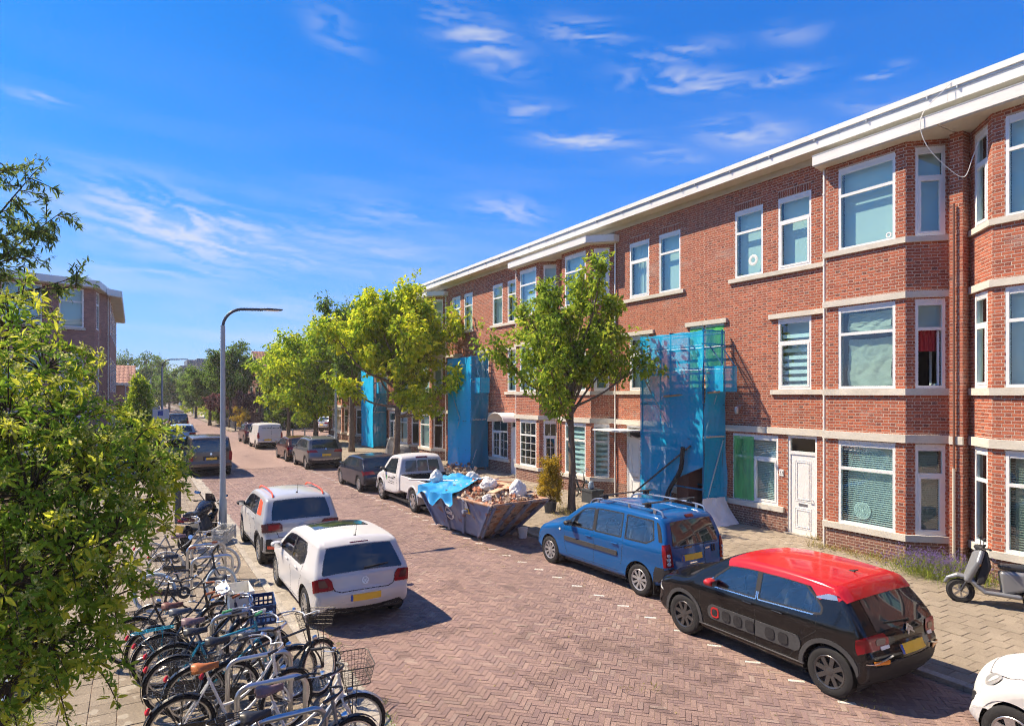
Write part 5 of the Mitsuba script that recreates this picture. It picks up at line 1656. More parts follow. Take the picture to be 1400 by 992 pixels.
generic('grey family car with a chrome bumper line, parked before the dark estate', place(8.58, 33.4), 'suv', 'paint_grey')
generic('dark navy hatchback parked between the pickup and the grey car', place(8.62, 24.4), 'hatch', 'paint_navy')
generic('small dark car half hidden ahead of the grey family car', place(8.46, 38.0), 'hatch', 'paint_darkred')
kv, cv = generic('white delivery van near the side street corner', place(8.36, 48.0), 'van', 'paint_white', cat='van', name='parked_van')
tx = MB()
cv.rear(line([(-.55, 1.50), (.05, 1.50)], .035), .006, m=tx)
cv.rear(line([(.16, 1.50), (.62, 1.50)], .035), .006, m=tx)
cv.rear(rr(.66, 1.44, .74, 1.66, .01), .006, m=tx)
put(part(kv, 'lettering'), tx, 'grey_plastic', M=place(8.36, 48.0))
generic('dark car parked ahead of the white delivery van', place(8.36, 53.6), 'suv', 'paint_darkred')
generic('bronze brown people carrier with a wide rear window, on the side with the lamp posts', place(3.12, 33.2), 'bus', 'paint_bronze', cat='van', name='parked_van')
generic('dark car just ahead of the bronze people carrier', place(3.16, 40.6), 'hatch', 'paint_navy')
generic('light blue grey car parked ahead of the dark one on the lamp post side', place(3.10, 53.6), 'suv', 'paint_skyblue')
generic('tall dark blue van at the far end of the lamp post side', place(3.95, 74.6), 'bus', 'paint_navy', cat='van', name='parked_van')
generic('tiny pale car far down the street', place(4.2, 168), 'hatch', 'paint_skyblue', plate=False)


# ---- white city car nose at the picture's edge
def white_city():
    M = place(8.78, 0.16)
    key = thing('parked_car', 'white small car showing only its bonnet, headlight and front wheel', 'car', 'cars parked along the kerbs')
    sil = [(0.34, .26, .08), (.14, .30, .10, .05), (.02, .46, .14, .08), (0, .64, .14, .09), (.05, .9, .12, .08), (.22, 1.24, .10, .06), (.42, 1.46, .08, .05), (.7, 1.52, .09, .045), (1.2, 1.545, .10, .04), (1.7, 1.53, .10, .04), (2.05, 1.46, .10, .045), (2.55, 1.16, .10, .07),
           (2.80, 1.03, .14, .10), (3.08, .955, .18, .13), (3.36, .83, .22, .17), (3.50, .68, .24, .19), (3.56, .48, .22, .17), (3.50, .28, .16, .1), (3.30, .20, .1), (2.0, .19, .08), (.9, .19, .08)]
    car = Car(sil, 1.64, [(0, 1.0), (1.2, .98), (2.6, .93), (3.5, .80)], k=.27, taper=(.08, .17), wheels=(.62, 2.93), rw=.30, arch=.045)
    gs = [pg((1.25, 1.0), (2.4, .98), (2.2, 1.15), (1.85, 1.40), (1.28, 1.44)), pg((.55, 1.03), (1.15, 1.01), (1.18, 1.44), (.7, 1.40))]
    common_parts(key, M, car, 'steel', None, [[(1.2, .32), (1.2, 1.0)], [(2.45, .95), (2.42, .4)]], [(1.4, .9)], None, gs, None, [], mat='paint_white', mirror_at=(2.25, 1.02), wscreen=pg((-.62, 1.08), (.62, 1.08), (.55, 1.47), (-.55, 1.47)))
    fn = lambda x, y, o: car.strip_pt(car.t_of(y=y, side='top'), x, o)
    for sg in (-1, 1):
        hl = MB()
        car.sheet(shapely.affinity.rotate(Point(0, 0).buffer(1), 0) and shapely.affinity.translate(shapely.affinity.rotate(shapely.affinity.scale(Point(0, 0).buffer(1, 16), .085, .15), sg * 38, origin=(0, 0)), sg * .555, 3.27), fn, .012, hl, step=.04, skirt=.03)
        k = part(key, 'headlight')
        put(k, hl, 'headlamp_glass', smooth=40, M=M)
        hl = MB()
        car.sheet(shapely.affinity.translate(shapely.affinity.scale(Point(0, 0).buffer(1, 16), .045, .06), sg * .555, 3.26), fn, .0155, hl, step=.04, skirt=.03)
        put(part(k, 'reflector'), hl, 'lamp_clear', smooth=40, M=M)
        put(part(key, 'side_marker'), car.side(rr(3.18, .60, 3.28, .64, .012), .008, sides=(sg,)), 'grey_plastic', M=M)
        put(part(key, 'fog_lamp'), car.rear(rr(min(sg * .42, sg * .60), .40, max(sg * .42, sg * .60), .54, .05), .012, where='front'), 'black_plastic', M=M)
    bg = MB()
    car.sheet(line([(-.70, 2.72), (-.62, 3.05), (-.40, 3.34), (.40, 3.34), (.62, 3.05), (.70, 2.72)], .009), fn, .0015, bg, step=.1, skirt=.004)
    put(part(key, 'bonnet_gap'), bg, 'black_rubber', M=M)  # shade of the bonnet gap drawn as a black strip
    put(part(key, 'grille'), car.rear(rr(-.35, .34, .35, .48, .03), .008, where='front'), 'black_plastic', M=M)
    return key


scene['headlamp_glass'] = {'type': 'principled', 'base_color': rgb(0.46, 0.47, 0.46), 'roughness': 0.06, 'specular': 0.8, 'clearcoat': 1.0, 'metallic': 0.5}
white_city()


# ---- white pickup
def pickup():
    yaw = 0.0
    M = place(8.86, 18.75, 0, yaw)
    key = thing('pickup_truck', 'white single cab pickup truck with an open load bed, behind the rubbish skip', 'pickup truck', 'cars parked along the kerbs')
    sil = [(2.42, .50, .06), (2.38, .60, .06, .02), (2.37, .95, .06, .02), (2.40, 1.10, .06, .03), (2.47, 1.40, .07, .03), (2.56, 1.66, .08, .04), (2.72, 1.76, .09, .04), (3.1, 1.785, .10, .04), (3.5, 1.75, .10, .045), (3.75, 1.66, .10, .05), (4.20, 1.28, .10, .07), (4.36, 1.16, .12, .08), (4.75, 1.08, .15, .09), (5.05, .98, .17, .11), (5.18, .80, .17, .12), (5.22, .60, .17, .12), (5.16, .42, .14, .08), (4.9, .34, .1), (3.2, .34, .08), (2.6, .42, .08)]
    car = Car(sil, 1.82, [(0, 1.10), (2.4, 1.10), (4.1, 1.05), (5.2, .95)], k=.24, taper=(.0, .12), wheels=(4.33,), rw=.37, arch=.07, tuck=.03)
    gs = [pg((2.80, 1.14), (3.98, 1.11), (3.80, 1.28), (3.50, 1.56), (2.86, 1.62))]
    put(part(key, 'cab'), car.body(), 'paint_white', smooth=38, M=M)
    put(part(key, 'underbody'), car.liners(), 'black_plastic', M=M)
    put(part(key, 'window_trim'), car.side(gs[0].buffer(.03), .003), 'black_plastic', M=M)
    for sg in (-1, 1):
        put(part(key, 'side_window'), car.side(soft(gs[0], .03), .006, sides=(sg,)), 'car_glass', M=M)
    for a, b in ((-.66, -.24), (-.20, .20), (.24, .66)):
        put(part(key, 'rear_window'), car.rear(soft(pg((a, 1.20), (b, 1.20), (b * .93, 1.58), (a * .93, 1.58)), .03), .006), 'pickup_glass', smooth=30, M=M)
    put(part(key, 'windscreen'), car.rear(pg((-.70, 1.22), (.70, 1.22), (.60, 1.66), (-.60, 1.66)), .006, where='front'), 'car_glass', M=M)
    put(part(key, 'brake_light'), car.rear(rr(-.22, 1.655, .22, 1.70, .012), .014), 'lamp_red_dark', M=M)
    put(part(key, 'door_gaps'), car.side(unary_union([line(q) for q in ([(2.66, .46), (2.66, 1.1), (2.74, 1.66)], [(4.0, 1.06), (3.92, .75), (3.86, .46)], [(2.66, .46), (3.86, .46)])]), .002), 'black_rubber', M=M)  # dark strips painted for shaded door gaps, no groove cut
    # load bed: outer box less the inner, the arch cut out
    B = manifold3d.Manifold
    bed = (hull((-.86, .08, .60, .035), (.86, .08, .60, .035), (-.865, .06, 1.08, .03), (.865, .06, 1.08, .03), (-.86, 2.30, .60, .035), (.86, 2.30, .60, .035), (-.865, 2.30, 1.08, .03), (.865, 2.30, 1.08, .03))
           - B.cube((1.60, 2.10, 1.0), True).translate((0, 1.20, 1.16)))
    cyl = B.cylinder(3.0, .45, .45, 40, True).rotate((0, 90, 0)).translate((0, 1.18, .40))
    bed = bed - cyl
    put(part(key, 'load_bed'), MB().mesh(bed), 'paint_white', smooth=35, M=M)
    inner = MB().box(-.795, .795, .15, .165, .67, 1.10).box(-.795, .795, 2.235, 2.25, .67, 1.10).box(-.795, -.78, .16, 2.24, .67, 1.10).box(.78, .795, .16, 2.24, .67, 1.10).box(-.79, .79, .16, 2.24, .64, .672)
    inner.box(-.79, -.62, .85, 1.55, .672, .86).box(.62, .79, .85, 1.55, .672, .86)
    put(part(key, 'bed_liner'), inner, 'black_plastic', M=M)
    rim = MB()
    for a in (((-.84, .10, 1.118), (-.84, 2.28, 1.118)), ((.84, .10, 1.118), (.84, 2.28, 1.118)), ((-.84, .09, 1.118), (.84, .09, 1.118)), ((-.84, 2.27, 1.118), (.84, 2.27, 1.118))):
        rim.bar(*a, .07, .02)
    put(part(key, 'bed_rail'), rim, 'black_plastic', M=M)
    ar = MB()
    for sg in (-1, 1):
        for y, R, x in ((1.18, .45, .895), (4.33, .44, .91)):
            t = np.linspace(0.0, math.pi, 20)
            P = np.stack([np.full(20, sg * x), y + (R + .012) * np.cos(t), .39 + (R + .012) * np.sin(t)], 1)
            ar.tube(P, .03, 8)
        ar.box(*sorted((sg * .50, sg * .88)), .76, .78, .3, .8).box(*sorted((sg * .50, sg * .88)), 1.58, 1.60, .3, .8)
    put(part(key, 'wheel_arch_trim'), ar, 'paint_white', smooth=40, M=M)
    for y in (1.18, 4.33):
        for sg in (-1, 1):
            wheel(key, M, sg * .90, y, .37, sg, 'steel', .24)
    for sg in (-1, 1):
        put(part(key, 'tail_lamp'), MB().mesh(hull((sg * .80, .035, .72, .03), (sg * .86, .05, .72, .03), (sg * .80, .025, 1.03, .03), (sg * .865, .06, 1.03, .03), (sg * .875, .14, .74, .02), (sg * .875, .14, 1.02, .02))), 'lamp_red', smooth=40, M=M)
    put(part(key, 'rear_bumper'), MB().box(-.85, .85, -.08, .10, .44, .56).box(-.3, .3, -.11, .0, .40, .46), 'black_plastic', M=M)
    put(part(key, 'tailgate_handle'), MB().box(-.12, .12, .005, .03, .90, .98), 'black_plastic', M=M)
    put(part(key, 'chassis'), MB().box(-.5, .5, .2, 3.5, .36, .55), 'dark', M=M)
    mirror_pair(key, M, car, 3.86, 1.18, 'black_plastic')
    put(part(key, 'door_handle'), MB().mesh(hull((-.93, 2.78, 1.0, .014), (-.93, 2.94, 1.0, .014))), 'black_plastic', M=M)
    # company logo and lettering on the door
    lg = car.side(Point(3.68, .90).buffer(.085).difference(Point(3.75, .85).buffer(.07)), .004, sides=(-1,), step=.03)
    put(part(key, 'logo', 'round green emblem on the door'), lg, 'logo_green', M=M)
    tx = MB()
    for y0, y1, z, h in ((2.92, 3.50, .90, .055), (2.92, 3.42, .79, .022), (2.95, 3.60, .72, .022)):
        n = int((y1 - y0) / (h * 1.1))
        for i in range(n):
            if i % 7 != 5:
                y = y0 + (y1 - y0) * i / n
                car.side(sbox(y, z, y + h * .75, z + h).difference(sbox(y + h * .25, z + h * .3, y + h * .5, z + h * .72)), .004, m=tx, sides=(-1,), step=.2)
    put(part(key, 'lettering', 'dark company name on the door'), tx, 'grey_plastic', M=M)
    return key


pr('logo_green', (0.05, 0.30, 0.09), 0.4)
scene['pickup_glass'] = {'type': 'principled', 'base_color': rgb(0.10, 0.12, 0.11), 'roughness': 0.04, 'specular': 0.8, 'clearcoat': 1.0}
pickup()
# ------------------------------------------------------------------ bicycles
pr('tyre_cream', (0.62, 0.60, 0.53), 0.7)
pr('tyre_pale_blue', (0.42, 0.52, 0.57), 0.7)
pr('frame_white', (0.72, 0.72, 0.70), 0.3, clearcoat=0.6)
pr('frame_black', (0.015, 0.016, 0.018), 0.3, clearcoat=0.6)
pr('frame_teal', (0.01, 0.22, 0.34), 0.3, clearcoat=0.6)
pr('frame_navy', (0.012, 0.03, 0.07), 0.3, clearcoat=0.6)
pr('frame_grey', (0.22, 0.23, 0.24), 0.35, 0.4)
pr('frame_silver', (0.55, 0.56, 0.56), 0.3, 0.6)
pr('leather_tan', speck((0.42, 0.135, 0.035), 0.3, 20), 0.45)
pr('leather_brown', speck((0.16, 0.065, 0.045), 0.3, 20), 0.5)
pr('leather_mauve', speck((0.20, 0.125, 0.135), 0.3, 20), 0.5)
pr('saddle_black', (0.028, 0.03, 0.034), 0.42)
pr('saddle_slate', (0.075, 0.085, 0.10), 0.42)
pr('grip_brown', (0.33, 0.10, 0.035), 0.6)
pr('grip_green', (0.10, 0.42, 0.18), 0.6)
pr('crate_blue', (0.012, 0.03, 0.10), 0.4)
pr('bag_white', speck((0.68, 0.67, 0.62), 0.15, 10), 0.8, two=True)
pr('rope_pale', speck((0.48, 0.47, 0.42), 0.3, 30), 0.9)
pr('reflector_red', (0.50, 0.02, 0.03), 0.15)
pr('basket_wire', (0.05, 0.045, 0.04), 0.5, 0.4)


def bike(label, x, y, yaw, frame='frame_black', saddle='saddle_black', grips='saddle_black', bars='chrome', guard='frame_black', rack=True, front=None, rack_mat=None, step=True, tyre='black_rubber', lean=0.08, steer=0.0, hs=0.0, light=True, spokes=28, chain=True, rim='steel', rack_bag=None, lock=False):
    """A Dutch roadster: local x forward, rear axle over the origin."""
    r, wb = 0.345, 1.10
    c, s = math.cos(lean), math.sin(lean)
    M = place(x, y, PZ, yaw) @ np.array([[1, 0, 0, 0], [0, c, -s, 0], [0, s, c, 0], [0, 0, 0, 1.0]])
    key = thing('bicycle', label, 'bicycle', 'bicycles parked at the stands')
    RA, FA, BB = np.array([0, 0, r]), np.array([wb, 0, r]), np.array([0.47, 0, 0.29])
    ST, SD = np.array([0.27, 0, 0.80]), np.array([0.225, 0, 0.97 + hs])
    HT, HB = np.array([0.93, 0, 0.90]), np.array([0.965, 0, 0.70])
    # the front end turns about the head tube
    ax = (HT - HB) / np.linalg.norm(HT - HB)
    K = np.array([[0, -ax[2], ax[1]], [ax[2], 0, -ax[0]], [-ax[1], ax[0], 0]])
    Rs = np.eye(3) + math.sin(steer) * K + (1 - math.cos(steer)) * K @ K
    Sx = np.eye(4)
    Sx[:3, :3], Sx[:3, 3] = Rs, HB - Rs @ HB
    MF = M @ Sx
    for c0, MM in ((RA, M), (FA, MF)):
        k = part(key, 'wheel')
        put(part(k, 'tyre'), MB().tube(arc(c0, r - 0.02, 0, 2 * np.pi, 41, (1, 0, 0), (0, 0, 1))[:-1], 0.021, 8, closed=True), tyre, smooth=60, M=MM)
        put(part(k, 'rim'), MB().tube(arc(c0, r - 0.052, 0, 2 * np.pi, 41, (1, 0, 0), (0, 0, 1))[:-1], 0.013, 6, closed=True), rim, smooth=60, M=MM)
        sp = MB()
        sp.lathe([(-0.045, 0), (-0.045, 0.026), (-0.02, 0.018), (0.02, 0.018), (0.045, 0.026), (0.045, 0)], c0, (0, 1, 0), 12)
        for i in range(spokes):
            a = 2 * np.pi * i / spokes
            b = a + (0.35 if i % 2 else -0.35)
            sd = 0.035 if i % 4 < 2 else -0.035
            sp.tube([c0 + [0.022 * math.cos(b), sd, 0.022 * math.sin(b)], c0 + [(r - 0.06) * math.cos(a), 0, (r - 0.06) * math.sin(a)]], 0.0017, 4, caps=False)
        put(part(k, 'spokes', kind='stuff'), sp, 'steel', M=MM)
    # frame
    f = MB()
    f.tube([HB + ax * -0.02, HT + ax * 0.03], 0.019, 10)
    f.tube([BB, ST + (ST - BB) * 0.04], 0.016, 10)
    if step:
        f.tube(catmull([HB + ax * 0.02, [0.80, 0, 0.50], [0.66, 0, 0.36], BB], 6), 0.018, 10)
        f.tube(catmull([HT - ax * 0.02, [0.78, 0, 0.66], [0.56, 0, 0.50], BB + (ST - BB) * 0.36], 6), 0.014, 10)
    else:
        f.tube([HB + ax * 0.02, BB], 0.017, 10)
        f.tube([HT - ax * 0.02, ST - [0, 0, 0.03]], 0.015, 10)
    for sd in (-1, 1):
        f.tube([BB + [0, sd * 0.03, 0], RA + [0, sd * 0.055, 0]], 0.010, 8)
        f.tube([ST + [0, sd * 0.02, -0.03], RA + [0, sd * 0.055, 0]], 0.009, 8)
    f.lathe([(-0.035, 0), (-0.035, 0.024), (0.035, 0.024), (0.035, 0)], BB, (0, 1, 0), 12)
    put(part(key, 'frame'), f, frame, smooth=50, M=M)
    fk = MB()
    for sd in (-1, 1):
        fk.tube(catmull([HB + [0, sd * 0.02, -0.03], HB + [0.02, sd * 0.05, -0.10], FA + [-0.03, sd * 0.052, 0.12], FA + [0, sd * 0.052, 0]], 5), 0.011, 8)
    fk.tube([HB + [0, -.035, -.035], HB + [0, .035, -.035]], 0.014, 8)
    fk.tube([HB + ax * -0.05, HT + ax * 0.12], 0.012, 8)
    put(part(key, 'fork'), fk, frame, smooth=50, M=MF)
    # saddle
    n = 11
    u = np.linspace(0, 1, n)
    w = np.interp(u, [0, .08, .3, .55, .8, 1], [.045, .085, .088, .045, .026, .012])
    zt = np.interp(u, [0, .15, .5, 1], [.02, .032, .012, .008])
    rows = []
    for uu, ww, zz in zip(u, w, zt):
        t = np.linspace(-1, 1, 9)
        rows.append(np.stack([np.full(9, -0.13 + 0.27 * uu), ww * t, zz - 0.05 * np.abs(t) ** 2.5 * (1 - 0.3 * uu)], 1))
    G = np.stack(rows) + SD
    sm = MB().grid(G).grid(G - [0, 0, 0.028], flip=True)
    for e in (G[0], G[-1], G[:, 0], G[:, -1]):
        sm.grid(np.stack([e, e - [0, 0, 0.028]])).grid(np.stack([e - [0, 0, 0.028], e]))
    put(part(key, 'saddle'), sm, saddle, smooth=45, M=M)
    ps = MB().tube([ST, SD - [0, 0, 0.03]], 0.012, 8)
    for sd in (-1, 1):
        ps.lathe([(0, 0.02), (0.05, 0.021)], SD + [-0.09, sd * 0.04, -0.075], (0, 0, 1), 8)
    put(part(key, 'seat_post'), ps, 'chrome', smooth=50, M=M)
    # handlebar swept back
    H0 = HT + ax * 0.15
    hb = [H0 + d for d in ([0, 0, 0], [0.045, 0.07, 0.02], [0.03, 0.19, 0.05], [-0.06, 0.285, 0.055], [-0.20, 0.315, 0.04])]
    left, right = catmull(hb, 5), catmull([p * [1, -1, 1] for p in hb], 5)
    put(part(key, 'handlebar'), MB().tube(np.vstack([left[::-1], right[1:]]), 0.011, 8).tube([HT + ax * 0.05, H0], 0.012, 8), bars, smooth=50, M=MF)
    for sd in (1, -1):
        a = np.array(hb[-1]) * [1, sd, 1]
        d = (np.array(hb[-1]) - hb[-2]) * [1, sd, 1]
        d /= np.linalg.norm(d)
        put(part(key, 'grip'), MB().tube([a - d * 0.10, a + d * 0.02], 0.017, 10), grips, smooth=50, M=MF)
    bl = MB().lathe([(0, 0), (0, 0.027), (0.02, 0.022), (0.03, 0)], H0 + [0.0, 0.17, 0.075], (0, 0, 1), 12)
    for sd in (1, -1):
        bl.tube([H0 + [0.03, sd * 0.2, 0.03], H0 + [-0.10, sd * 0.29, 0.02]], 0.006, 6)
    put(part(key, 'brake_lever'), bl, 'chrome', M=MF)
    # mudguards
    if guard:
        for c0, a0, a1, MM in ((RA, -0.15, 3.55, M), (FA, 0.55, 3.2, MF)):
            t = np.linspace(a0, a1, 30)
            G = np.stack([np.stack([c0[0] + (r + 0.022 - 0.010 * abs(q) ** 2) * np.cos(t), np.full(30, 0.031 * q), c0[2] + (r + 0.022 - 0.010 * abs(q) ** 2) * np.sin(t)], 1) for q in np.linspace(-1, 1, 5)], 1)
            m = MB().grid(G).grid(G * 1.0 + np.array([0, 0, 0.0]), flip=True)
            e = c0 + (r + 0.018) * np.array([math.cos(a1 - 0.25), 0, math.sin(a1 - 0.25)])
            for sd in (-1, 1):
                m.tube([c0 + [0, sd * 0.06, 0], e + [0, sd * 0.03, 0]], 0.003, 5)
            put(part(key, 'mudguard'), m, guard, smooth=60, M=MM)
    if rack:
        k = part(key, 'luggage_rack')
        m = MB()
        zr = 2 * r + 0.075
        m.tube(catmull([[0.16, 0.055, zr], [-0.1, 0.06, zr], [-0.30, 0.055, zr - 0.01], [-0.345, 0, zr - 0.01], [-0.30, -0.055, zr - 0.01], [-0.1, -0.06, zr], [0.16, -0.055, zr]], 5), 0.006, 6)
        for xx in (-0.26, -0.16, -0.06, 0.04, 0.13):
            m.tube([[xx, -0.055, zr], [xx, 0.055, zr]], 0.0045, 5)
        for yy in (-0.02, 0.02):
            m.tube([[-0.32, yy, zr], [0.16, yy, zr]], 0.004, 5)
        for sd in (-1, 1):
            for xx in (-0.24, 0.02):
                m.tube([[xx, sd * 0.058, zr], RA + [0, sd * 0.065, 0]], 0.0055, 6)
        put(k, m, rack_mat or 'frame_black', smooth=50, M=M)
    if light:
        put(part(key, 'tail_light'), MB().mesh(hull((-0.315, -0.022, .585, 0.02), (-0.315, 0.022, .585, 0.02), (-0.30, 0, .615, 0.018))), 'reflector_red', smooth=50, M=M)
        put(part(key, 'headlight'), MB().lathe([(0, 0), (0.0, 0.02), (0.05, 0.034), (0.06, 0.03), (0.062, 0)], HB + [0.05, 0, 0.03], (1, 0, 0), 14), 'chrome', smooth=40, M=MF)
    # drive
    cr = MB().lathe([(-0.003, 0.055), (-0.003, 0.088), (0.003, 0.088), (0.003, 0.055), (-0.003, 0.055)], BB + [0, -0.045, 0], (0, 1, 0), 24)
    for a in range(5):
        t = a * 2 * np.pi / 5
        cr.bar(BB + [0, -0.045, 0], BB + [0.07 * math.cos(t), -0.045, 0.07 * math.sin(t)], 0.012, 0.005)
    cr.tube([BB + [0, -0.07, 0], BB + [0, 0.07, 0]], 0.011, 8)
    cr.bar(BB + [0, -0.065, 0], BB + [0.15, -0.07, -0.07], 0.02, 0.012).bar(BB + [0, 0.065, 0], BB + [-0.15, 0.07, 0.07], 0.02, 0.012)
    put(part(key, 'crankset'), cr, 'steel', M=M)
    pd = MB().box(0.57, 0.67, -0.17, -0.08, 0.205, 0.23).box(0.27, 0.37, 0.08, 0.17, 0.35, 0.375)
    put(part(key, 'pedal'), pd, 'black_plastic', M=M)
    if chain:
        cc = LineString([(0.0, r), (0.47, 0.29)]).buffer(0.058).union(Point(0.47, 0.29).buffer(0.105)).buffer(-0.02).buffer(0.02)
        put(part(key, 'chain_case'), MB().prism(cc.difference(Point(.47, .29).buffer(.05)), -0.062, -0.040, np.array([[1, 0, 0, 0], [0, 0, 1, 0], [0, 1, 0, 0]])), 'frame_black', M=M)
    st = MB().tube([[0.10, 0.07, 0.30], [0.14, 0.16, 0.01]], 0.008, 6)
    put(part(key, 'kickstand'), st, 'steel', M=M)
    if lock:
        put(part(key, 'frame_lock'), MB().tube(arc((0.02, 0, r), 0.0, 0, 1, 3), 0.01, 5).tube(arc((-0.10, 0, 0.62), 0.075, -0.5, 3.6, 16, (0, 1, 0), (0, 0, 1)), 0.012, 6), 'frame_black', M=M)
    fz = np.array([1.10, 0, 0.86])
    if front == 'basket':
        kb = part(key, 'front_basket')
        m = MB()
        T0, T1 = np.array([.36, .26]), np.array([.28, .20])
        for h, q, rad in ((0.20, 1.0, 0.006), (0.10, 0.9, 0.003), (0.0, 0.8, 0.005), (0.15, .95, .0025), (.05, .85, .0025)):
            ring = rr(-.17 * q, -.22 * q, .17 * q, .22 * q, .06 * q)
            cds = np.array(ring.exterior.coords)[:-1]
            m.tube(np.c_[cds[:, 0] + fz[0], cds[:, 1], np.full(len(cds), fz[2] + h)], rad, 5, closed=True)
        top, bot = rr(-.17, -.22, .17, .22, .06).exterior, rr(-.136, -.176, .136, .176, .048).exterior
        for i in range(36):
            a, b = top.interpolate(i / 36, True), bot.interpolate(i / 36, True)
            m.tube([[fz[0] + a.x, a.y, fz[2] + .2], [fz[0] + b.x, b.y, fz[2]]], 0.0022, 4, caps=False)
        for i in range(-4, 5):
            m.tube([[fz[0] - .135, i * .04, fz[2]], [fz[0] + .135, i * .04, fz[2]]], 0.0022, 4, caps=False)
        put(kb, m, 'basket_wire', M=MF)
        sm2 = MB()
        for sd in (-1, 1):
            sm2.tube([FA + [0, sd * 0.07, 0], fz + [0.0, sd * 0.12, 0]], 0.005, 6).tube([FA + [0, sd * 0.07, 0], fz + [-0.12, sd * 0.12, 0]], 0.005, 6)
        put(part(key, 'front_rack'), sm2, 'frame_black', M=MF)
    elif front == 'crate':
        kb = part(key, 'front_crate', 'dark blue plastic crate with slotted sides')
        m = MB()
        X0, X1, Y0, Y1, Z0, Z1 = fz[0] - .19, fz[0] + .13, -.24, .24, fz[2] - .02, fz[2] + .24
        m.box(X0, X1, Y0, Y1, Z0, Z0 + .012)
        for z, h in ((Z1 - .05, .05), (Z0, .04), (Z0 + .085, .022), (Z0 + .14, .022)):
            m.box(X0, X1, Y0, Y0 + .012, z, z + h).box(X0, X1, Y1 - .012, Y1, z, z + h).box(X0, X0 + .012, Y0, Y1, z, z + h).box(X1 - .012, X1, Y0, Y1, z, z + h)
        for t in np.linspace(0, 1, 9):
            yy = Y0 + .012 + (Y1 - Y0 - .024) * t
            for xx in (X0 + .005, X1 - .005):
                m.box(xx - .005, xx + .005, yy - .01, yy + .01, Z0, Z1 - .01)
        for t in np.linspace(0, 1, 6):
            xx = X0 + .012 + (X1 - X0 - .024) * t
            for yy in (Y0 + .005, Y1 - .005):
                m.box(xx - .01, xx + .01, yy - .005, yy + .005, Z0, Z1 - .01)
        put(kb, m, 'crate_blue', M=MF)
        put(part(key, 'front_rack'), MB().box(fz[0] - .18, fz[0] + .1, -.15, .15, fz[2] - .05, fz[2] - .025).tube([FA + [0, .07, 0], fz + [-.02, .12, -.03]], .006, 6).tube([FA + [0, -.07, 0], fz + [-.02, -.12, -.03]], .006, 6), 'frame_black', M=MF)
    elif front == 'rope_basket':
        kb = part(key, 'front_basket', 'basket wound with pale rope')
        m = MB()
        rg = np.random.default_rng(4)
        for i in range(26):
            q = 0.8 + 0.25 * rg.random()
            ring = np.array(rr(-.16 * q, -.22 * q, .16 * q, .22 * q, .07).exterior.coords)[:-1]
            z = fz[2] + 0.24 * rg.random() + .03 * np.sin(np.arange(len(ring)) * .9 + i)
            m.tube(np.c_[ring[:, 0] + fz[0], ring[:, 1], z], 0.008, 5, closed=True)
        put(kb, m, 'rope_pale', smooth=60, M=MF)
    elif front == 'white_box':
        kb = part(key, 'front_box', 'white box with hand holes')
        m = MB()
        X0, X1, Y0, Y1, Z0, Z1 = fz[0] - .17, fz[0] + .16, -.24, .24, fz[2] - .06, fz[2] + .20
        for a in ((X0, X0 + .006, Y0, Y1), (X1 - .006, X1, Y0, Y1), (X0, X1, Y0, Y0 + .006), (X0, X1, Y1 - .006, Y1)):
            m.box(*a, Z0, Z1)
        m.box(X0, X1, Y0, Y1, Z0, Z0 + .006)
        m.obox([X0 - .06, 0, Z1 + .02], np.array([[.07, 0, .05], [0, .23, 0], [-.002, 0, .003]]))
        put(kb, m, 'bag_white', M=MF)
        put(part(kb, 'hand_hole'), MB().box(X0 - .004, X0, -.05, .05, Z1 - .08, Z1 - .04).box(-.05 + fz[0], .05 + fz[0], Y0 - .004, Y0, Z1 - .08, Z1 - .04), 'dark', M=MF)
    if rack_bag:
        zr = 2 * r + 0.09
        put(part(key, 'seat_cover' if rack_bag == 'cover' else 'bag'), MB().mesh(hull((-0.2, -.06, zr + .03, .05), (-.2, .06, zr + .03, .05), (.1, 0, zr + .04, .05))), 'bag_white', smooth=50, M=M)
    return key


bike('white step-through bicycle with a tan leather saddle, nearest to the shrub', 0.42, 7.62, 0.03, 'frame_white', 'leather_tan', 'saddle_black', 'frame_silver', lean=0.06, steer=0.35)
bike('teal bicycle with a long black saddle and green handlebar grips', 0.42, 8.72, 0.02, 'frame_teal', 'saddle_black', 'grip_green', 'frame_silver', lean=-0.05, steer=0.5, step=False, rack=False)
bike('navy bicycle with a dark blue plastic crate over its front wheel', 0.42, 9.22, 0.0, 'frame_navy', 'leather_mauve', 'saddle_black', 'chrome', front='crate', lean=0.05, steer=-0.1, rack_bag=None)
bike('bicycle with a dark blue luggage rack and a slate saddle', 0.30, 9.62, 0.05, 'frame_navy', 'saddle_slate', 'grip_brown', 'frame_silver', rack_mat='frame_teal', lean=-0.04, steer=0.4)
bike('black bicycle with a white cardboard box on the front and brown grips', 0.22, 10.05, 0.03, 'frame_black', 'leather_brown', 'grip_brown', 'frame_silver', front='white_box', lean=0.06)
bike('black bicycle farthest from the road in the dense row, brown saddle raised', -0.02, 10.62, 0.06, 'frame_black', 'leather_brown', 'saddle_black', 'frame_black', lean=0.09, hs=0.06, steer=0.5)
bike('black bicycle facing away from the road with a round lamp', 1.36, 11.15, math.pi + 0.06, 'frame_black', 'saddle_black', 'saddle_black', 'frame_black', lean=-0.05, steer=-0.3)
bike('white bicycle with a wire basket over its front wheel at the gutter', 0.92, 6.70, 0.05, 'frame_white', 'leather_mauve', 'saddle_black', 'frame_black', front='basket', lean=0.05, steer=-0.15, guard='frame_silver')
bike('black bicycle with a small wire basket, front wheel at the gutter', 0.98, 8.20, 0.10, 'frame_black', 'saddle_black', 'saddle_black', 'frame_silver', front='basket', lean=-0.06, steer=0.55, step=False)
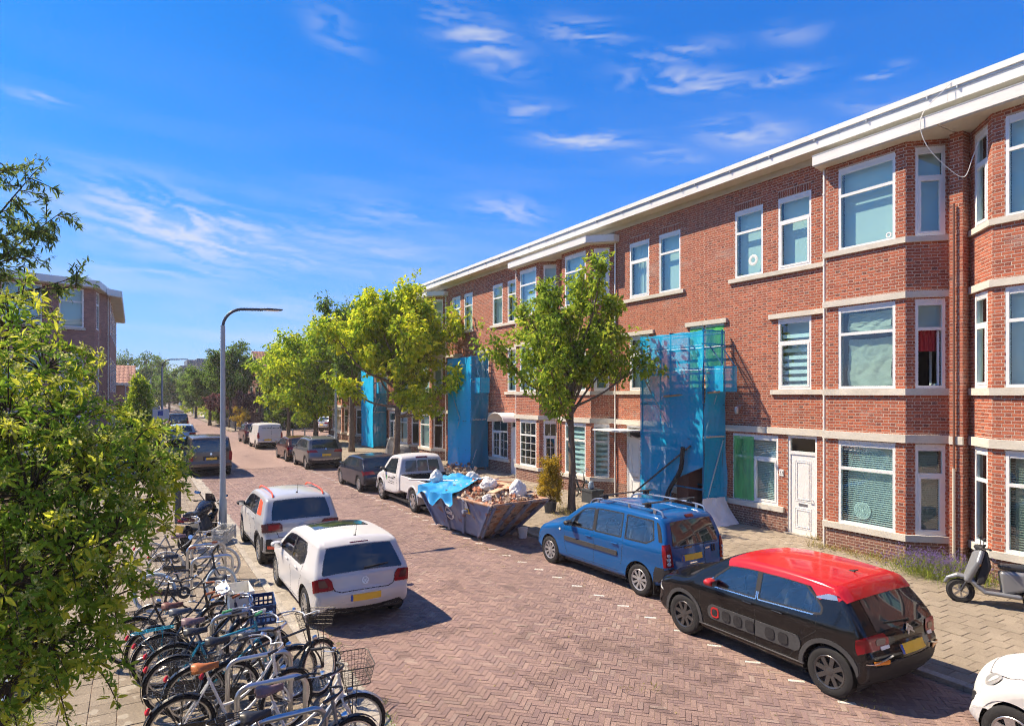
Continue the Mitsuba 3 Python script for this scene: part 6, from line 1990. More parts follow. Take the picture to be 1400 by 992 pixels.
bike('grey bicycle behind the nearest steel stand, split dark saddle', 0.72, 6.22, 0.0, 'frame_grey', 'saddle_black', 'saddle_black', 'frame_black', lean=0.04, steer=0.2)
bike('silver grey bicycle between the stands with a navy front mudguard', 0.62, 8.38, -0.03, 'frame_silver', 'saddle_black', 'saddle_black', 'chrome', guard='frame_navy', lean=0.07, steer=0.3)
bike('black bicycle with cream tyres and a rope wound front basket', 0.55, 14.75, -0.10, 'frame_black', 'leather_mauve', 'saddle_black', 'bag_white', tyre='tyre_cream', front='rope_basket', lean=0.05, steer=-0.5, guard=None, hs=0.03)
bike('black bicycle with pale blue tyres leaning on its side stand', 0.30, 12.95, -0.12, 'frame_black', 'saddle_black', 'grip_brown', 'frame_silver', tyre='tyre_pale_blue', lean=-0.22, steer=0.7, guard=None, rack=False)
bike('cream tyred bicycle behind the rope basket bicycle', 0.30, 15.75, 0.04, 'frame_grey', 'leather_brown', 'saddle_black', 'frame_silver', tyre='tyre_cream', lean=0.05, guard=None)

# steel hoop stands
hoops = ['steel bicycle stand nearest to the viewer', 'second steel bicycle stand from the viewer', 'third steel bicycle stand, behind the tan saddle', 'fourth steel bicycle stand, amid the teal bicycle', 'fifth steel bicycle stand, by the blue crate', 'steel bicycle stand under the pale blue tyred bicycle', 'steel bicycle stand beside the rope wound basket']
for i, y in enumerate((6.36, 7.20, 7.98, 8.85, 9.70, 13.3, 14.45)):
    k = thing('bicycle_stand', hoops[i], 'bicycle stand', 'steel hoop bicycle stands')
    a, b, h, q = 0.92, 1.62, 0.84, 0.12
    p = np.vstack([[(a, y, PZ - .1)], arc((a + q, y, h - q), q, math.pi, math.pi / 2, 7, (1, 0, 0), (0, 0, 1)), arc((b - q, y, h - q), q, math.pi / 2, 0, 7, (1, 0, 0), (0, 0, 1)), [(b, y, PZ - .1)]])
    put(part(k, 'hoop'), MB().tube(p, 0.028, 12), 'steel', smooth=50)
    f = MB()
    for x in (a, b):
        f.lathe([(0, 0.028), (0, 0.06), (0.012, 0.06), (0.014, 0.028)], (x, y, PZ), (0, 0, 1), 16)
    put(part(k, 'foot_ring'), f, 'galvanised')


# ------------------------------------------------------------------ motorcycle, scooters
def motorcycle():
    M = place(1.05, 17.75, PZ, math.radians(62)) @ np.array([[1, 0, 0, 0], [0, math.cos(.13), -math.sin(.13), 0], [0, math.sin(.13), math.cos(.13), 0], [0, 0, 0, 1.0]])
    k = thing('motorcycle', 'black touring motorcycle with blue tinted mirrors beside the lamp post', 'motorcycle')
    for x in (0, 1.46):
        w = part(k, 'wheel')
        put(part(w, 'tyre'), MB().lathe([(-.07, .20), (-.075, .26), (-.04, .30), (0, .31), (.04, .30), (.075, .26), (.07, .20)], (x, 0, .31), (0, 1, 0), 32), 'black_rubber', smooth=40, M=M)
        m = MB().lathe([(-.05, .19), (-.05, .215), (.05, .215), (.05, .19), (-.05, .19)], (x, 0, .31), (0, 1, 0), 28).lathe([(-.06, 0), (-.06, .05), (.06, .05), (.06, 0)], (x, 0, .31), (0, 1, 0), 14)
        for i in range(5):
            a = i * 2 * math.pi / 5
            m.bar((x, 0, .31), (x + .2 * math.cos(a), 0, .31 + .2 * math.sin(a)), .03, .03)
        put(part(w, 'rim'), m, 'alloy_dark', smooth=35, M=M)
    put(part(k, 'tank'), MB().mesh(hull((.62, 0, .86, .12), (.95, -.06, .95, .13), (.95, .06, .95, .13), (1.08, 0, .90, .10))), 'paint_navy', smooth=60, M=M)
    put(part(k, 'seat'), MB().mesh(hull((.10, -.05, .84, .07), (.10, .05, .84, .07), (.58, 0, .82, .09)) + hull((-.15, 0, .90, .07), (.12, 0, .86, .09))), 'saddle_black', smooth=60, M=M)
    put(part(k, 'tail'), MB().mesh(hull((-.34, 0, .84, .05), (-.30, -.09, .82, .04), (-.30, .09, .82, .04), (.05, -.10, .76, .05), (.05, .10, .76, .05))), 'lamp_red_dark', smooth=60, M=M)
    put(part(k, 'tail_light'), MB().mesh(hull((-.37, -.05, .80, .03), (-.37, .05, .80, .03))), 'lamp_red', smooth=60, M=M)
    e = hull((.55, -.14, .42, .10), (.55, .14, .42, .10), (.90, -.14, .45, .12), (.90, .14, .45, .12), (.85, 0, .68, .12))
    put(part(k, 'engine'), MB().mesh(e), 'grey_plastic', smooth=50, M=M)
    fr = MB()
    for sd in (-1, 1):
        fr.tube([(0, sd * .09, .31), (.48, sd * .12, .44)], .025, 8).tube([(.45, sd * .1, .72), (1.1, sd * .06, .80)], .022, 8)
        fr.tube([(1.46, sd * .085, .31), (1.20, sd * .085, .96)], .024, 10)
    put(part(k, 'frame'), fr, 'alloy_dark', smooth=50, M=M)
    ex = MB().tube(catmull([(.9, -.16, .30), (.5, -.2, .24), (.2, -.2, .30)], 5), .025, 8).tube([(.22, -.20, .30), (-.25, -.22, .42)], [.05, .055], 12)
    put(part(k, 'exhaust'), ex, 'chrome', smooth=50, M=M)
    put(part(k, 'fairing'), MB().mesh(hull((1.25, -.10, .86, .07), (1.25, .10, .86, .07), (1.36, 0, .92, .08), (1.22, 0, 1.02, .06)) + hull((1.0, -.2, .62, .05), (1.25, -.17, .8, .06), (1.2, -.17, .55, .05)) + hull((1.0, .2, .62, .05), (1.25, .17, .8, .06), (1.2, .17, .55, .05))), 'paint_black', smooth=60, M=M)
    t = np.linspace(-.8, .8, 9)
    G = np.stack([np.stack([1.34 - .16 * h - .10 * t ** 2, .19 * t * (1 - .25 * h), np.full(9, 1.0 + .24 * h)], 1) for h in np.linspace(0, 1, 5)])
    put(part(k, 'windscreen'), MB().grid(G).grid(G, flip=True), 'smoked_screen', smooth=60, M=M)
    hb = MB().tube(catmull([(1.04, -.36, 1.02), (1.12, -.2, 1.04), (1.18, 0, 1.03), (1.12, .2, 1.04), (1.04, .36, 1.02)], 5), .014, 8)
    put(part(k, 'handlebar'), hb, 'alloy_dark', smooth=50, M=M)
    for sd in (-1, 1):
        put(part(k, 'grip'), MB().tube([(1.04, sd * .36, 1.02), (1.075, sd * .26, 1.03)], .02, 8), 'black_rubber', M=M)
        mr = part(k, 'mirror')
        put(mr, MB().mesh(hull((1.22, sd * .30, 1.22, .03), (1.22, sd * .42, 1.23, .03))), 'frame_black', smooth=60, M=M)
        put(part(mr, 'stalk'), MB().tube([(1.24, sd * .16, 1.02), (1.23, sd * .32, 1.2)], .010, 6), 'frame_black', M=M)
        put(part(mr, 'mirror_glass'), MB().prism(Point(0, 0).buffer(1), 0, .05, np.array([[0, 0, -.06, 1.192], [.075, 0, 0, sd * .36], [0, .035, 0, 1.225]])), 'blue_mirror', M=M)
    put(part(k, 'front_mudguard'), MB().tube(arc((1.46, 0, .31), .335, .5, 2.6, 14, (1, 0, 0), (0, 0, 1)), .05, 8), 'paint_black', smooth=60, M=M)
    put(part(k, 'side_stand'), MB().tube([(.6, .15, .3), (.55, .34, 0.03)], .014, 6), 'frame_black', M=M)
    put(part(k, 'number_plate'), MB().obox([-.42, 0, .62], np.array([[.004, 0, .0], [0, .10, 0], [0.03, 0, .075]])), 'plate_yellow', M=M)


pr('smoked_screen', (0.10, 0.075, 0.07), 0.1, spec=0.7)
pr('blue_mirror', (0.06, 0.26, 0.55), 0.12, spec=0.8)
motorcycle()
pr('scooter_grey', (0.20, 0.21, 0.225), 0.35, 0.25, clearcoat=0.7)


def scooter():
    M = place(13.90, 4.86, PZ - .02, math.radians(119)) @ np.array([[1, 0, 0, 0], [0, math.cos(.09), -math.sin(.09), 0], [0, math.sin(.09), math.cos(.09), 0], [0, 0, 0, 1.0]])
    k = thing('scooter', 'grey motor scooter with a black seat on the pavement by the lavender', 'scooter')
    for x in (0, 1.26):
        w = part(k, 'wheel')
        put(part(w, 'tyre'), MB().lathe([(-.045, .13), (-.05, .19), (-.02, .225), (.02, .225), (.05, .19), (.045, .13)], (x, 0, .225), (0, 1, 0), 30), 'black_rubber', smooth=40, M=M)
        m = MB().lathe([(-.03, .12), (-.03, .142), (.03, .142), (.03, .12), (-.03, .12)], (x, 0, .225), (0, 1, 0), 26).lathe([(-.05, 0), (-.05, .035), (.05, .035), (.05, 0)], (x, 0, .225), (0, 1, 0), 12)
        for i in range(6):
            a = i * math.pi / 3 + .3
            m.bar((x, 0, .225), (x + .13 * math.cos(a), 0, .225 + .13 * math.sin(a)), .022, .03)
        put(part(w, 'rim'), m, 'alloy', smooth=35, M=M)
    put(part(k, 'front_mudguard'), MB().mesh(hull((1.08, -.05, .47, .05), (1.08, .05, .47, .05), (1.30, 0, .50, .055), (1.45, 0, .44, .035), (1.50, 0, .36, .02)) - manifold3d.Manifold.cylinder(.3, .25, .25, 32, True).rotate((90, 0, 0)).translate((1.26, 0, .225))), 'scooter_grey', smooth=50, M=M)
    put(part(k, 'front_shield'), MB().mesh(hull((1.15, -.12, .46, .06), (1.15, .12, .46, .06), (1.0, -.21, .80, .05), (1.0, .21, .80, .05), (.94, -.12, .98, .05), (.94, .12, .98, .05), (1.02, 0, .92, .06)) + hull((1.10, -.13, .45, .04), (1.10, .13, .45, .04), (.90, -.17, .27, .035), (.90, .17, .27, .035))), 'scooter_grey', smooth=50, M=M)
    put(part(k, 'inner_shield'), MB().mesh(hull((1.0, -.17, .42, .03), (1.0, .17, .42, .03), (.93, -.16, .44, .03), (.93, .16, .44, .03), (.84, -.14, .74, .04), (.84, .14, .74, .04), (.88, -.1, .96, .04), (.88, .1, .96, .04))), 'black_plastic', smooth=50, M=M)
    put(part(k, 'footboard'), MB().mesh(hull((.90, -.17, .27, .035), (.90, .17, .27, .035), (.40, -.17, .25, .04), (.40, .17, .25, .04))), 'scooter_grey', smooth=50, M=M)
    put(part(k, 'body'), MB().mesh(hull((.60, -.10, .32, .05), (.60, .10, .32, .05), (.62, -.10, .62, .06), (.62, .10, .62, .06), (-.05, -.17, .62, .07), (-.05, .17, .62, .07), (-.40, -.06, .70, .06), (-.40, .06, .70, .06), (0.1, -.15, .48, .06), (0.1, .15, .48, .06))), 'scooter_grey', smooth=50, M=M)
    put(part(k, 'seat'), MB().mesh(hull((.64, -.07, .75, .05), (.64, .07, .75, .05), (.10, -.11, .75, .06), (.10, .11, .75, .06)) + hull((.10, -.1, .77, .06), (.1, .1, .77, .06), (-.36, -.08, .82, .05), (-.36, .08, .82, .05))), 'saddle_black', smooth=50, M=M)
    put(part(k, 'engine'), MB().mesh(hull((0, -.16, .225, .07), (.40, -.14, .26, .08), (.1, -.16, .32, .08)) + hull((0, .16, .225, .05), (.3, .14, .26, .06))), 'black_plastic', smooth=50, M=M)
    put(part(k, 'exhaust'), MB().tube([(.25, -.22, .22), (-.28, -.24, .30)], [.04, .055], 12), 'alloy_dark', smooth=50, M=M)
    put(part(k, 'fork'), MB().tube([(1.26, .09, .225), (1.08, .09, .62)], .02, 8).tube([(1.26, -.09, .225), (1.08, -.09, .62)], .02, 8), 'alloy_dark', smooth=50, M=M)
    put(part(k, 'handlebar'), MB().mesh(hull((.93, -.10, 1.04, .06), (.93, .10, 1.04, .06), (.99, 0, 1.05, .06))).tube(catmull([(.84, -.34, 1.06), (.92, -.15, 1.06), (.92, .15, 1.06), (.84, .34, 1.06)], 5), .014, 8), 'black_plastic', smooth=50, M=M)
    put(part(k, 'headlight'), MB().mesh(hull((1.02, 0, 1.02, .035), (1.01, 0, 1.05, .035))), 'lamp_clear', smooth=50, M=M)
    for sd in (-1, 1):
        put(part(k, 'grip'), MB().tube([(.83, sd * .36, 1.06), (.875, sd * .25, 1.065)], .019, 8), 'black_rubber', M=M)
        put(part(k, 'brake_lever'), MB().tube([(.94, sd * .2, 1.05), (.90, sd * .35, 1.045)], .007, 6), 'steel', M=M)
        put(part(k, 'indicator'), MB().mesh(hull((.985, sd * .215, .76, .028), (1.0, sd * .205, .79, .022))), 'lamp_amber', smooth=50, M=M)
        mr = part(k, 'mirror')
        put(mr, MB().mesh(hull((.92, sd * .27, 1.22, .025), (.92, sd * .36, 1.23, .03))).tube([(.92, sd * .18, 1.06), (.92, sd * .27, 1.21)], .008, 6), 'black_plastic', smooth=50, M=M)
    put(part(k, 'centre_stand'), MB().tube([(.32, -.1, .2), (.26, -.16, 0.0)], .014, 6).tube([(.32, .1, .2), (.26, .16, 0.0)], .014, 6).tube([(.28, -.14, .04), (.28, .14, .04)], .012, 6), 'black_plastic', M=M)


scooter()

# ------------------------------------------------------------------ lamp posts
lamp_labels = ['nearest tall grey lamp post with a curved arm over the parked cars', 'grey lamp post with a curved arm and a small blue sign, beside the conifer', 'pale lamp post half hidden by the street trees before the terrace', 'small far lamp post beyond the second one', 'smallest lamp post at the far end of the street']
for i, (x, y, sg, mat) in enumerate(((2.02, 18.5, 1, 'lamp_grey'), (1.55, 47.5, 1, 'lamp_grey'), (12.3, 45.3, -1, 'lamp_grey'), (1.6, 84, 1, 'lamp_grey'), (9.2, 128, -1, 'lamp_grey'))):
    k = thing('street_lamp', lamp_labels[i], 'street lamp', 'lamp posts along the street')
    put(part(k, 'pole'), MB().lathe([(0, .10), (1.1, .10), (1.16, .075), (5.75, .058)], (x, y, 0), (0, 0, 1), 18), mat, smooth=40)
    put(part(k, 'arm'), MB().tube(np.vstack([[(x, y, 5.5)], arc((x + sg * .52, y, 5.7), .52, math.pi if sg > 0 else 0, math.pi / 2, 10, (1, 0, 0), (0, 0, 1)), [(x + sg * 1.0, y, 6.24)]]), .038, 12), 'lamp_dark', smooth=40)
    put(part(k, 'lantern'), MB().mesh(hull((x + sg * .95, y - .04, 6.245, .022), (x + sg * .95, y + .04, 6.245, .022), (x + sg * 1.12, y - .11, 6.255, .026), (x + sg * 1.12, y + .11, 6.255, .026), (x + sg * 1.50, y - .08, 6.262, .018), (x + sg * 1.50, y + .08, 6.262, .018))), 'lamp_dark', smooth=50)
    put(part(k, 'lens'), MB().box(*sorted((x + sg * 1.10, x + sg * 1.42)), y - .08, y + .08, 6.222, 6.236), 'lamp_clear')
sk = thing('street_sign', 'small white and blue sign on the lamp post beside the conifer', 'sign')
put(part(sk, 'panel'), MB().box(1.0, 1.95, 47.36, 47.40, 2.30, 2.95), 'white_pvc')
put(part(sk, 'symbol'), MB().box(1.30, 1.60, 47.345, 47.36, 2.55, 2.85), 'plate_blue')
k = thing('bollard', 'dark round bollard standing behind the motorcycle', 'bollard')
put(part(k, 'post'), MB().lathe([(0, .09), (1.12, .085), (1.18, .05), (1.19, 0)], (1.12, 21.6, PZ), (0, 0, 1), 16), 'lamp_dark', smooth=40)
NTH = 'first second third fourth fifth sixth seventh eighth ninth tenth eleventh twelfth'.split()
for i in range(12):
    x = 9.2 + i * .62
    k = thing('bollard', f'low dark bollard beyond the side street, {NTH[i]} in its row counted from the carriageway', 'bollard', 'bollards across the side street')
    put(part(k, 'post'), MB().lathe([(0, .07), (.92, .065), (.98, .04), (.99, 0)], (x, SIDE1 + 1.5, .08), (0, 0, 1), 10), 'lamp_dark', smooth=40)
k = thing('low_rail', 'low dark rail linking the far bollards', 'rail')
put(part(k, 'bar'), MB().bar((9.2, SIDE1 + 1.5, .62), (13.0, SIDE1 + 1.5, .62), .06, .05), 'lamp_dark')
for i, (x, y) in enumerate(((11.4, 55.2), (12.6, 56.2), (13.6, 55.8))):
    k = thing('bollard', ['pale steel bollard near the terrace corner, closest to the kerb', 'pale steel bollard near the terrace corner, set farthest back', 'pale steel bollard near the terrace corner, closest to the houses'][i], 'bollard', 'pale bollards near the terrace corner')
    put(part(k, 'post'), MB().lathe([(0, .06), (.9, .06), (.95, .03), (.96, 0)], (x, y, PZ), (0, 0, 1), 10), 'galvanised', smooth=40)

# ------------------------------------------------------------------ scaffolds with blue netting
scene['net_blue_core'] = {'type': 'twosided', 'bsdf': {'type': 'diffuse', 'reflectance': rgb(0.02, 0.46, 0.82)}}
NETS = {}
for nm, w in (('net_blue', 0.40), ('net_blue_dense', 0.10), ('net_blue_sheer', 0.66)):
    def mk(base):
        def fn(p, n, uv):
            a = fbm(p.x * 1.7 + p.y * 0.6, p.y * 1.1, p.z * 0.7, 3)
            b = noise(p.x * 60, p.y * 60, p.z * 60)
            return dr.clip(base + 0.24 * (a - 0.5) + 0.10 * (b - 0.5), 0.02, 0.85)
        return fn
    scene[nm] = {'type': 'blendbsdf', 'weight': proc(mk(w)), 'a': {'type': 'ref', 'id': 'net_blue_core'}, 'b': {'type': 'null'}}
pr('scaffold_blue', (0.03, 0.16, 0.30), 0.5, 0.3)
pr('plank_grey', speck((0.40, 0.37, 0.32), 0.4, 8), 0.8)
pr('sheet_white', speck((0.66, 0.67, 0.68), 0.15, 6), 0.6, two=True)


def net(key, a, b, z0, z1, mat, seed, sag=0.05, n=36, bottom=None, pleat=1.0):
    """A hanging net between the plan points, rippled by wind and ties."""
    a, b = np.asarray(a, float), np.asarray(b, float)
    d = (b - a) / np.linalg.norm(b - a)
    nn = np.array([-d[1], d[0]])
    U, V = np.meshgrid(np.linspace(0, 1, n), np.linspace(0, 1, n), indexing='ij')
    L = np.linalg.norm(b - a)
    q = meshkit.fbm(np.stack([U * L * 1.6 + seed, V * (z1 - z0) * 0.55 + U * 2, 0 * U], -1), 4, seed)
    r = sag * pleat * ((q - .5) * 2.6) * (0.35 + np.abs(np.sin(V * (z1 - z0) / 2.0 * math.pi)))
    x = a[0] + (b[0] - a[0]) * U + nn[0] * r
    y = a[1] + (b[1] - a[1]) * U + nn[1] * r
    zb = z0 if bottom is None else np.interp(U, [0, .35, .6, 1], bottom)
    G = np.stack([x, y, zb + (z1 - zb) * V - 0.03 * np.sin(U * math.pi * 3) ** 2 * (V > .97)], -1)
    return put(part(key, 'net'), MB().grid(G), mat, smooth=True)


def scaffold(y0, label, seed, sheet=False, dense=False):
    k = thing('scaffold', label, 'scaffold', 'netted scaffolds at the porches')
    X0, X1, y1, top = 14.70, 15.52, y0 + 2.65, 5.85
    tb = MB()
    for x in (X0, X1):
        for y in (y0, y0 + 1.35, y1):
            put(part(k, 'standard'), MB().tube([(x, y, PZ), (x, y, top + (0.0 if y > y0 else .06))], .026, 10), 'scaffold_blue', smooth=50)
    for z in (1.05, 2.55, 3.6, 4.7, 5.4, 5.8):
        for x in (X0, X1):
            put(part(k, 'ledger'), MB().tube([(x, y0 - .08, z), (x, y1 + .08, z)], .024, 8), 'galvanised' if z in (4.7, 5.4) else 'scaffold_blue', smooth=50)
        for y in (y0, y0 + 1.35, y1):
            put(part(k, 'transom'), MB().tube([(X0 - .05, y, z + .05), (X1 + .1, y, z + .05)], .022, 8), 'scaffold_blue', smooth=50)
    for (a, b) in (((X0 - .03, y1, 4.6), (X0 - .03, y0 + 1.2, 2.6)), ((X0 - .03, y0 + 1.3, 2.5), (X0 - .03, y1, .3)), ((X0, y0 - .03, .4), (X1, y0 - .03, 2.5)), ((X0, y0 - .03, 2.6), (X1, y0 - .03, 4.6))):
        put(part(k, 'brace'), MB().tube([a, b], .022, 8), 'galvanised', smooth=50)
    for z in (2.62, 4.55):
        for i in range(3):
            put(part(k, 'board'), MB().box(X0 + .03 + i * .26, X0 + .27 + i * .26, y0 - .12, y1 + .1, z, z + .04), 'plank_grey')
    mat = 'net_blue_dense' if dense else 'net_blue'
    net(k, (X0 - .05, y0 - .05), (X0 - .05, y1 + .05), .12, top, mat, seed, bottom=None if not sheet else (1.75, 1.35, .35, .1))
    net(k, (X1 + .12, y0 - .07), (X0 - .05, y0 - .07), .62 if sheet else .2, top + .03, 'net_blue_sheer' if dense else 'net_blue', seed + 1, .07)
    net(k, (X1 + .1, y1 + .07), (X0 - .05, y1 + .07), .2, top, 'net_blue', seed + 2)
    # bracket with its own piece of net at the near side
    br = MB().tube([(X0 + .2, y0, 4.72), (X0 + .2, y0 - .62, 4.72), (X0 + .2, y0 - .02, 5.45)], .02, 6).tube([(X1 - .1, y0, 4.72), (X1 - .1, y0 - .62, 4.72), (X1 - .1, y0 - .02, 5.45)], .02, 6).tube([(X0 + .2, y0 - .62, 4.72), (X1 - .1, y0 - .62, 4.72)], .02, 6)
    br.tube([(X0 + .2, y0 - .62, 4.72), (X0 + .2, y0 - .62, 4.05)], .018, 6)
    put(part(k, 'bracket'), br, 'scaffold_blue', smooth=50)
    net(k, (X0 + .2, y0 - .65), (X1 - .1, y0 - .65), 4.0, 4.78, 'net_blue', seed + 5, .02, 10)
    net(k, (X0 + .16, y0 - .62), (X0 + .16, y0 - .05), 4.0, 4.78, 'net_blue', seed + 7, .02, 10)
    if sheet:
        n = 30
        U, V = np.meshgrid(np.linspace(0, 1, n), np.linspace(0, 1, n), indexing='ij')
        q = meshkit.fbm(np.stack([U * 5, V * 3, 0 * U], -1), 4, 9) - .5
        G = np.stack([X0 - .1 + .95 * U - .35 * (1 - V) * (1 - U) + .12 * q, y0 - .08 - (.55 * (1 - V) ** 1.4) + .16 * q, .06 + .74 * V + .05 * q], -1)
        put(part(k, 'dust_sheet', 'crumpled white plastic sheet spread on the pavement'), MB().grid(G), 'sheet_white', smooth=40)
        put(part(k, 'pole', 'loose wooden pole tied across the net'), MB().tube([(X0 - .10, y0 + 1.55, 3.86), (X0 + .15, y0 - .5, 4.0)], .03, 8), 'timber', smooth=50)
    return k


pr('timber', speck((0.34, 0.22, 0.12), 0.4, 14), 0.75)
scaffold(13.52, 'nearest scaffold, draped in sheer blue net with a white plastic sheet at its foot', 3, True)
scaffold(28.85, 'second scaffold, tall bright blue net beyond the first street tree', 13, False, True)
scaffold(44.2, 'farthest scaffold, narrow blue net seen under the second street tree', 23, False, True)
# rubble chute at the first scaffold
k = thing('rubble_chute', 'dark ribbed chute leaning from the scaffold to the ground', 'chute')
put(part(k, 'tube'), MB().tube(catmull([(14.45, 14.1, 2.3), (14.5, 14.25, 1.6), (14.35, 14.6, .9), (14.2, 14.75, .12)], 8), .07, 12), 'black_plastic', smooth=50)
k = thing('leaning_pole', 'dark pole slanting across the foot of the scaffold net', 'pole')
put(part(k, 'shaft'), MB().tube([(14.30, 16.2, .62), (14.62, 13.95, 2.35)], .03, 8), 'lamp_dark', smooth=50)
k = thing('brick_pier', 'short brick pier behind the foot of the nearest scaffold', 'pier')
put(part(k, 'brickwork'), MB().box(14.95, 15.35, 14.35, 14.85, 0, 1.55), 'plinth_brick')
put(part(k, 'cap'), MB().box(14.9, 15.4, 14.3, 14.9, 1.55, 1.68), 'concrete')
k = thing('wall_lamp', 'small grey wall lamp on the brick above the green film window', 'lamp')
put(part(k, 'hood'), MB().mesh(hull((15.62, 12.95, 3.55, .05), (15.50, 12.95, 3.50, .07), (15.50, 12.95, 3.38, .06))).tube([(15.74, 12.95, 3.6), (15.6, 12.95, 3.58)], .02, 8), 'galvanised', smooth=50)
k = thing('house_number', 'white house number plate beside the white door', 'sign')
put(part(k, 'plate'), MB().box(15.725, 15.742, 11.52, 11.66, 1.62, 1.80), 'white_pvc')
m = meshkit.text_mesh('15', 0.085, 0.004)
v = np.array(m.vertices)
put(part(k, 'digits'), MB().add(np.stack([15.725 - v[:, 2], 11.64 - v[:, 0] * .9, 1.665 + v[:, 1]], 1), np.array(m.faces)), 'dark')

# door canopies
k = thing('door_canopy', 'flat pale canopy on the wall behind the first street tree', 'canopy')
put(part(k, 'roof_sheet'), MB().prism(Polygon([(14.75, 17.35), (15.76, 17.35), (15.76, 19.1), (14.75, 18.95)]), 2.58, 2.63), 'sheet_white')
put(part(k, 'bracket'), MB().bar((15.74, 17.45, 2.30), (14.9, 17.45, 2.58), .03).bar((15.74, 18.9, 2.30), (14.9, 18.9, 2.58), .03), 'galvanised')
k = thing('door_canopy', 'arched translucent canopy beside the second scaffold', 'canopy')
t = np.linspace(0, math.pi, 14)
G = np.stack([np.stack([np.full(14, x), 26.6 + .62 * np.cos(t) * 1.25, 2.62 + .42 * np.sin(t)], 1) for x in (14.85, 15.76)])
put(part(k, 'hood'), MB().grid(G), 'sheet_white', smooth=60)
put(part(k, 'rim'), MB().tube(G[0], .025, 8).tube([G[0][0], G[1][0]], .025, 8).tube([G[0][-1], G[1][-1]], .025, 8), 'white_pvc', smooth=50)
# ------------------------------------------------------------------ trees and plants
def leaf_mat(name, light, mid, dark, trans=0.9, rough=0.45, yellow=None):
    def fn(p, n, uv):
        a = mix(dark, mid, smoothstep(0.0, 0.5, uv.x))
        a = mix(a, light, smoothstep(0.5, 1.0, uv.x))
        return a * (0.75 + 0.5 * uv.y)
    scene[name] = {'type': 'principledthin', 'base_color': proc(fn), 'roughness': rough, 'spec_trans': 0.0, 'diff_trans': trans}
    return name


leaf_mat('leaf_street', (0.70, 0.69, 0.045), (0.42, 0.54, 0.040), (0.15, 0.30, 0.035), 1.1, 0.6)
leaf_mat('leaf_pear', (0.52, 0.56, 0.060), (0.28, 0.41, 0.045), (0.13, 0.21, 0.035), 1.05, 0.6)
leaf_mat('leaf_dark', (0.24, 0.36, 0.060), (0.14, 0.23, 0.045), (0.060, 0.115, 0.030), 0.9, 0.5)
leaf_mat('leaf_purple', (0.34, 0.17, 0.17), (0.20, 0.085, 0.095), (0.09, 0.035, 0.045), 0.8)
leaf_mat('leaf_shrub', (0.64, 0.66, 0.070), (0.27, 0.43, 0.050), (0.085, 0.22, 0.035), 1.0, 0.38)
leaf_mat('leaf_sprig', (0.36, 0.42, 0.090), (0.16, 0.24, 0.065), (0.070, 0.12, 0.045), 0.95)
leaf_mat('leaf_gold', (0.675, 0.486, 0.047), (0.486, 0.351, 0.041), (0.243, 0.189, 0.034), 0.8)
leaf_mat('leaf_straw', (0.50, 0.40, 0.17), (0.36, 0.30, 0.10), (0.20, 0.22, 0.06), 0.8)
leaf_mat('leaf_grass', (0.459, 0.486, 0.095), (0.270, 0.351, 0.068), (0.121, 0.203, 0.041), 0.8)
leaf_mat('petal_lavender', (0.26, 0.18, 0.42), (0.20, 0.14, 0.33), (0.15, 0.11, 0.24), 0.7)
leaf_mat('petal_yellow', (0.80, 0.62, 0.03), (0.75, 0.55, 0.03), (0.6, 0.42, 0.02), 0.7)
leaf_mat('flower_cream', (0.70, 0.70, 0.30), (0.56, 0.60, 0.20), (0.40, 0.46, 0.13), 0.8)
pr('bark', speck((0.165, 0.125, 0.095), 0.6, 14), 0.95, spec=0.1)
pr('bark_dark', speck((0.085, 0.065, 0.05), 0.5, 14), 0.95, spec=0.1)


def unit(v):
    return v / (np.linalg.norm(v, axis=-1, keepdims=True) + 1e-12)


def leaves(P, D, N, L, W, tone, rng, bend=0.25, fold=0.25, fine=False):
    """Folded, bent leaves: points, axes, normals, lengths, widths."""
    n = len(P)
    D, N = unit(D), N - D * np.sum(N * D, -1, keepdims=True)
    N = unit(N)
    S = np.cross(D, N)
    L, W = np.broadcast_to(L, n)[:, None], np.broadcast_to(W, n)[:, None]
    pt = lambda t, s, h: P + D * L * t + S * W * s + N * (L * -bend * t * t + W * h)
    f = fold
    if fine:
        V = [pt(0, 0, 0), pt(.34, -.5, f * .5), pt(.36, 0, 0), pt(.34, .5, f * .5), pt(.70, -.40, f * .4), pt(.72, 0, 0), pt(.70, .40, f * .4), pt(1, 0, 0)]
        F = np.array([[0, 2, 1], [0, 3, 2], [1, 2, 5], [1, 5, 4], [2, 3, 6], [2, 6, 5], [4, 5, 7], [5, 6, 7]])
    else:
        V = [pt(0, 0, 0), pt(.5, -.5, f * .5), pt(.52, 0, 0), pt(.5, .5, f * .5), pt(1, 0, 0)]
        F = np.array([[0, 2, 1], [0, 3, 2], [1, 2, 4], [2, 3, 4]])
    V = np.stack(V, 1)
    t = np.stack([tone, rng.random(n)], 1)
    return V, F, t


def joined(V, F, t):
    k = V.shape[1]
    return MB().add(V.reshape(-1, 3), (F[None] + k * np.arange(len(V))[:, None, None]).reshape(-1, 3), np.repeat(t, k, 0))


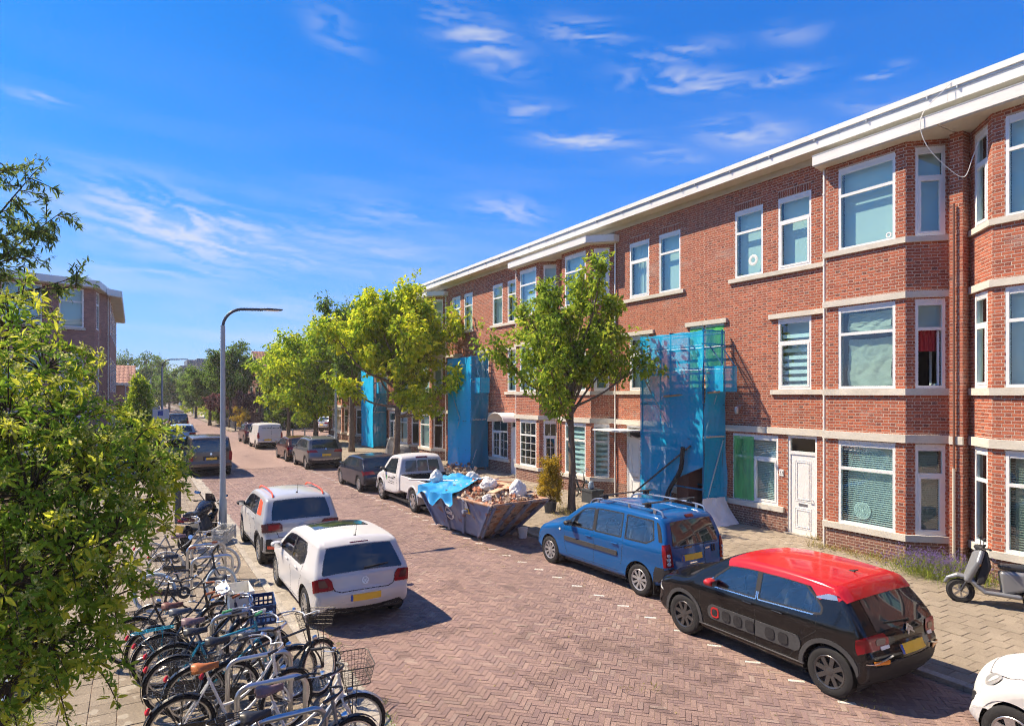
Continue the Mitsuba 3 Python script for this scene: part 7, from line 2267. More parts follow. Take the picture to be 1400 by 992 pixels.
def crown_tree(label, base, height, trunk_r, lumps, n_leaf, size, mat, seed, first=2.2, lean=(0, 0), bark='bark', group='street trees on the terrace side', spread=1.0, name='street_tree', tone=(0.5, 0.25), gap=0.35, twig=True, sub=7, flat=0.9, droop=0.25):
    """Trunk with limbs to each lump of the crown; leaves sit on twigs spread through the lumps."""
    rng = np.random.default_rng(seed)
    k = thing(name, label, 'tree', group)
    base = np.array(base, float)
    lum = np.array(lumps, float)          # dx, dy, z, radius
    C = np.c_[base[0] + lum[:, 0], base[1] + lum[:, 1], lum[:, 2]]
    tm = MB()
    top = np.array([base[0] + lean[0] + lum[:, 0].mean() * .4, base[1] + lean[1] + lum[:, 1].mean() * .4, C[:, 2].mean() + 0.2 * (C[:, 2].max() - C[:, 2].mean())])
    mid = np.array([base[0] + lean[0] * .6, base[1] + lean[1] * .6, first])
    sp = catmull([base - [0, 0, .1], base + (mid - base) * .5 + [0.03, -.02, 0], mid, mid * .5 + top * .5 + [.08, .05, 0], top], 7)
    rad = np.interp(np.linspace(0, 1, len(sp)), [0, .08, .45, 1], [trunk_r * 1.25, trunk_r, trunk_r * .8, trunk_r * .25])
    rad = rad * (1 + .05 * np.sin(np.arange(len(sp)) * 2.1))
    tm.tube(sp, rad, 12)
    put(part(k, 'trunk'), tm, bark, smooth=60)
    lim = MB()
    ends, src = [], []
    for c, r in zip(C, lum[:, 3]):
        t = np.clip((c[2] - first) / max(top[2] - first, .1) * .6 - .1, 0.02, .9)
        a = sp[int((len(sp) - 1) * (.45 + .5 * t))]
        m = a * .5 + c * .5 + rng.normal(0, .12, 3) * r + [0, 0, -.12 * np.linalg.norm((c - a)[:2])]
        q = catmull([a, m, c], 6)
        lim.tube(q, np.linspace(trunk_r * .42, trunk_r * .12, len(q)), 7)
        for j in range(sub):
            d = unit(rng.normal(0, 1, 3)) * [1, 1, flat]
            e = c + d * r * (0.45 + .5 * rng.random())
            s = q[rng.integers(len(q) // 2, len(q))]
            qq = catmull([s, (s + e) / 2 + rng.normal(0, .08, 3) * r, e], 4)
            lim.tube(qq, np.linspace(trunk_r * .13, trunk_r * .035, len(qq)), 5, caps=False)
            for w in np.linspace(.3, 1, 5):
                ends.append(qq[int((len(qq) - 1) * w)] + rng.normal(0, .1, 3) * r)
                src.append(c)
    put(part(k, 'limbs'), lim, bark, smooth=60)
    ends, src = np.array(ends), np.array(src)
    i = rng.integers(0, len(ends), n_leaf)
    rr_ = np.repeat(lum[:, 3], sub * 5)[i]
    P = ends[i] + rng.normal(0, 1, (n_leaf, 3)) * (rr_ * .17 * spread)[:, None] * [1, 1, .8]
    out = unit(P - src[i] + rng.normal(0, .25, (n_leaf, 3)))
    D = unit(out * .7 + rng.normal(0, .6, (n_leaf, 3)) - [0, 0, droop])
    N = unit(np.array([0, 0, 1.0]) + out * .6 + rng.normal(0, .55, (n_leaf, 3)))
    clump = rng.random(len(ends))
    tn = np.clip(tone[0] + tone[1] * ((clump[i] - .5) * 1.2 + rng.normal(0, .5, n_leaf)), 0, 1)
    s = size * rng.uniform(.65, 1.25, n_leaf)
    V, F, t = leaves(P, D, N, s, s * .62, tn, rng)
    put(part(k, 'crown', kind='stuff'), joined(V, F, t), mat)
    return k


def lumps_for(rx, ry, z0, z1, n, seed, r=(0.28, 0.42), egg=0.0, ragged=0.12):
    """Lump centres spread through an uneven crown."""
    rng = np.random.default_rng(seed)
    out, zc, rz = [], (z0 + z1) / 2, (z1 - z0) / 2
    for i in range(n):
        u = (i + .5) / n
        z = 1 - 2 * u
        a = i * 2.399963 + rng.normal(0, .25)
        h = math.sqrt(max(0, 1 - z * z))
        q = rng.uniform(.62, .86) * (1 + rng.normal(0, ragged))
        w = 1 - egg * z
        out.append((rx * h * math.cos(a) * q * w, ry * h * math.sin(a) * q * w, zc + rz * z * q, rng.uniform(*r) * min(rx, rz)))
    for i in range(max(2, n // 5)):
        out.append((rng.normal(0, .25) * rx, rng.normal(0, .25) * ry, zc + rng.normal(0, .3) * rz, rng.uniform(*r) * min(rx, rz)))
    return out


crown_tree('nearest street tree, open yellow green crown before the terrace wall', (12.35, 17.0, PZ), 8.6, .125, lumps_for(2.5, 2.5, 3.3, 8.6, 26, 5, (.20, .36), .12, .2), 15500, .168, 'leaf_pear', 5, 3.0, (.05, .1), sub=8, spread=.8, tone=(.58, .42))
crown_tree('second street tree, broad dense bright yellow green crown over the parked pickup', (12.3, 33.3, PZ), 10.6, .19, lumps_for(3.7, 3.7, 4.6, 10.6, 32, 8, (.26, .40), .05, .14) + [(-2.7, 1.6, 4.7, 1.0), (1.3, -1.6, 3.4, .9), (.4, -2.7, 3.9, .9), (2.2, -3.0, 5.0, 1.1), (.2, -1.0, 4.0, .9)], 24000, .25, 'leaf_street', 8, 3.2, (.15, -.3), sub=8, spread=.8, tone=(.64, .45))
crown_tree('third street tree, bright crown over the white van, trunk by the pale lamp post', (12.3, 51.2, PZ), 10.3, .20, lumps_for(3.7, 3.9, 2.6, 10.3, 26, 17, (.28, .42), .1, .14), 16000, .28, 'leaf_street', 17, 3.0, (0, .2), tone=(.50, .42))
crown_tree('farthest bright street tree, nearest the side street corner', (12.1, 60.5, PZ), 9.6, .18, lumps_for(3.6, 3.9, 2.9, 9.2, 24, 27, (.28, .42), .1, .14), 13000, .30, 'leaf_street', 27, 3.0, tone=(.48, .42))
crown_tree('darker tree top rising behind the second street tree', (12.6, 42.5, PZ), 11.4, .2, lumps_for(2.5, 2.7, 5.2, 11.4, 18, 37, (.3, .42)), 13000, .20, 'leaf_dark', 37, 4.0, tone=(.65, .3))
G2 = 'trees along the far part of the street'
crown_tree('tall dark tree behind the nearest lamp post, beyond the side street', (9.6, 80.5, .08), 10.9, .22, lumps_for(3.3, 3.3, 3.2, 10.6, 24, 47, (.28, .40), .1, .2), 17000, .26, 'leaf_dark', 47, 3.5, bark='bark_dark', group=G2, name='tree', tone=(.55, .4))
crown_tree('mid green tree left of the tall dark tree', (8.2, 89, .08), 8.4, .2, lumps_for(3.2, 3.6, 2.8, 8.2, 18, 57, (.3, .42), .1, .2), 11000, .28, 'leaf_dark', 57, 3.0, bark='bark_dark', group=G2, name='tree', tone=(.75, .4))
crown_tree('pale grey green tree leaning over the far road', (8.8, 118, .08), 8.0, .2, lumps_for(3.6, 4.4, 1.8, 8.0, 18, 67, (.3, .42)), 8000, .38, 'leaf_dark', 67, 2.4, bark='bark_dark', group=G2, name='tree', tone=(.7, .4))
crown_tree('light green rounded tree closing the far street', (6.6, 160, .08), 9.6, .25, lumps_for(5.5, 6, 1.6, 9.6, 18, 77, (.3, .42)), 8000, .5, 'leaf_dark', 77, 2.4, group=G2, name='tree', tone=(.8, .4))
far = [(1.0, 172, 14.0, 6.6, 'leaf_dark', .55, 'large pale green tree above the small tiled house'), (-4.6, 178, 14.5, 6.8, 'leaf_dark', .45, 'large tree behind the small tiled house, next to the brick corner'), (5.2, 186, 15.2, 3.2, 'leaf_dark', .9, 'tall thin tree tops standing above the far trees'), (11.5, 200, 11.8, 7.5, 'leaf_dark', .6, 'far tree beneath the grey tower block'), (-1.5, 196, 10, 8, 'leaf_dark', .5, 'low dark tree mass at the very end of the street'), (20, 150, 9.8, 7, 'leaf_dark', .7, 'far tree behind the brick house gable'), (-14, 150, 10, 8, 'leaf_dark', .5, 'far tree mostly hidden by the brick corner house')]
for i, (x, y, h, r, mt, tn, lb) in enumerate(far):
    crown_tree(lb, (x, y, 0), h, .25, lumps_for(r, r, 1.2 if i != 2 else 7, h, 16, 90 + i, (.3, .44), .05, .2), 6500 if i != 2 else 1800, .55, mt, 90 + i, 2.0, group='trees at the end of the street', name='tree', tone=(tn, .4))
# conifer and dark shrubs by the second lamp post
rngc = np.random.default_rng(41)
cone = []
for i in range(34):
    z = .5 + 4.7 * (i / 33) ** .9
    w = 2.1 * (1 - (z - .5) / 5.6) ** .8
    a = i * 2.4
    cone.append((w * .6 * math.cos(a), w * .6 * math.sin(a), z, .30 + w * .22))
crown_tree('bright pyramid shaped conifer beside the second lamp post', (.35, 58, 0), 5.6, .12, cone, 12000, .16, 'leaf_street', 41, .8, name='conifer', group=None, tone=(.42, .4), droop=-.4)
crown_tree('dark green shrub between the brick corner and the conifer', (-1.0, 58.5, 0), 3.2, .09, lumps_for(1.6, 1.6, .3, 3.4, 12, 51, (.35, .5)), 5200, .17, 'leaf_dark', 51, .6, name='shrub', group='garden shrubs by the conifer', tone=(.25, .3))
crown_tree('low dark shrub in front of the conifer', (.2, 56.0, 0), 2.0, .08, lumps_for(1.7, 1.4, .2, 2.4, 12, 61, (.35, .5)), 5200, .16, 'leaf_dark', 61, .5, name='shrub', group='garden shrubs by the conifer', tone=(.3, .3))
crown_tree('purple leaved small tree on the lamp post side of the dark tree', (8.9, 84.5, .08), 4.3, .08, lumps_for(1.9, 1.7, 1.9, 4.4, 12, 71, (.35, .5)), 4600, .2, 'leaf_purple', 71, 1.6, name='purple_tree', group='purple leaved trees', tone=(.6, .5))
crown_tree('purple leaved small tree in front of the brick house', (11.0, 77.5, .08), 4.6, .08, lumps_for(1.8, 1.7, 2.0, 4.6, 12, 81, (.35, .5)), 4400, .2, 'leaf_purple', 81, 1.6, name='purple_tree', group='purple leaved trees', tone=(.4, .5))
for i, (x, y, h, r, mt, lb) in enumerate(((9.3, 101, 2.6, 1.5, 'leaf_street', 'light green shrub overhanging the far white wall'), (9.4, 94, 2.2, 1.3, 'leaf_pear', 'yellow green shrub on the far white wall'), (9.6, 88.5, 2.1, 1.2, 'leaf_pear', 'shrub with pale leaves near the dark fence'), (10.2, 75.6, 2.6, .9, 'leaf_gold', 'rusty orange shrub beside the far gate'), (13.4, 73.9, 2.7, 1.1, 'leaf_pear', 'clipped light green shrub before the far hedge'), (15.7, 71.0, 2.3, 1.0, 'leaf_pear', 'olive shrub between the two street tree trunks'), (9.0, 130, 3.0, 2.2, 'leaf_street', 'far round shrub by the road end'))):
    crown_tree(lb, (x, y, 0), h, .06, lumps_for(r, r, .3, h, 9, 110 + i, (.4, .55)), 2600, .17, mt, 110 + i, .5, name='shrub', group='shrubs beyond the side street', tone=(.5, .45))
hg = [(dx, dy, z, .62) for dx in np.arange(0, 5.2, .62) for dy in (0, .5) for z in (.6, 1.4, 2.2, 2.9)]
crown_tree('tall dark green clipped hedge before the brick house', (12.6, 74.4, 0), 3.4, .06, hg, 15000, .16, 'leaf_dark', 121, .4, name='hedge', group=None, tone=(.35, .35), sub=3)
crown_tree('tall dark green clipped hedge beside the pale garage', (17.6, 73.2, 0), 3.4, .06, [(a[0] * .6, a[1], a[2] * .95, a[3]) for a in hg], 9000, .16, 'leaf_dark', 122, .4, name='hedge', group=None, tone=(.3, .35), sub=3)


# ---- the big shrub at the viewer's left
def big_shrub():
    rng = np.random.default_rng(99)
    blobs = np.array([(-.99, 7.44, 4.55, .34), (-.70, 7.04, 4.14, .40), (-.89, 6.58, 3.75, .58), (-.54, 6.71, 3.60, .43), (-.71, 6.24, 3.15, .60), (-.29, 6.45, 3.22, .44), (.01, 6.86, 3.18, .38), (.19, 7.21, 3.36, .28), (.33, 7.16, 3.10, .17), (-.09, 7.38, 3.52, .26),
                      (-.44, 6.07, 2.66, .56), (-.81, 5.94, 2.52, .58), (-.15, 6.13, 2.74, .34), (-.17, 6.03, 2.30, .27), (-.59, 5.93, 2.08, .40), (-.36, 5.91, 1.92, .25), (-.79, 5.93, 1.80, .24), (.06, 6.69, 2.86, .24), (-1.5, 6.6, 3.4, .8), (-1.5, 6.3, 2.3, .7), (-1.2, 7.2, 3.0, .7), (-.9, 6.9, 2.4, .55), (-1.45, 7.2, 4.2, .45)])
    k = thing('shrub', 'big leafy evergreen shrub with pale flower clusters, hanging over the pavement by the bicycles', 'shrub')
    stem = MB()
    roots = [np.array((-1.55 + .12 * i, 6.5 + .1 * (i % 3), 0.0)) for i in range(4)]
    tips, tsrc, trad = [], [], []
    for bi, b in enumerate(blobs):
        s = roots[bi % 4]
        q = catmull([s, s * .5 + b[:3] * .5 + [-.25, .05, .2], b[:3]], 7)
        stem.tube(q, np.linspace(.035, .012, len(q)), 7)
        nt = int(70 * (b[3] / .4) ** 2) + 22
        d = unit(rng.normal(0, 1, (nt, 3)))
        rad = b[3] * (0.50 + .62 * rng.random(nt) ** .6)
        e = b[:3] + d * rad[:, None] * [1, 1, .95]
        for j in range(0, nt, 2):
            a = b[:3] + d[j] * b[3] * .15
            stem.tube(np.stack([a, (a + e[j]) / 2 + [0, 0, .03], e[j]]), [.006, .004, .0025], 4, caps=False)
        tips.append(e)
        tsrc.append(np.repeat(b[None, :3], nt, 0))
        trad.append(rad / b[3])
    # a few loose twigs that hang out of the mass
    loose = []
    for a, e in (((-.25, 6.0, 2.15), (.0, 6.02, 1.62)), ((-.55, 5.9, 1.85), (-.42, 5.86, 1.36)), ((-.3, 5.95, 1.85), (-.1, 5.95, 1.42)), ((.05, 6.7, 2.8), (.33, 6.62, 2.62)), ((.2, 7.2, 3.1), (.45, 7.1, 2.95)), ((-.9, 7.3, 4.7), (-.84, 7.25, 5.02)), ((-.6, 7.0, 4.3), (-.35, 7.0, 4.28)), ((-.15, 6.05, 2.4), (.14, 6.06, 2.3)), ((-.8, 5.9, 1.75), (-.72, 5.85, 1.32)), ((0, 6.6, 3.5), (.2, 6.62, 3.62))):
        a, e = np.array(a), np.array(e)
        q = catmull([a, (a + e) / 2 + [0, 0, .05], e], 6)
        stem.tube(q, np.linspace(.008, .003, len(q)), 5)
        for w in (.4, .6, .75, .88, 1):
            loose.append(q[int((len(q) - 1) * w)])
    put(part(k, 'stems'), stem, 'bark_dark', smooth=60)
    E = np.vstack(tips + [np.array(loose)])
    S = np.vstack(tsrc + [np.array(loose) + rng.normal(0, .02, (len(loose), 3)) - [.1, 0, .05]])
    Q = np.concatenate(trad + [np.ones(len(loose))])
    m = 7
    i = np.repeat(np.arange(len(E)), m)
    ang = np.tile(np.arange(m) * 2 * np.pi / m, len(E)) + np.repeat(rng.random(len(E)) * 6, m) + rng.normal(0, .25, len(i))
    A = unit(unit(E - S) * .8 + rng.normal(0, .35, E.shape) + [0, 0, .25])[i]
    B = unit(np.cross(A, unit(rng.normal(0, 1, E.shape))[i] + 1e-3))
    Cc = np.cross(A, B)
    rd = B * np.cos(ang)[:, None] + Cc * np.sin(ang)[:, None]
    open_ = rng.uniform(.15, .75, len(i))[:, None]
    D = unit(rd * (1 - open_ * .5) + A * open_ - [0, 0, .18])
    N = unit(A * 1.0 - rd * .35 + rng.normal(0, .25, rd.shape))
    keep = rng.random(len(i)) < .86
    i, D, N, A = i[keep], D[keep], N[keep], A[keep]
    P = E[i] + D * .012 - A * (.05 * rng.random(len(i)))[:, None]
    L = rng.uniform(.060, .112, len(i))
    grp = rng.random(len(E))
    tone = np.clip(np.where((Q[i] > .93) & (grp[i] > .30), .86, .46) + .25 * (grp[i] - .5) + rng.normal(0, .13, len(i)), 0, 1)  # outer leaves lightened as if lit, light put into the tone
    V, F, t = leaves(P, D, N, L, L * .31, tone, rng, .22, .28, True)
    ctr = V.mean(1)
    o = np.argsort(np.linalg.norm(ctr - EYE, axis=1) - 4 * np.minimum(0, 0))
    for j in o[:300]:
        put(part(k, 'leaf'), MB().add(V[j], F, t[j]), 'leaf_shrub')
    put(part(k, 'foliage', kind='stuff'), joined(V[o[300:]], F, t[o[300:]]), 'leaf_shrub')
    # pale flower clusters at some twig ends
    sel = np.where((Q > .80) & (rng.random(len(E)) < np.where(E[:, 2] > 3.0, .55, .2)))[0]
    c = np.repeat(E[sel], 16, 0) + rng.normal(0, .022, (16 * len(sel), 3)) + np.repeat(unit(E[sel] - S[sel]) * .03, 16, 0)
    nf = len(c)
    V, F, t = leaves(c, unit(rng.normal(0, 1, (nf, 3))), unit(rng.normal(0, 1, (nf, 3))), rng.uniform(.018, .032, nf), .022, rng.random(nf), rng, .5, .6)
    put(part(k, 'flowers', kind='stuff'), joined(V, F, t), 'flower_cream')


big_shrub()


def sprig_tree():
    """The thin branches above the shrub: a small tree standing farther back, most of it outside the picture."""
    rng = np.random.default_rng(123)
    k = thing('slender_tree', 'slender tree with dark narrow leaves, its sparse top against the sky above the shrub', 'tree')
    put(part(k, 'trunk'), MB().tube(catmull([(-2.2, 9.3, 0), (-2.1, 9.4, 2.4), (-1.95, 9.3, 4.2), (-1.70, 9.20, 5.0)], 6), np.linspace(.09, .04, 19), 10), 'bark_dark', smooth=60)
    lim, tip = MB(), []
    mains = [((-1.95, 9.3, 4.2), (-1.3, 9.1, 4.9), (-.55, 8.85, 5.25)), ((-1.9, 9.3, 4.5), (-1.2, 9.0, 5.0), (-.6, 8.8, 5.1)), ((-1.8, 9.3, 4.9), (-1.2, 9.0, 5.5), (-.72, 8.8, 5.95)), ((-1.75, 9.25, 5.2), (-1.3, 9.0, 5.9), (-1.0, 8.9, 6.35)), ((-1.75, 9.25, 5.2), (-1.35, 9.1, 5.6), (-1.1, 9.0, 5.75)), ((-1.8, 9.2, 5.0), (-1.4, 9.0, 5.3), (-.95, 8.9, 5.45)), ((-1.8, 9.2, 5.2), (-1.5, 9.1, 6.0), (-1.3, 9.0, 6.45))]
    mains = [tuple((x + .02, y - .02, z + .04) for x, y, z in q) for q in mains]
    for mi_, (a, b, c) in enumerate(mains):
        q = catmull([a, b, c], 9)
        lim.tube(q, np.linspace(.015, .004, len(q)), 6)
        for j in range(15):
            s = q[rng.integers(5, len(q))]
            e = s + unit(rng.normal(0, 1, 3) * [1, .7, .7] + [.55, 0, .12]) * rng.uniform(.12, .38)
            z = catmull([s, (s + e) / 2 + rng.normal(0, .03, 3), e], 4)
            lim.tube(z, np.linspace(.006, .0025, len(z)), 4)
            if (mi_ >= 2 or rng.random() < .35):
                for w in np.linspace(.2, 1, 6):
                    tip.append((z[int((len(z) - 1) * w)], e - s))
    put(part(k, 'branches'), lim, 'bark_dark', smooth=60)
    P = np.array([p for p, _ in tip for _ in range(6)])
    A = unit(np.array([d for _, d in tip for _ in range(6)]))
    n = len(P)
    D = unit(A * .6 + rng.normal(0, .6, (n, 3)) - [0, 0, .15])
    V, F, t = leaves(P + rng.normal(0, .012, (n, 3)), D, unit(rng.normal(0, .6, (n, 3)) + [0, 0, 1]), rng.uniform(.055, .10, n), rng.uniform(.014, .022, n), np.clip(rng.normal(.5, .3, n), 0, 1), rng, .3, .25, True)
    put(part(k, 'crown', kind='stuff'), joined(V, F, t), 'leaf_sprig')


sprig_tree()


def tufts(name, label, spots, mat, n_blade, h, spread, seed, cat='grass'):
    rng = np.random.default_rng(seed)
    Ps = []
    for x, y, q in spots:
        m = max(3, int(n_blade * q))
        Ps.append(np.c_[x + rng.normal(0, spread * q, m), y + rng.normal(0, spread * q, m), np.full(m, PZ * .3 if XK0 < x < XK1 else PZ)])
    P = np.vstack(Ps)
    n = len(P)
    D = unit(rng.normal(0, .5, (n, 3)) * [1, 1, .2] + [0, 0, .8])
    L = h * rng.uniform(.4, 1.2, n)
    V, F, t = leaves(P, D, unit(rng.normal(0, 1, (n, 3))), L, np.minimum(L * .12, .012), rng.random(n), rng, .5, .3)
    k = thing(name, label, cat, kind='stuff')
    put(k, joined(V, F, t), mat)
    return k


rngt = np.random.default_rng(77)
tufts('weeds', 'dry and green weeds along the foot of the terrace wall', [(14.95 + rngt.normal(0, .12), y, rngt.uniform(.3, 1)) for y in np.arange(7.9, 10.1, .09)] + [(15.6, y, .4) for y in np.arange(10.2, 10.6, .1)], 'leaf_straw', 26, .20, .10, 1, 'weeds')
tufts('weeds', 'green weeds round the pier between the two nearest bays', [(15.0 + rngt.normal(0, .2), 6.9 + rngt.normal(0, .45), rngt.uniform(.4, 1.2)) for _ in range(26)], 'leaf_grass', 34, .38, .12, 2, 'weeds')
tufts('straw_litter', 'dry straw and grass in the joints of the parking strip', [(7.75 + rngt.normal(0, .35), y, rngt.uniform(.2, .9)) for y in np.arange(12.5, 24, .10)] + [(8.2 + rngt.normal(0, .3), y, .3) for y in np.arange(9, 12, .15)] + [(7.62, 14.55, 2.2), (7.55, 14.4, 1.5)], 'leaf_straw', 16, .055, .09, 3, 'straw')
tufts('straw_litter', 'dry grass beside the rear wheel of the black car', [(8.0 + rngt.normal(0, .25), 4.6 + rngt.normal(0, .3), rngt.uniform(.2, .7)) for _ in range(22)], 'leaf_straw', 14, .05, .08, 13, 'straw')
tufts('grass_tuft', 'green grass tufts in the gutter along the bicycle pavement', [(2.68 + rngt.normal(0, .03), y, rngt.uniform(.2, .9)) for y in (7.2, 7.4, 7.75, 8.9, 9.6, 9.9, 10.3, 10.5)], 'leaf_grass', 26, .07, .05, 4)
tufts('yellow_weed', 'yellowish weed lying on the brick street', [(5.75, 6.42, .8), (5.9, 6.3, .6), (5.6, 6.5, .5), (6.0, 6.38, .4)], 'leaf_straw', 12, .10, .09, 5, 'weeds')
tufts('weeds', 'weeds at the foot of the nearest street tree', [(12.3 + rngt.normal(0, .45), 16.8 + rngt.normal(0, .5), rngt.uniform(.4, 1)) for _ in range(26)] + [(14.2 + rngt.normal(0, .3), 16.0 + rngt.normal(0, .4), .8) for _ in range(12)], 'leaf_straw', 22, .26, .12, 6, 'weeds')
# lavender
k = thing('lavender', 'purple lavender bush at the wall by the scooter', 'plant')
rngl = np.random.default_rng(5)
n = 1500
c = np.array([14.55, 7.0, PZ]) + rngl.normal(0, 1, (n, 3)) * [.28, .42, 0]
D = unit(np.c_[rngl.normal(0, .4, n), rngl.normal(0, .4, n), np.ones(n)])
V, F, t = leaves(c, D, unit(rngl.normal(0, 1, (n, 3))), rngl.uniform(.25, .55, n), .008, rngl.random(n), rngl, .2, .3)
put(part(k, 'stalks', kind='stuff'), joined(V, F, t), 'leaf_grass')
tipp = V[:, 4][:900]
V, F, t = leaves(np.repeat(tipp, 4, 0) + rngl.normal(0, .012, (3600, 3)), unit(rngl.normal(0, 1, (3600, 3)) + [0, 0, .8]), unit(rngl.normal(0, 1, (3600, 3))), .035, .016, rngl.random(3600), rngl)
put(part(k, 'blossoms', kind='stuff'), joined(V, F, t), 'petal_lavender')
# golden shrub in a pot
gold = [(.36 * math.cos(i * 2.4) * (1 - i / 60), .36 * math.sin(i * 2.4) * (1 - i / 60), .55 + i * .040, .24) for i in range(32)]
gk = crown_tree('yellowing conifer shrub in a dark pot beside the nearest street tree', (11.75, 17.35, PZ), 1.7, .03, gold, 9000, .055, 'leaf_gold', 131, .5, name='potted_shrub', group=None, tone=(.5, .5), droop=-.3, sub=5)
put(part(gk, 'pot'), MB().lathe([(0, .17), (.34, .22), (.36, .24), (.40, .24), (.40, .20), (.36, .19)], (11.75, 17.35, PZ), (0, 0, 1), 20), 'lamp_dark', smooth=40)
# garden at the picture's lower left
tufts('ground_cover', 'small leaved ground cover in the front garden below the big shrub', [(-1.6 + rngt.normal(0, .28), y, 1) for y in np.arange(6.5, 13, .10)], 'leaf_grass', 40, .24, .14, 7, 'plants')
k = thing('yellow_flowers', 'yellow flowers in the garden below the big shrub', 'flowers', kind='stuff')
n = 700
c = np.array([-1.50, 10.9, .5]) + rngl.normal(0, 1, (n, 3)) * [.14, .22, .10]
V, F, t = leaves(c, unit(rngl.normal(0, 1, (n, 3))), unit(rngl.normal(0, 1, (n, 3)) + [0, 0, 1]), .06, .05, rngl.random(n), rngl)
put(k, joined(V, F, t), 'petal_yellow')
k = thing('garden_rail', 'pale blue rail slanting through the garden beneath the big shrub', 'rail')
put(part(k, 'bar'), MB().bar((-1.36, 9.6, .25), (-1.40, 12.2, .42), .07, .07), 'paint_skyblue')
put(part(k, 'post'), MB().bar((-1.36, 9.7, 0), (-1.36, 9.7, .25), .05).bar((-1.40, 12.0, 0), (-1.40, 12.0, .4), .05), 'paint_skyblue')
# ------------------------------------------------------------------ buildings beyond
def simple_windows(house, p, ops, mat='white_pvc', dark='pane_fill_cloth'):
    for o in ops:
        u0, u1, z0, z1 = o
        k = part(house, 'window')
        m = MB()
        for q in ((u0, u0 + .07, z0, z1), (u1 - .07, u1, z0, z1), (u0 + .07, u1 - .07, z0, z0 + .07), (u0 + .07, u1 - .07, z1 - .07, z1), (u0 + .07, u1 - .07, z0 + (z1 - z0) * .64, z0 + (z1 - z0) * .64 + .08)):
            p.box(m, q[0], q[1], -.07, .0, q[2], q[3])
        put(part(k, 'frame'), m, mat)
        put(part(k, 'pane'), MB().add([p.P(u0 + .06, -.04, z0 + .06), p.P(u1 - .06, -.04, z0 + .06), p.P(u1 - .06, -.04, z1 - .06), p.P(u0 + .06, -.04, z1 - .06)], [[0, 1, 2, 3]]), 'pane')
        c = MB()
        p.box(c, u0, u1, -.3, -.28, z0, z1)
        put(part(k, 'curtain'), c, dark)


def corner_house():
    H = thing('corner_house', 'brown brick corner house with a pale overhanging roof edge, behind the big shrub', 'house')
    fl = ((.9, 2.8), (4.06, 6.08), (7.45, 9.5))
    A, B, Cc, D = (-13.0, 36.6), (-1.86, 40.9), (-1.66, 42.3), (-1.22, 43.2)
    L = math.hypot(B[0] - A[0], B[1] - A[1])
    ops = [(L - 1.62, L - .50, a, b) for a, b in fl] + [(L - 4.0, L - 2.35, a, b) for a, b in fl] + [(L - 6.6, L - 5.0, a, b) for a, b in fl]
    P1 = Panel(A, B, ops, z1=9.58, out=(0, -1))
    P2 = Panel(B, Cc, [(.45, 1.15, a, b) for a, b in fl], z1=9.58, out=(1, 0))
    P3 = Panel(Cc, D, (), z1=9.58, out=(1, -1))
    ops4 = [(1.0 + 2.6 * i, 2.2 + 2.6 * i, a, b) for i in range(5) for a, b in fl]
    P4 = Panel(D, (-1.22, 58.0), ops4, z1=9.58, out=(1, 0))
    for p in (P1, P2, P3, P4):
        m = MB()
        backing(p, m, .18)
        put(part(H, 'wall'), m, 'corner_brick')
        simple_windows(H, p, p.op)
    for o in ops:
        m = MB()
        P1.box(m, o[0] - .06, o[1] + .06, -.02, .09, o[2] - .13, o[2])
        put(part(H, 'sill'), m, 'concrete')
    m = MB()
    P1.box(m, 0, L, -.02, .07, .1, 3.2) if False else None
    P1.box(m, L - 7, L, .0, .06, 2.95, 3.12)
    put(part(H, 'belt_course'), m, 'concrete')
    rp1 = Polygon([(-13, 36.0), (-1.60, 40.35), (-1.25, 42.9), (-1.7, 43.2), (-13, 48)])
    rp2 = Polygon([(-1.4, 42.1), (-.62, 43.0), (-.62, 58.2), (-13, 58.2), (-13, 45)])
    r = part(H, 'roof')
    put(r, MB().prism(rp1, 9.60, 9.96), 'roof_edge')
    put(part(r, 'soffit'), MB().prism(rp1.buffer(-.05), 9.56, 9.60), 'soffit')
    put(part(r, 'lower_edge'), MB().prism(rp2.difference(rp1.buffer(.02)), 9.50, 9.85), 'roof_edge')
    put(part(r, 'soffit'), MB().prism(rp2.difference(rp1.buffer(.06)).buffer(-.04), 9.46, 9.50), 'soffit')
    pp = MB().tube([(-1.30, 43.02, 0), (-1.30, 43.02, 9.5)], .045, 8)
    pp.tube([(-1.75, 42.0, 3.0), (-1.72, 42.0, 9.5)], .035, 8)
    put(part(H, 'rain_pipe'), pp, 'concrete', smooth=50)
    put(part(H, 'inner_wall'), MB().box(-12.8, -1.6, 46.0, 46.2, 0, 10).box(-12.8, -2.4, 40.5, 58, 3.1, 3.3).box(-12.8, -2.4, 42.5, 58, 6.5, 6.7), 'room')


def corner_fn(p, n, uv):
    k = dr.floor(p.z / 0.0625)
    s = p.x * 0.93 + p.y * 0.94
    j = s / 0.22 + 0.5 * (k - 2 * dr.floor(k / 2))
    c = cell_rand(dr.floor(j), k, 1)
    joint = (p.z / 0.0625 - k < 0.14) | (j - dr.floor(j) < 0.05)
    a = mix((0.36, 0.20, 0.165), (0.25, 0.15, 0.135), c)
    return dr.select(joint, mi.Color3f(0.26, 0.19, 0.165), a) * (0.75 + 0.5 * fbm(p.x, p.y, p.z, 3))


pr('corner_brick', proc(corner_fn), 0.9, spec=0.2)
pr('roof_edge', speck((0.60, 0.67, 0.69), 0.15, 3), 0.5)
corner_house()


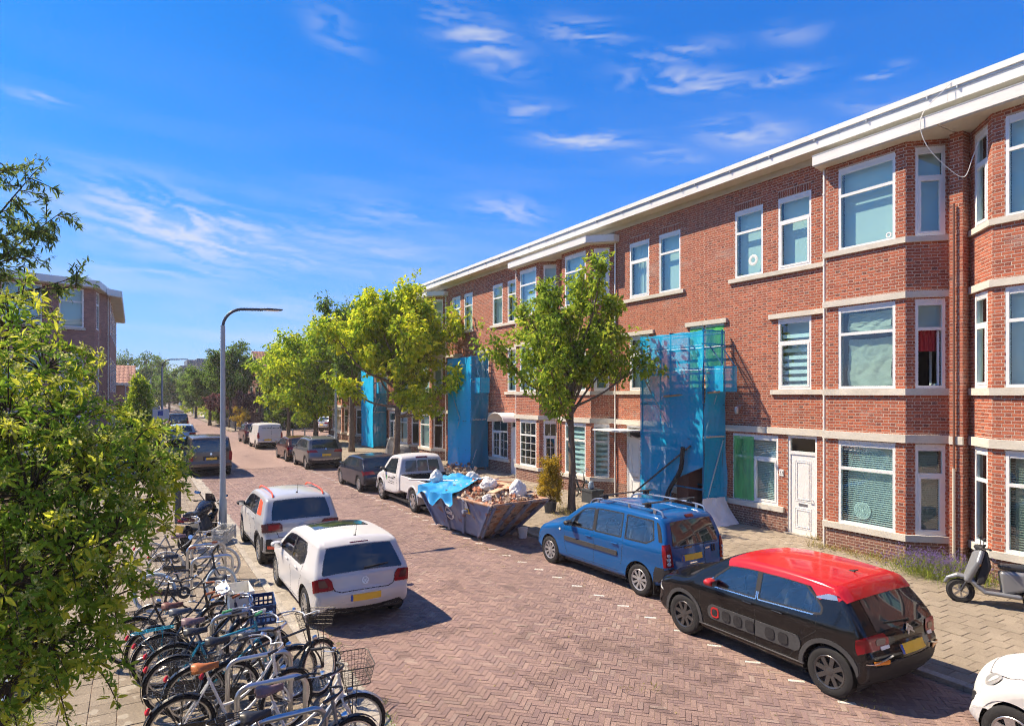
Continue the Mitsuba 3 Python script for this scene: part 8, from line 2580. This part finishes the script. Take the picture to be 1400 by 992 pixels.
def tile_roof(key, x0, x1, y0, y1, z0, z1, axis, mat='roof_tile'):
    """A gabled roof of tile rows; the ridge runs along axis. Every row is its own step."""
    n = 12
    m = MB()
    for sg in (-1, 1):
        for i in range(n):
            a, b = i / n, (i + 1.25) / n
            if axis == 'y':
                xm, h = (x0 + x1) / 2, (x1 - x0) / 2
                xa, xb = xm + sg * h * (1 - a), xm + sg * h * max(0, 1 - b)
                za, zb = z0 + (z1 - z0) * a, z0 + (z1 - z0) * min(1, b)
                k = max(2, int((y1 - y0) / .34))
                ys = np.linspace(y0, y1, k * 4 + 1)
                w = .035 * np.abs(np.sin(np.linspace(0, k * math.pi, k * 4 + 1)))
                G = np.stack([np.stack([np.full(len(ys), xa), ys, za + .03 + w], 1), np.stack([np.full(len(ys), xb), ys, zb + w], 1)])
            else:
                ym, h = (y0 + y1) / 2, (y1 - y0) / 2
                ya, yb = ym + sg * h * (1 - a), ym + sg * h * max(0, 1 - b)
                za, zb = z0 + (z1 - z0) * a, z0 + (z1 - z0) * min(1, b)
                k = max(2, int((x1 - x0) / .34))
                xs = np.linspace(x0, x1, k * 4 + 1)
                w = .035 * np.abs(np.sin(np.linspace(0, k * math.pi, k * 4 + 1)))
                G = np.stack([np.stack([xs, np.full(len(xs), ya), za + .03 + w], 1), np.stack([xs, np.full(len(xs), yb), zb + w], 1)])
            m.grid(G).grid(G, flip=True)
    put(part(key, 'tiles', kind='stuff'), m, mat)


pr('roof_tile', speck((0.32, 0.16, 0.11), 0.5, 5), 0.8)
pr('roof_tile_dark', speck((0.16, 0.07, 0.055), 0.5, 5), 0.8)
pr('render_pale', speck((0.62, 0.58, 0.50), 0.15, 2), 0.85)
pr('door_blue', (0.30, 0.42, 0.50), 0.5)


def cottage(label, x0, x1, y0, y1, eave, ridge, axis, mat='far_brick', tiles='roof_tile', face='-y', windows=(), group=None):
    H = thing('far_house', label, 'house', group)
    m = MB().box(x0, x1, y0, y1, 0, eave)
    if axis == 'y':
        g = Polygon([(x0, eave), (x1, eave), ((x0 + x1) / 2, ridge - .1)])
        m.prism(g, 0, y1 - y0 - .02, np.array([[1, 0, 0, 0], [0, 0, 1, y0 + .01], [0, 1, 0, 0]]))
    else:
        g = Polygon([(y0, eave), (y1, eave), ((y0 + y1) / 2, ridge - .1)])
        m.prism(g, 0, x1 - x0 - .02, np.array([[0, 0, 1, x0 + .01], [1, 0, 0, 0], [0, 1, 0, 0]]))
    put(part(H, 'wall'), m, mat)
    r = part(H, 'roof')
    tile_roof(r, x0 - .3, x1 + .3, y0 - .3, y1 + .3, eave, ridge, axis, tiles)
    gm = MB()
    if axis == 'y':
        gm.box(x0 - .40, x0 - .28, y0 - .3, y1 + .3, eave - .16, eave + .04).box(x1 + .28, x1 + .40, y0 - .3, y1 + .3, eave - .16, eave + .04)
        for sg in (-1, 1):
            gm.bar(((x0 + x1) / 2, y0 - .3, ridge), ((x0 + x1) / 2 + sg * ((x1 - x0) / 2 + .35), y0 - .3, eave - .05), .05, .2)
    else:
        gm.box(x0 - .3, x1 + .3, y0 - .40, y0 - .28, eave - .16, eave + .04).box(x0 - .3, x1 + .3, y1 + .28, y1 + .40, eave - .16, eave + .04)
        for sg in (-1, 1):
            gm.bar((x0 - .3, (y0 + y1) / 2, ridge), (x0 - .3, (y0 + y1) / 2 + sg * ((y1 - y0) / 2 + .35), eave - .05), .05, .2)
    put(part(r, 'gutter'), gm, 'white_wood')
    for f, a, b, z0, z1 in windows:
        k = part(H, 'window')
        w, gl = MB(), MB()
        if f == 'y':
            w.box(a, b, y0 - .05, y0 + .02, z0, z1)
            gl.box(a + .08, b - .08, y0 - .06, y0 - .05, z0 + .08, z1 - .08)
        else:
            xs = x0 if f == '-x' else x1
            s = -1 if f == '-x' else 1
            w.box(*sorted((xs - s * .02, xs + s * .05)), a, b, z0, z1)
            gl.box(*sorted((xs + s * .05, xs + s * .06)), a + .08, b - .08, z0 + .08, z1 - .08)
        put(part(k, 'frame'), w, 'white_pvc')
        put(part(k, 'pane'), gl, 'car_glass')
    put(part(r, 'chimney'), MB().box((x0 + x1) / 2 - .3, (x0 + x1) / 2 + .3, (y0 + y1) / 2, (y0 + y1) / 2 + .6, ridge - .5, ridge + .6), mat)
    return H


cottage('small brown house with a red tiled roof, between the brick corner and the conifer', -9, -.75, 66, 78, 4.9, 6.7, 'x', 'corner_brick', windows=(('x', 67.5, 69, 3.0, 4.8), ('x', 72, 74, 3.0, 4.8), ('x', 67.5, 69, .8, 2.2)))
cottage('farther small house with pale gable trim left of the road', -9, -.2, 84, 96, 5.0, 7.4, 'x', 'corner_brick', windows=(('x', 85, 86.5, 3, 4.6), ('x', 90, 92, 3, 4.6)))
cottage('brick house with a steep red tiled roof, right of the tall dark tree', 12.6, 22, 78.5, 88, 5.3, 9.2, 'x', 'far_brick', 'roof_tile', windows=(('y', 13.2, 14.6, 3.4, 4.9), ('y', 13.2, 14.6, .9, 2.4), ('-x', 80, 82, 3.2, 4.9), ('-x', 84, 86, 3.2, 4.9), ('-x', 80, 82, .8, 2.5)))
cottage('dark brick house behind the tall hedges', 15.8, 34, 79.5, 90, 4.6, 8.0, 'x', 'far_brick', 'roof_tile_dark', windows=(('y', 23, 25, .9, 2.6), ('y', 28, 30, .9, 2.6)))
for i in range(4):
    cottage(['third house of the far row, mostly behind trees', 'fourth house of the far row, mostly behind trees', 'fifth house of the far row, hidden by the road end trees', 'last house of the far row'][i], 11.5, 21, 96 + 15 * i, 108 + 15 * i, 5.2, 8.6, 'y', 'far_brick', windows=(('-x', 98 + 15 * i, 100 + 15 * i, 3.2, 4.8),), group='far houses behind the trees')
# pale garage with a light blue door
k = thing('garage', 'low pale garage with a light blue door at the side street', 'garage')
put(part(k, 'wall'), MB().box(19.5, 27, 74.6, 80, 0, 2.9), 'render_pale')
put(part(k, 'roof_edge'), MB().box(19.3, 27.2, 74.4, 80.2, 2.9, 3.15), 'white_wood')
put(part(k, 'door', 'light blue garage door'), MB().box(20.6, 22.4, 74.52, 74.6, .05, 2.3).box(20.7, 22.3, 74.50, 74.52, 1.5, 2.1), 'door_blue')
k = thing('parked_car', 'pale car seen end on at the side street, partly behind a street tree trunk', 'car')
USED['parked_car'] -= 1
del labels[k]
generic('pale grey car parked in the side street behind the street tree trunk', place(16.6, 66.8, 0, math.radians(-62)), 'suv', 'paint_pearl')
# gate, walls, fences of the far front gardens
k = thing('garden_gate', 'dark red brown wooden gate beyond the bollards', 'gate')
for i in range(9):
    put(part(k, 'board'), MB().box(10.95 + .22 * i, 11.15 + .22 * i, 76.4, 76.45, .1, 1.9), 'gate_brown')
put(part(k, 'rail'), MB().box(10.9, 12.95, 76.46, 76.52, .4, .52), 'gate_brown')
pr('gate_brown', speck((0.10, 0.035, 0.030), 0.4, 6), 0.7)
k = thing('garden_wall', 'low white garden wall running along the far pavement', 'wall')
for i in range(24):
    put(part(k, 'block'), MB().box(10.1, 10.35, 88 + i * 3.0, 90.98 + i * 3.0, 0, .85), 'render_pale')
k = thing('garden_fence', 'dark low fence before the tall dark tree', 'fence')
for i in range(30):
    put(part(k, 'picket'), MB().box(9.55, 9.60, 76.2 + i * .36, 76.42 + i * .36, .1, 1.15), 'lamp_dark')
put(part(k, 'rail'), MB().box(9.6, 9.66, 76.2, 87, .85, .95), 'lamp_dark')
k = thing('tower_block', 'blue grey flat roofed tower block rising over the far trees', 'building')
put(part(k, 'wall'), MB().box(15.6, 26, 246, 262, 0, 15.9).box(13.6, 15.6, 248, 260, 0, 13.9), 'tower_wall')
put(part(k, 'plant_room'), MB().box(19, 25, 250, 258, 15.9, 16.6), 'tower_wall')
for j in range(6):
    for i in range(6):
        put(part(k, 'window'), MB().box(16.0 + 1.6 * i, 17.2 + 1.6 * i, 245.9, 246.0, 1.0 + 2.5 * j, 2.4 + 2.5 * j), 'car_glass')
pr('tower_wall', speck((0.10, 0.135, 0.17), 0.2, .5), 0.7)
# the row that the picture is taken from, behind the viewer, mirrored in car windows
k = thing('opposite_terrace', 'brick terrace behind the viewer, only mirrored in glass', 'building')
pn = Panel((-1.7, -46), (-1.7, 2.2), [(1.5 + 3.1 * i, 3.3 + 3.1 * i, a, b) for i in range(15) for a, b in ((.8, 2.7), (4.0, 6.0), (7.4, 9.4))], z1=10.1, out=(1, 0))
m = MB()
backing(pn, m, .2)
put(part(k, 'wall'), m, 'far_brick')
for o in pn.op:
    w = part(k, 'window')
    m = MB()
    pn.box(m, o[0], o[1], -.12, -.10, o[2], o[3])
    put(part(w, 'pane'), m, 'car_glass')
    m = MB()
    for q in ((o[0], o[0] + .08, o[2], o[3]), (o[1] - .08, o[1], o[2], o[3]), (o[0] + .08, o[1] - .08, o[2], o[2] + .08), (o[0] + .08, o[1] - .08, o[3] - .08, o[3])):
        pn.box(m, q[0], q[1], -.1, -.02, q[2], q[3])
    put(part(w, 'frame'), m, 'white_pvc')
put(part(k, 'roof'), MB().box(-12, -1.1, -46, 2.2, 10.1, 10.6), 'white_wood')
# the terrace goes on behind the viewer too
H = thing('row_house', 'terrace house past the nearest bay, outside the picture', 'house')
pn = Panel((XW, -30), (XW, C0 - 7.95), [(1.5 + 3.1 * i, 3.3 + 3.1 * i, a, b) for i in range(9) for a, b in ((.8, 2.7), (4.0, 6.0), (7.4, 9.4))], z1=10.1, out=(-1, 0))
m = MB()
backing(pn, m, .2)
put(part(H, 'wall'), m, 'far_brick')
for o in pn.op:
    w = part(H, 'window')
    m = MB()
    pn.box(m, o[0], o[1], -.12, -.10, o[2], o[3])
    put(part(w, 'pane'), m, 'car_glass')
put(part(H, 'roof'), MB().box(15.1, 24, -30, C0 - 7.88, 10.27, 10.66), 'white_wood')
# ------------------------------------------------------------------ the skip and its load


def skip_fn(p, n, uv):
    a = fbm(p.x * 2.2, p.y * 2.2, p.z * 2.6, 4)
    s = noise(p.x * 9, p.y * 9, p.z * 1.6)
    base = mix((0.075, 0.12, 0.26), (0.20, 0.26, 0.40), a)
    grime = smoothstep(0.50, 0.66, fbm(p.x * 3.1 + 5, p.y * 3.1, p.z * 1.4, 4))
    rust = smoothstep(0.60, 0.72, fbm(p.x * 4.7, p.y * 4.7 + 3, p.z * 4.7, 4))
    c = mix(base, (0.36, 0.35, 0.34), grime * 0.62 * (0.5 + 0.5 * s))
    return mix(c, (0.20, 0.085, 0.045), rust * 0.8)


pr('skip_paint', proc(skip_fn), 0.6, 0.1)


def skip_rust_fn(p, n, uv):
    a = fbm(p.x * 5, p.y * 5, p.z * 5, 4)
    return mix((0.30, 0.14, 0.075), mix((0.40, 0.32, 0.26), (0.10, 0.09, 0.10), smoothstep(.5, .7, a)), smoothstep(0.35, 0.6, a))


pr('skip_worn', proc(skip_rust_fn), 0.7, 0.1)
MS = place(8.45, 15.75, 0.02, 0.10)
k = thing('skip', 'battered dark blue rubbish skip heaped with rubble, with a white round logo', 'skip')
# local x across, y along the street; the bottom, the rim
b0 = [(-.52, -.55), (.52, -.55), (.52, 1.75), (-.52, 1.75)]
t0 = [(-.92, -1.72), (.88, -1.72), (.92, 2.15), (-.92, 2.15)]
ZB, ZT = .06, 1.10
vb, vt = np.array([(x, y, ZB) for x, y in b0]), np.array([(x, y, ZT) for x, y in t0])
wm = MB()
for i, nm in ((0, 'end_plate'), (1, 'side_plate'), (2, 'end_plate'), (3, 'side_plate')):
    j = (i + 1) % 4
    q = np.array([vb[i], vb[j], vt[j], vt[i]])
    n = np.cross(q[1] - q[0], q[3] - q[0])
    n /= np.linalg.norm(n)
    m = MB()
    S, T = np.meshgrid(np.linspace(0, 1, 14), np.linspace(0, 1, 10), indexing='ij')
    rg = np.random.default_rng(i)
    dent = .022 * (meshkit.fbm(np.stack([S * 5 + i * 9, T * 4, 0 * S], -1), 3, i) - .5)
    G = (q[0] * ((1 - S) * (1 - T))[..., None] + q[1] * (S * (1 - T))[..., None] + q[2] * (S * T)[..., None] + q[3] * ((1 - S) * T)[..., None]) + n * dent[..., None]
    m.grid(G, flip=True).grid(G - n * .02)
    put(part(k, nm), m, 'skip_worn' if nm == 'end_plate' and i == 0 else 'skip_paint', smooth=40, M=MS)
    for s in ((.02, .34, .66, .98) if nm == 'side_plate' else (.03, .35, .65, .97)):
        a, b = q[0] * (1 - s) + q[1] * s, q[3] * (1 - s) + q[2] * s
        r = MB().bar(a + n * .03, b + n * .03, .09 if 0.1 < s < .9 else .06, .07, up=n)
        put(part(k, 'rib'), r, 'skip_paint', M=MS)
put(part(k, 'floor'), MB().add(vb, [[0, 1, 2, 3]]).add(vb, [[3, 2, 1, 0]]), 'skip_paint', M=MS)
rm = MB()
for i in range(4):
    rm.tube([vt[i], vt[(i + 1) % 4]], .045, 8)
put(part(k, 'rim'), rm, 'skip_worn', smooth=50, M=MS)
for sd in (-1, 1):
    for y in (-.4, 1.3):
        put(part(k, 'lifting_lug'), MB().tube([(sd * .80, y, .78), (sd * .98, y, .78)], .05, 10), 'skip_paint', M=MS)
# round logo with a roof shape and a curved arrow on the street side
sp_ = (vb[3] + vb[0]) / 2
nl = np.cross(vb[0] - vb[3], vt[3] - vb[3])
nl /= np.linalg.norm(nl)
if nl[0] > 0:
    nl = -nl
up = (vt[3] + vt[0]) / 2 - (vb[3] + vb[0]) / 2
up = up - np.array([0, 1, 0]) * up[1]
up /= np.linalg.norm(up)
rt = np.cross(up, nl)
o_ = sp_ + up * .56 + nl * .028 + np.array([0, .10, 0])
Ml = np.stack([rt, up, nl, o_], 1)
lg = MB()
lg.prism(LineString([(-.20, .02), (0, .20), (.20, .02)]).buffer(.018, cap_style=2, join_style=2), 0, .006, Ml)
lg.prism(LineString(arc((0, .0, 0), .20, -2.6, -.3, 14)[:, :2]).buffer(.016, cap_style=2), 0, .006, Ml)
lg.prism(Polygon([(.14, -.09), (.26, -.02), (.20, -.16)]), 0, .006, Ml)
for x0, w in ((-.17, .05), (-.105, .04), (-.05, .05), (.015, .04), (.07, .05), (.135, .04)):
    lg.prism(sbox(x0, -.055, x0 + w, .035).difference(sbox(x0 + w * .3, -.03, x0 + w * .68, .01)), 0, .006, Ml)
put(part(k, 'logo', 'white round logo with a roof shape and curved arrow'), lg, 'bag_white', M=MS)
Mh = Ml.copy()
Mh[:, 3] = sp_ + up * .86 + nl * .03 + np.array([0, -1.0, 0])
put(part(k, 'hazard_sticker', 'yellow and white sticker at the rib'), MB().prism(sbox(-.1, -.16, .1, .0), 0, .006, Mh), 'plate_yellow', M=MS)
Mh = Mh.copy()
put(part(k, 'white_sticker'), MB().prism(sbox(-.1, .004, .1, .22), 0, .006, Mh), 'bag_white', M=MS)


def heap(x, y):
    return 1.02 + .30 * math.exp(-((x / .7) ** 2)) * math.exp(-(((y - .1) / 1.6) ** 2))


rgk = np.random.default_rng(8)
def loc(x, y, z):
    v = MS @ np.array([x, y, z, 1])
    return v[:3]


k = thing('rubble', 'heap of broken plaster, dust and small rubble filling the skip', 'rubble', kind='stuff')
m = MB()
X, Y = np.meshgrid(np.linspace(-.88, .88, 40), np.linspace(-1.64, 2.05, 70), indexing='ij')
Z = np.vectorize(heap)(X, Y) - .06 + .12 * (meshkit.fbm(np.stack([X * 5, Y * 5, 0 * X], -1), 4, 3) - .5)
m.grid(np.stack([X, Y, Z], -1), flip=True)
for i in range(900):
    x, y = rgk.uniform(-.85, .85), rgk.uniform(-1.6, 2.0)
    s = rgk.uniform(.02, .075)
    Rm = trimesh.transformations.random_rotation_matrix(rgk.random(3))[:3, :3]
    m.obox([x, y, heap(x, y) + rgk.uniform(-.03, .06)], np.diag([s, s * rgk.uniform(.4, 1), s * rgk.uniform(.3, .7)]) @ Rm, (rgk.random(), rgk.random()))


def rubble_fn(p, n, uv):
    g = fbm(p.x * 8, p.y * 8, p.z * 8, 3)
    a = mix((0.40, 0.28, 0.19), (0.58, 0.51, 0.42), smoothstep(.2, .5, uv.x))
    a = mix(a, (0.42, 0.18, 0.105), smoothstep(.55, .62, uv.x))
    a = mix(a, (0.20, 0.15, 0.12), smoothstep(.82, .9, uv.x))
    return a * (.55 + .7 * g)


pr('rubble_mix', proc(rubble_fn), 0.95)
put(k, m, 'rubble_mix', M=MS)
pr('terracotta', speck((0.42, 0.165, 0.09), 0.4, 9), 0.9)
pr('board_tan', speck((0.50, 0.33, 0.21), 0.35, 6), 0.8)
pr('board_white', speck((0.72, 0.71, 0.67), 0.15, 6), 0.7)
for i in range(34):
    x, y = rgk.uniform(-.1, .75), rgk.uniform(-1.35, .5)
    kk = thing('broken_brick', 'broken red brick lying on the rubble in the skip', 'brick', 'broken bricks in the skip')
    Rm = trimesh.transformations.random_rotation_matrix(rgk.random(3))[:3, :3]
    put(kk, MB().obox([x, y, heap(x, y) + rgk.uniform(.04, .15)], np.diag([rgk.uniform(.06, .11), .05, .03]) @ Rm), 'terracotta', M=MS)
planks = [((-.55, -1.2, 1.22), (.35, -.75, 1.30), .16, 'board_tan', 'tan board lying flat across the near part of the skip'), ((.2, .9, 1.30), (.75, -.35, 1.46), .22, 'board_tan', 'broad tan board leaning at the far side of the skip'), ((.0, -1.1, 1.28), (.8, -1.2, 1.20), .12, 'board_tan', 'short tan board by the broken bricks'),
          ((-.3, .2, 1.36), (.45, .62, 1.40), .09, 'board_white', 'white painted board stub on the blue tarpaulin'), ((-.05, .35, 1.42), (.5, .05, 1.38), .12, 'board_white', 'wide white board stub beside the blue tarpaulin'), ((.3, -1.7, 1.06), (.85, -1.15, 1.14), .2, 'skip_worn', 'curled roofing felt at the near corner of the skip'), ((.1, -1.75, 1.04), (.7, -1.6, 1.12), .05, 'timber', 'dark timber batten on the near rim of the skip'), ((.62, -1.85, 1.0), (.86, .7, 1.22), .30, 'board_tan', 'large tan panel standing along the pavement side of the skip'),
          ((.25, -.2, 1.38), (.6, -.95, 1.36), .07, 'terracotta', 'reddish batten among the broken bricks')]
for a, b, w, mt, lb in planks:
    a, b = (a[0], a[1] * .9, a[2] + .10), (b[0], b[1] * .9, b[2] + .10)
    kk = thing('plank', lb, 'plank', 'boards thrown in the skip')
    put(kk, MB().bar(a, b, w * 1.25, .024, up=(.1, .05, 1)), mt, M=MS)
kk = thing('white_pole', 'long thin white pole sticking out over the far end of the skip', 'pole')
put(part(kk, 'shaft'), MB().tube([(-.95, 2.75, 1.30), (.05, .25, 1.42)], .028, 8), 'white_pvc', smooth=50, M=MS)
# blue tarpaulin over the far half
kk = thing('tarpaulin', 'bright blue tarpaulin spread over the far half of the skip load', 'tarpaulin')
U, V_ = np.meshgrid(np.linspace(0, 1, 44), np.linspace(0, 1, 44), indexing='ij')
x = -1.10 + 1.83 * U
y = .10 + 2.02 * V_ + .25 * (U - .5)
q = meshkit.fbm(np.stack([U * 4, V_ * 4 + U, 0 * U], -1), 4, 21) - .5
z = 1.16 + .30 * np.exp(-((x / .55) ** 2)) + .30 * q + .05 * np.sin(V_ * 9 + U * 3) + .07 * np.abs(meshkit.fbm(np.stack([U * 9 + V_ * 4, V_ * 7, 0 * U], -1), 3, 22) - .5)
edge = np.clip((-.86 - x) / .22, 0, 1)
z = z - .24 * edge ** 1.2 - .06 * np.sin(V_ * 14) * edge
z = np.where((np.abs(x) < .93), np.maximum(z, 1.10), z)
x = np.where(edge > 0, np.minimum(x, -1.06 + .035 * np.sin(V_ * 20)), x)
pr('tarp_blue', speck((0.02, 0.26, 0.58), 0.2, 5), 0.45, two=True)
put(part(kk, 'sheet'), MB().grid(np.stack([x, y, z], -1)), 'tarp_blue', smooth=50, M=MS)


def sack(label, x, y, z, s, seed, mat='bag_white', tall=1.0):
    rg = np.random.default_rng(seed)
    sp = trimesh.creation.icosphere(4)
    v = np.array(sp.vertices)
    q = meshkit.fbm(v * 2.1 + seed, 4, seed)
    cr = np.abs(meshkit.fbm(v * 3.7 + 2 * seed, 3, seed + 1) - .5)
    v = v * (.74 + .50 * q + .22 * cr)[:, None] * np.array([s, s * .8, s * .62 * tall])
    v[:, 2] += np.where(v[:, 2] > .3 * s, (v[:, 2] - .3 * s) * .7, 0)
    kk = thing('rubbish_sack', label, 'sack', 'white plastic sacks')
    put(kk, MB().add(v + [x, y, z], sp.faces), mat, smooth=70, M=MS)


sack('upright crumpled white sack at the near end of the skip', .26, -1.2, 1.30, .25, 3, tall=1.35)
sack('white plastic sack on the rubble beside the blue tarpaulin', -.10, -.35, 1.40, .25, 5)
sack('white sack at the far pavement corner of the skip', .62, 1.6, 1.30, .26, 7)
sack('small white sack with blue print at the far street corner of the skip', -.55, 1.75, 1.42, .20, 9, tall=1.3)
sack('pale lump of plaster sack on the near rim', -.62, -1.05, 1.16, .15, 11)
kk = thing('paint_pot', 'small white plastic pot standing on the street beside the skip', 'bucket')
put(part(kk, 'body'), MB().lathe([(0, 0), (0, .11), (.25, .135), (.26, .14), (.26, .12), (.02, .10)], (9.15, 14.85, .0), (0, 0, 1), 20), 'white_pvc', smooth=40)
put(part(kk, 'lid'), MB().lathe([(.255, .142), (.275, .142), (.28, .12), (.28, 0)], (9.15, 14.85, .0), (0, 0, 1), 20), 'white_blind', smooth=40)
# rubble beside the second scaffold, pallet
kk = thing('pallet', 'wooden pallet with rubble sacks on the pavement before the second scaffold', 'pallet')
for i in range(6):
    put(part(kk, 'slat'), MB().box(12.9, 14.1, 27.3 + i * .19, 27.43 + i * .19, .17, .19), 'plank_grey')
for x in (12.95, 13.5, 14.05):
    put(part(kk, 'block'), MB().box(x - .05, x + .05, 27.3, 28.4, PZ, .17), 'plank_grey')
m = MB()
for i in range(160):
    s = rgk.uniform(.03, .10)
    Rm = trimesh.transformations.random_rotation_matrix(rgk.random(3))[:3, :3]
    r = rgk.random()
    m.obox([13.5 + rgk.normal(0, .5), 28.3 + rgk.normal(0, .6), PZ + .08 + rgk.random() * .35 * (1 - r)], np.diag([s, s * .7, s * .5]) @ Rm, (rgk.random(), rgk.random()))
kk = thing('rubble', 'rubble heap on the pavement at the second scaffold', 'rubble', kind='stuff')
put(kk, m, 'rubble_mix')
# covered motorcycles before the third bay
pr('cover_grey', speck((0.13, 0.13, 0.135), 0.3, 6), 0.6, two=True)


def covered_bike(label, x, y, yaw, mat):
    M = place(x, y, PZ, yaw)
    kk = thing('covered_motorcycle', label, 'motorcycle')
    ys = np.linspace(-1.0, 1.0, 26)
    hz = np.interp(ys, [-1, -.85, -.4, 0, .35, .6, .8, 1], [.35, .75, .85, .82, 1.02, 1.25, .95, .4])
    hw = np.interp(ys, [-1, -.6, .3, .6, 1], [.12, .28, .34, .40, .14])
    rows = []
    for a, h, w in zip(ys, hz, hw):
        t = np.linspace(-1, 1, 21)
        xx = w * np.sign(t) * np.abs(t) ** .55
        zz = h * (1 - np.abs(t) ** 2.6) + .06
        q = .05 * (meshkit.fbm(np.stack([np.full(21, a * 4), t * 3, 0 * t], -1), 3, 4) - .5) + .02 * np.sin(t * 22) * (np.abs(t) > .5)
        rows.append(np.stack([xx + q, np.full(21, a) + q, zz + q], 1))
    put(part(kk, 'cover'), MB().grid(np.stack(rows)), mat, smooth=60, M=M)
    for a in (-.72, .72):
        put(part(kk, 'wheel'), MB().lathe([(-.05, .18), (-.05, .29), (.05, .29), (.05, .18), (-.05, .18)], (0, a, .29), (1, 0, 0), 24), 'black_rubber', M=M)


covered_bike('motorcycle under a grey weather cover beside the second street tree trunk', 13.6, 36.2, .5, 'cover_grey')
# things at the bay behind the nearest tree: a small black bicycle and a hanging bundle
bike('black bicycle leaning at the bay behind the nearest street tree', 14.45, 19.6, -1.75, 'frame_black', 'saddle_black', lean=.15)
kk = thing('garden_ball', 'light blue ball shaped watering can by the bicycle behind the street tree', 'watering can')
put(part(kk, 'can'), MB().mesh(hull((14.1, 18.2, .62, .12), (14.1, 18.2, .72, .10))).tube([(14.1, 18.2, .6), (13.95, 18.0, .8)], .02, 6), 'paint_skyblue', smooth=60)
kk = thing('planter', 'dark planter beneath the watering can at the wall', 'planter')
put(part(kk, 'box'), MB().box(13.9, 14.4, 17.9, 18.5, PZ, .50).box(13.87, 14.43, 17.87, 18.53, .46, .52), 'lamp_dark')
# dangling cable from the roof edge at the nearest bays
kk = thing('cable', 'thin white cable dangling from the canopy edge of the nearest bays', 'cable')
put(part(kk, 'wire'), MB().tube(catmull([(15.10, 6.95, 10.62), (14.70, 7.35, 9.95), (14.72, 7.30, 9.4), (15.0, 6.95, 8.75), (15.2, 6.75, 8.55), (15.25, 6.6, 8.95), (15.35, 6.5, 9.35)], 8), .009, 5), 'white_wood', smooth=60)
# dropped leaves, bits of litter and dust on the road
m = MB()
rg = np.random.default_rng(31)
n = 900
P = np.c_[rg.uniform(2.6, 9.3, n), rg.uniform(4, 30, n), np.full(n, .008)]
V, F, t = leaves(P, unit(rg.normal(0, 1, (n, 3)) * [1, 1, .05]), unit(rg.normal(0, .2, (n, 3)) + [0, 0, 1]), rg.uniform(.02, .045, n), rg.uniform(.012, .022, n), rg.random(n), rg)
kk = thing('fallen_leaves', 'small dry leaves and litter scattered over the street', 'leaves', kind='stuff')
put(kk, joined(V, F, t), 'leaf_straw')

# ------------------------------------------------------------------ the air
scene['air'] = {'type': 'homogeneous', 'albedo': rgb(0.95, 0.95, 0.95), 'sigma_t': 0.0005}
scene['haze'] = {'type': 'cube', 'to_world': T4().translate([0, 420, 9.5]).scale([640, 520, 12.0]), 'bsdf': {'type': 'null'}, 'interior': {'type': 'ref', 'id': 'air'}}
scene['camera']['medium'] = {'type': 'ref', 'id': 'air'}
labels['haze'] = {'kind': 'stuff', 'label': 'thin summer haze along the street'}
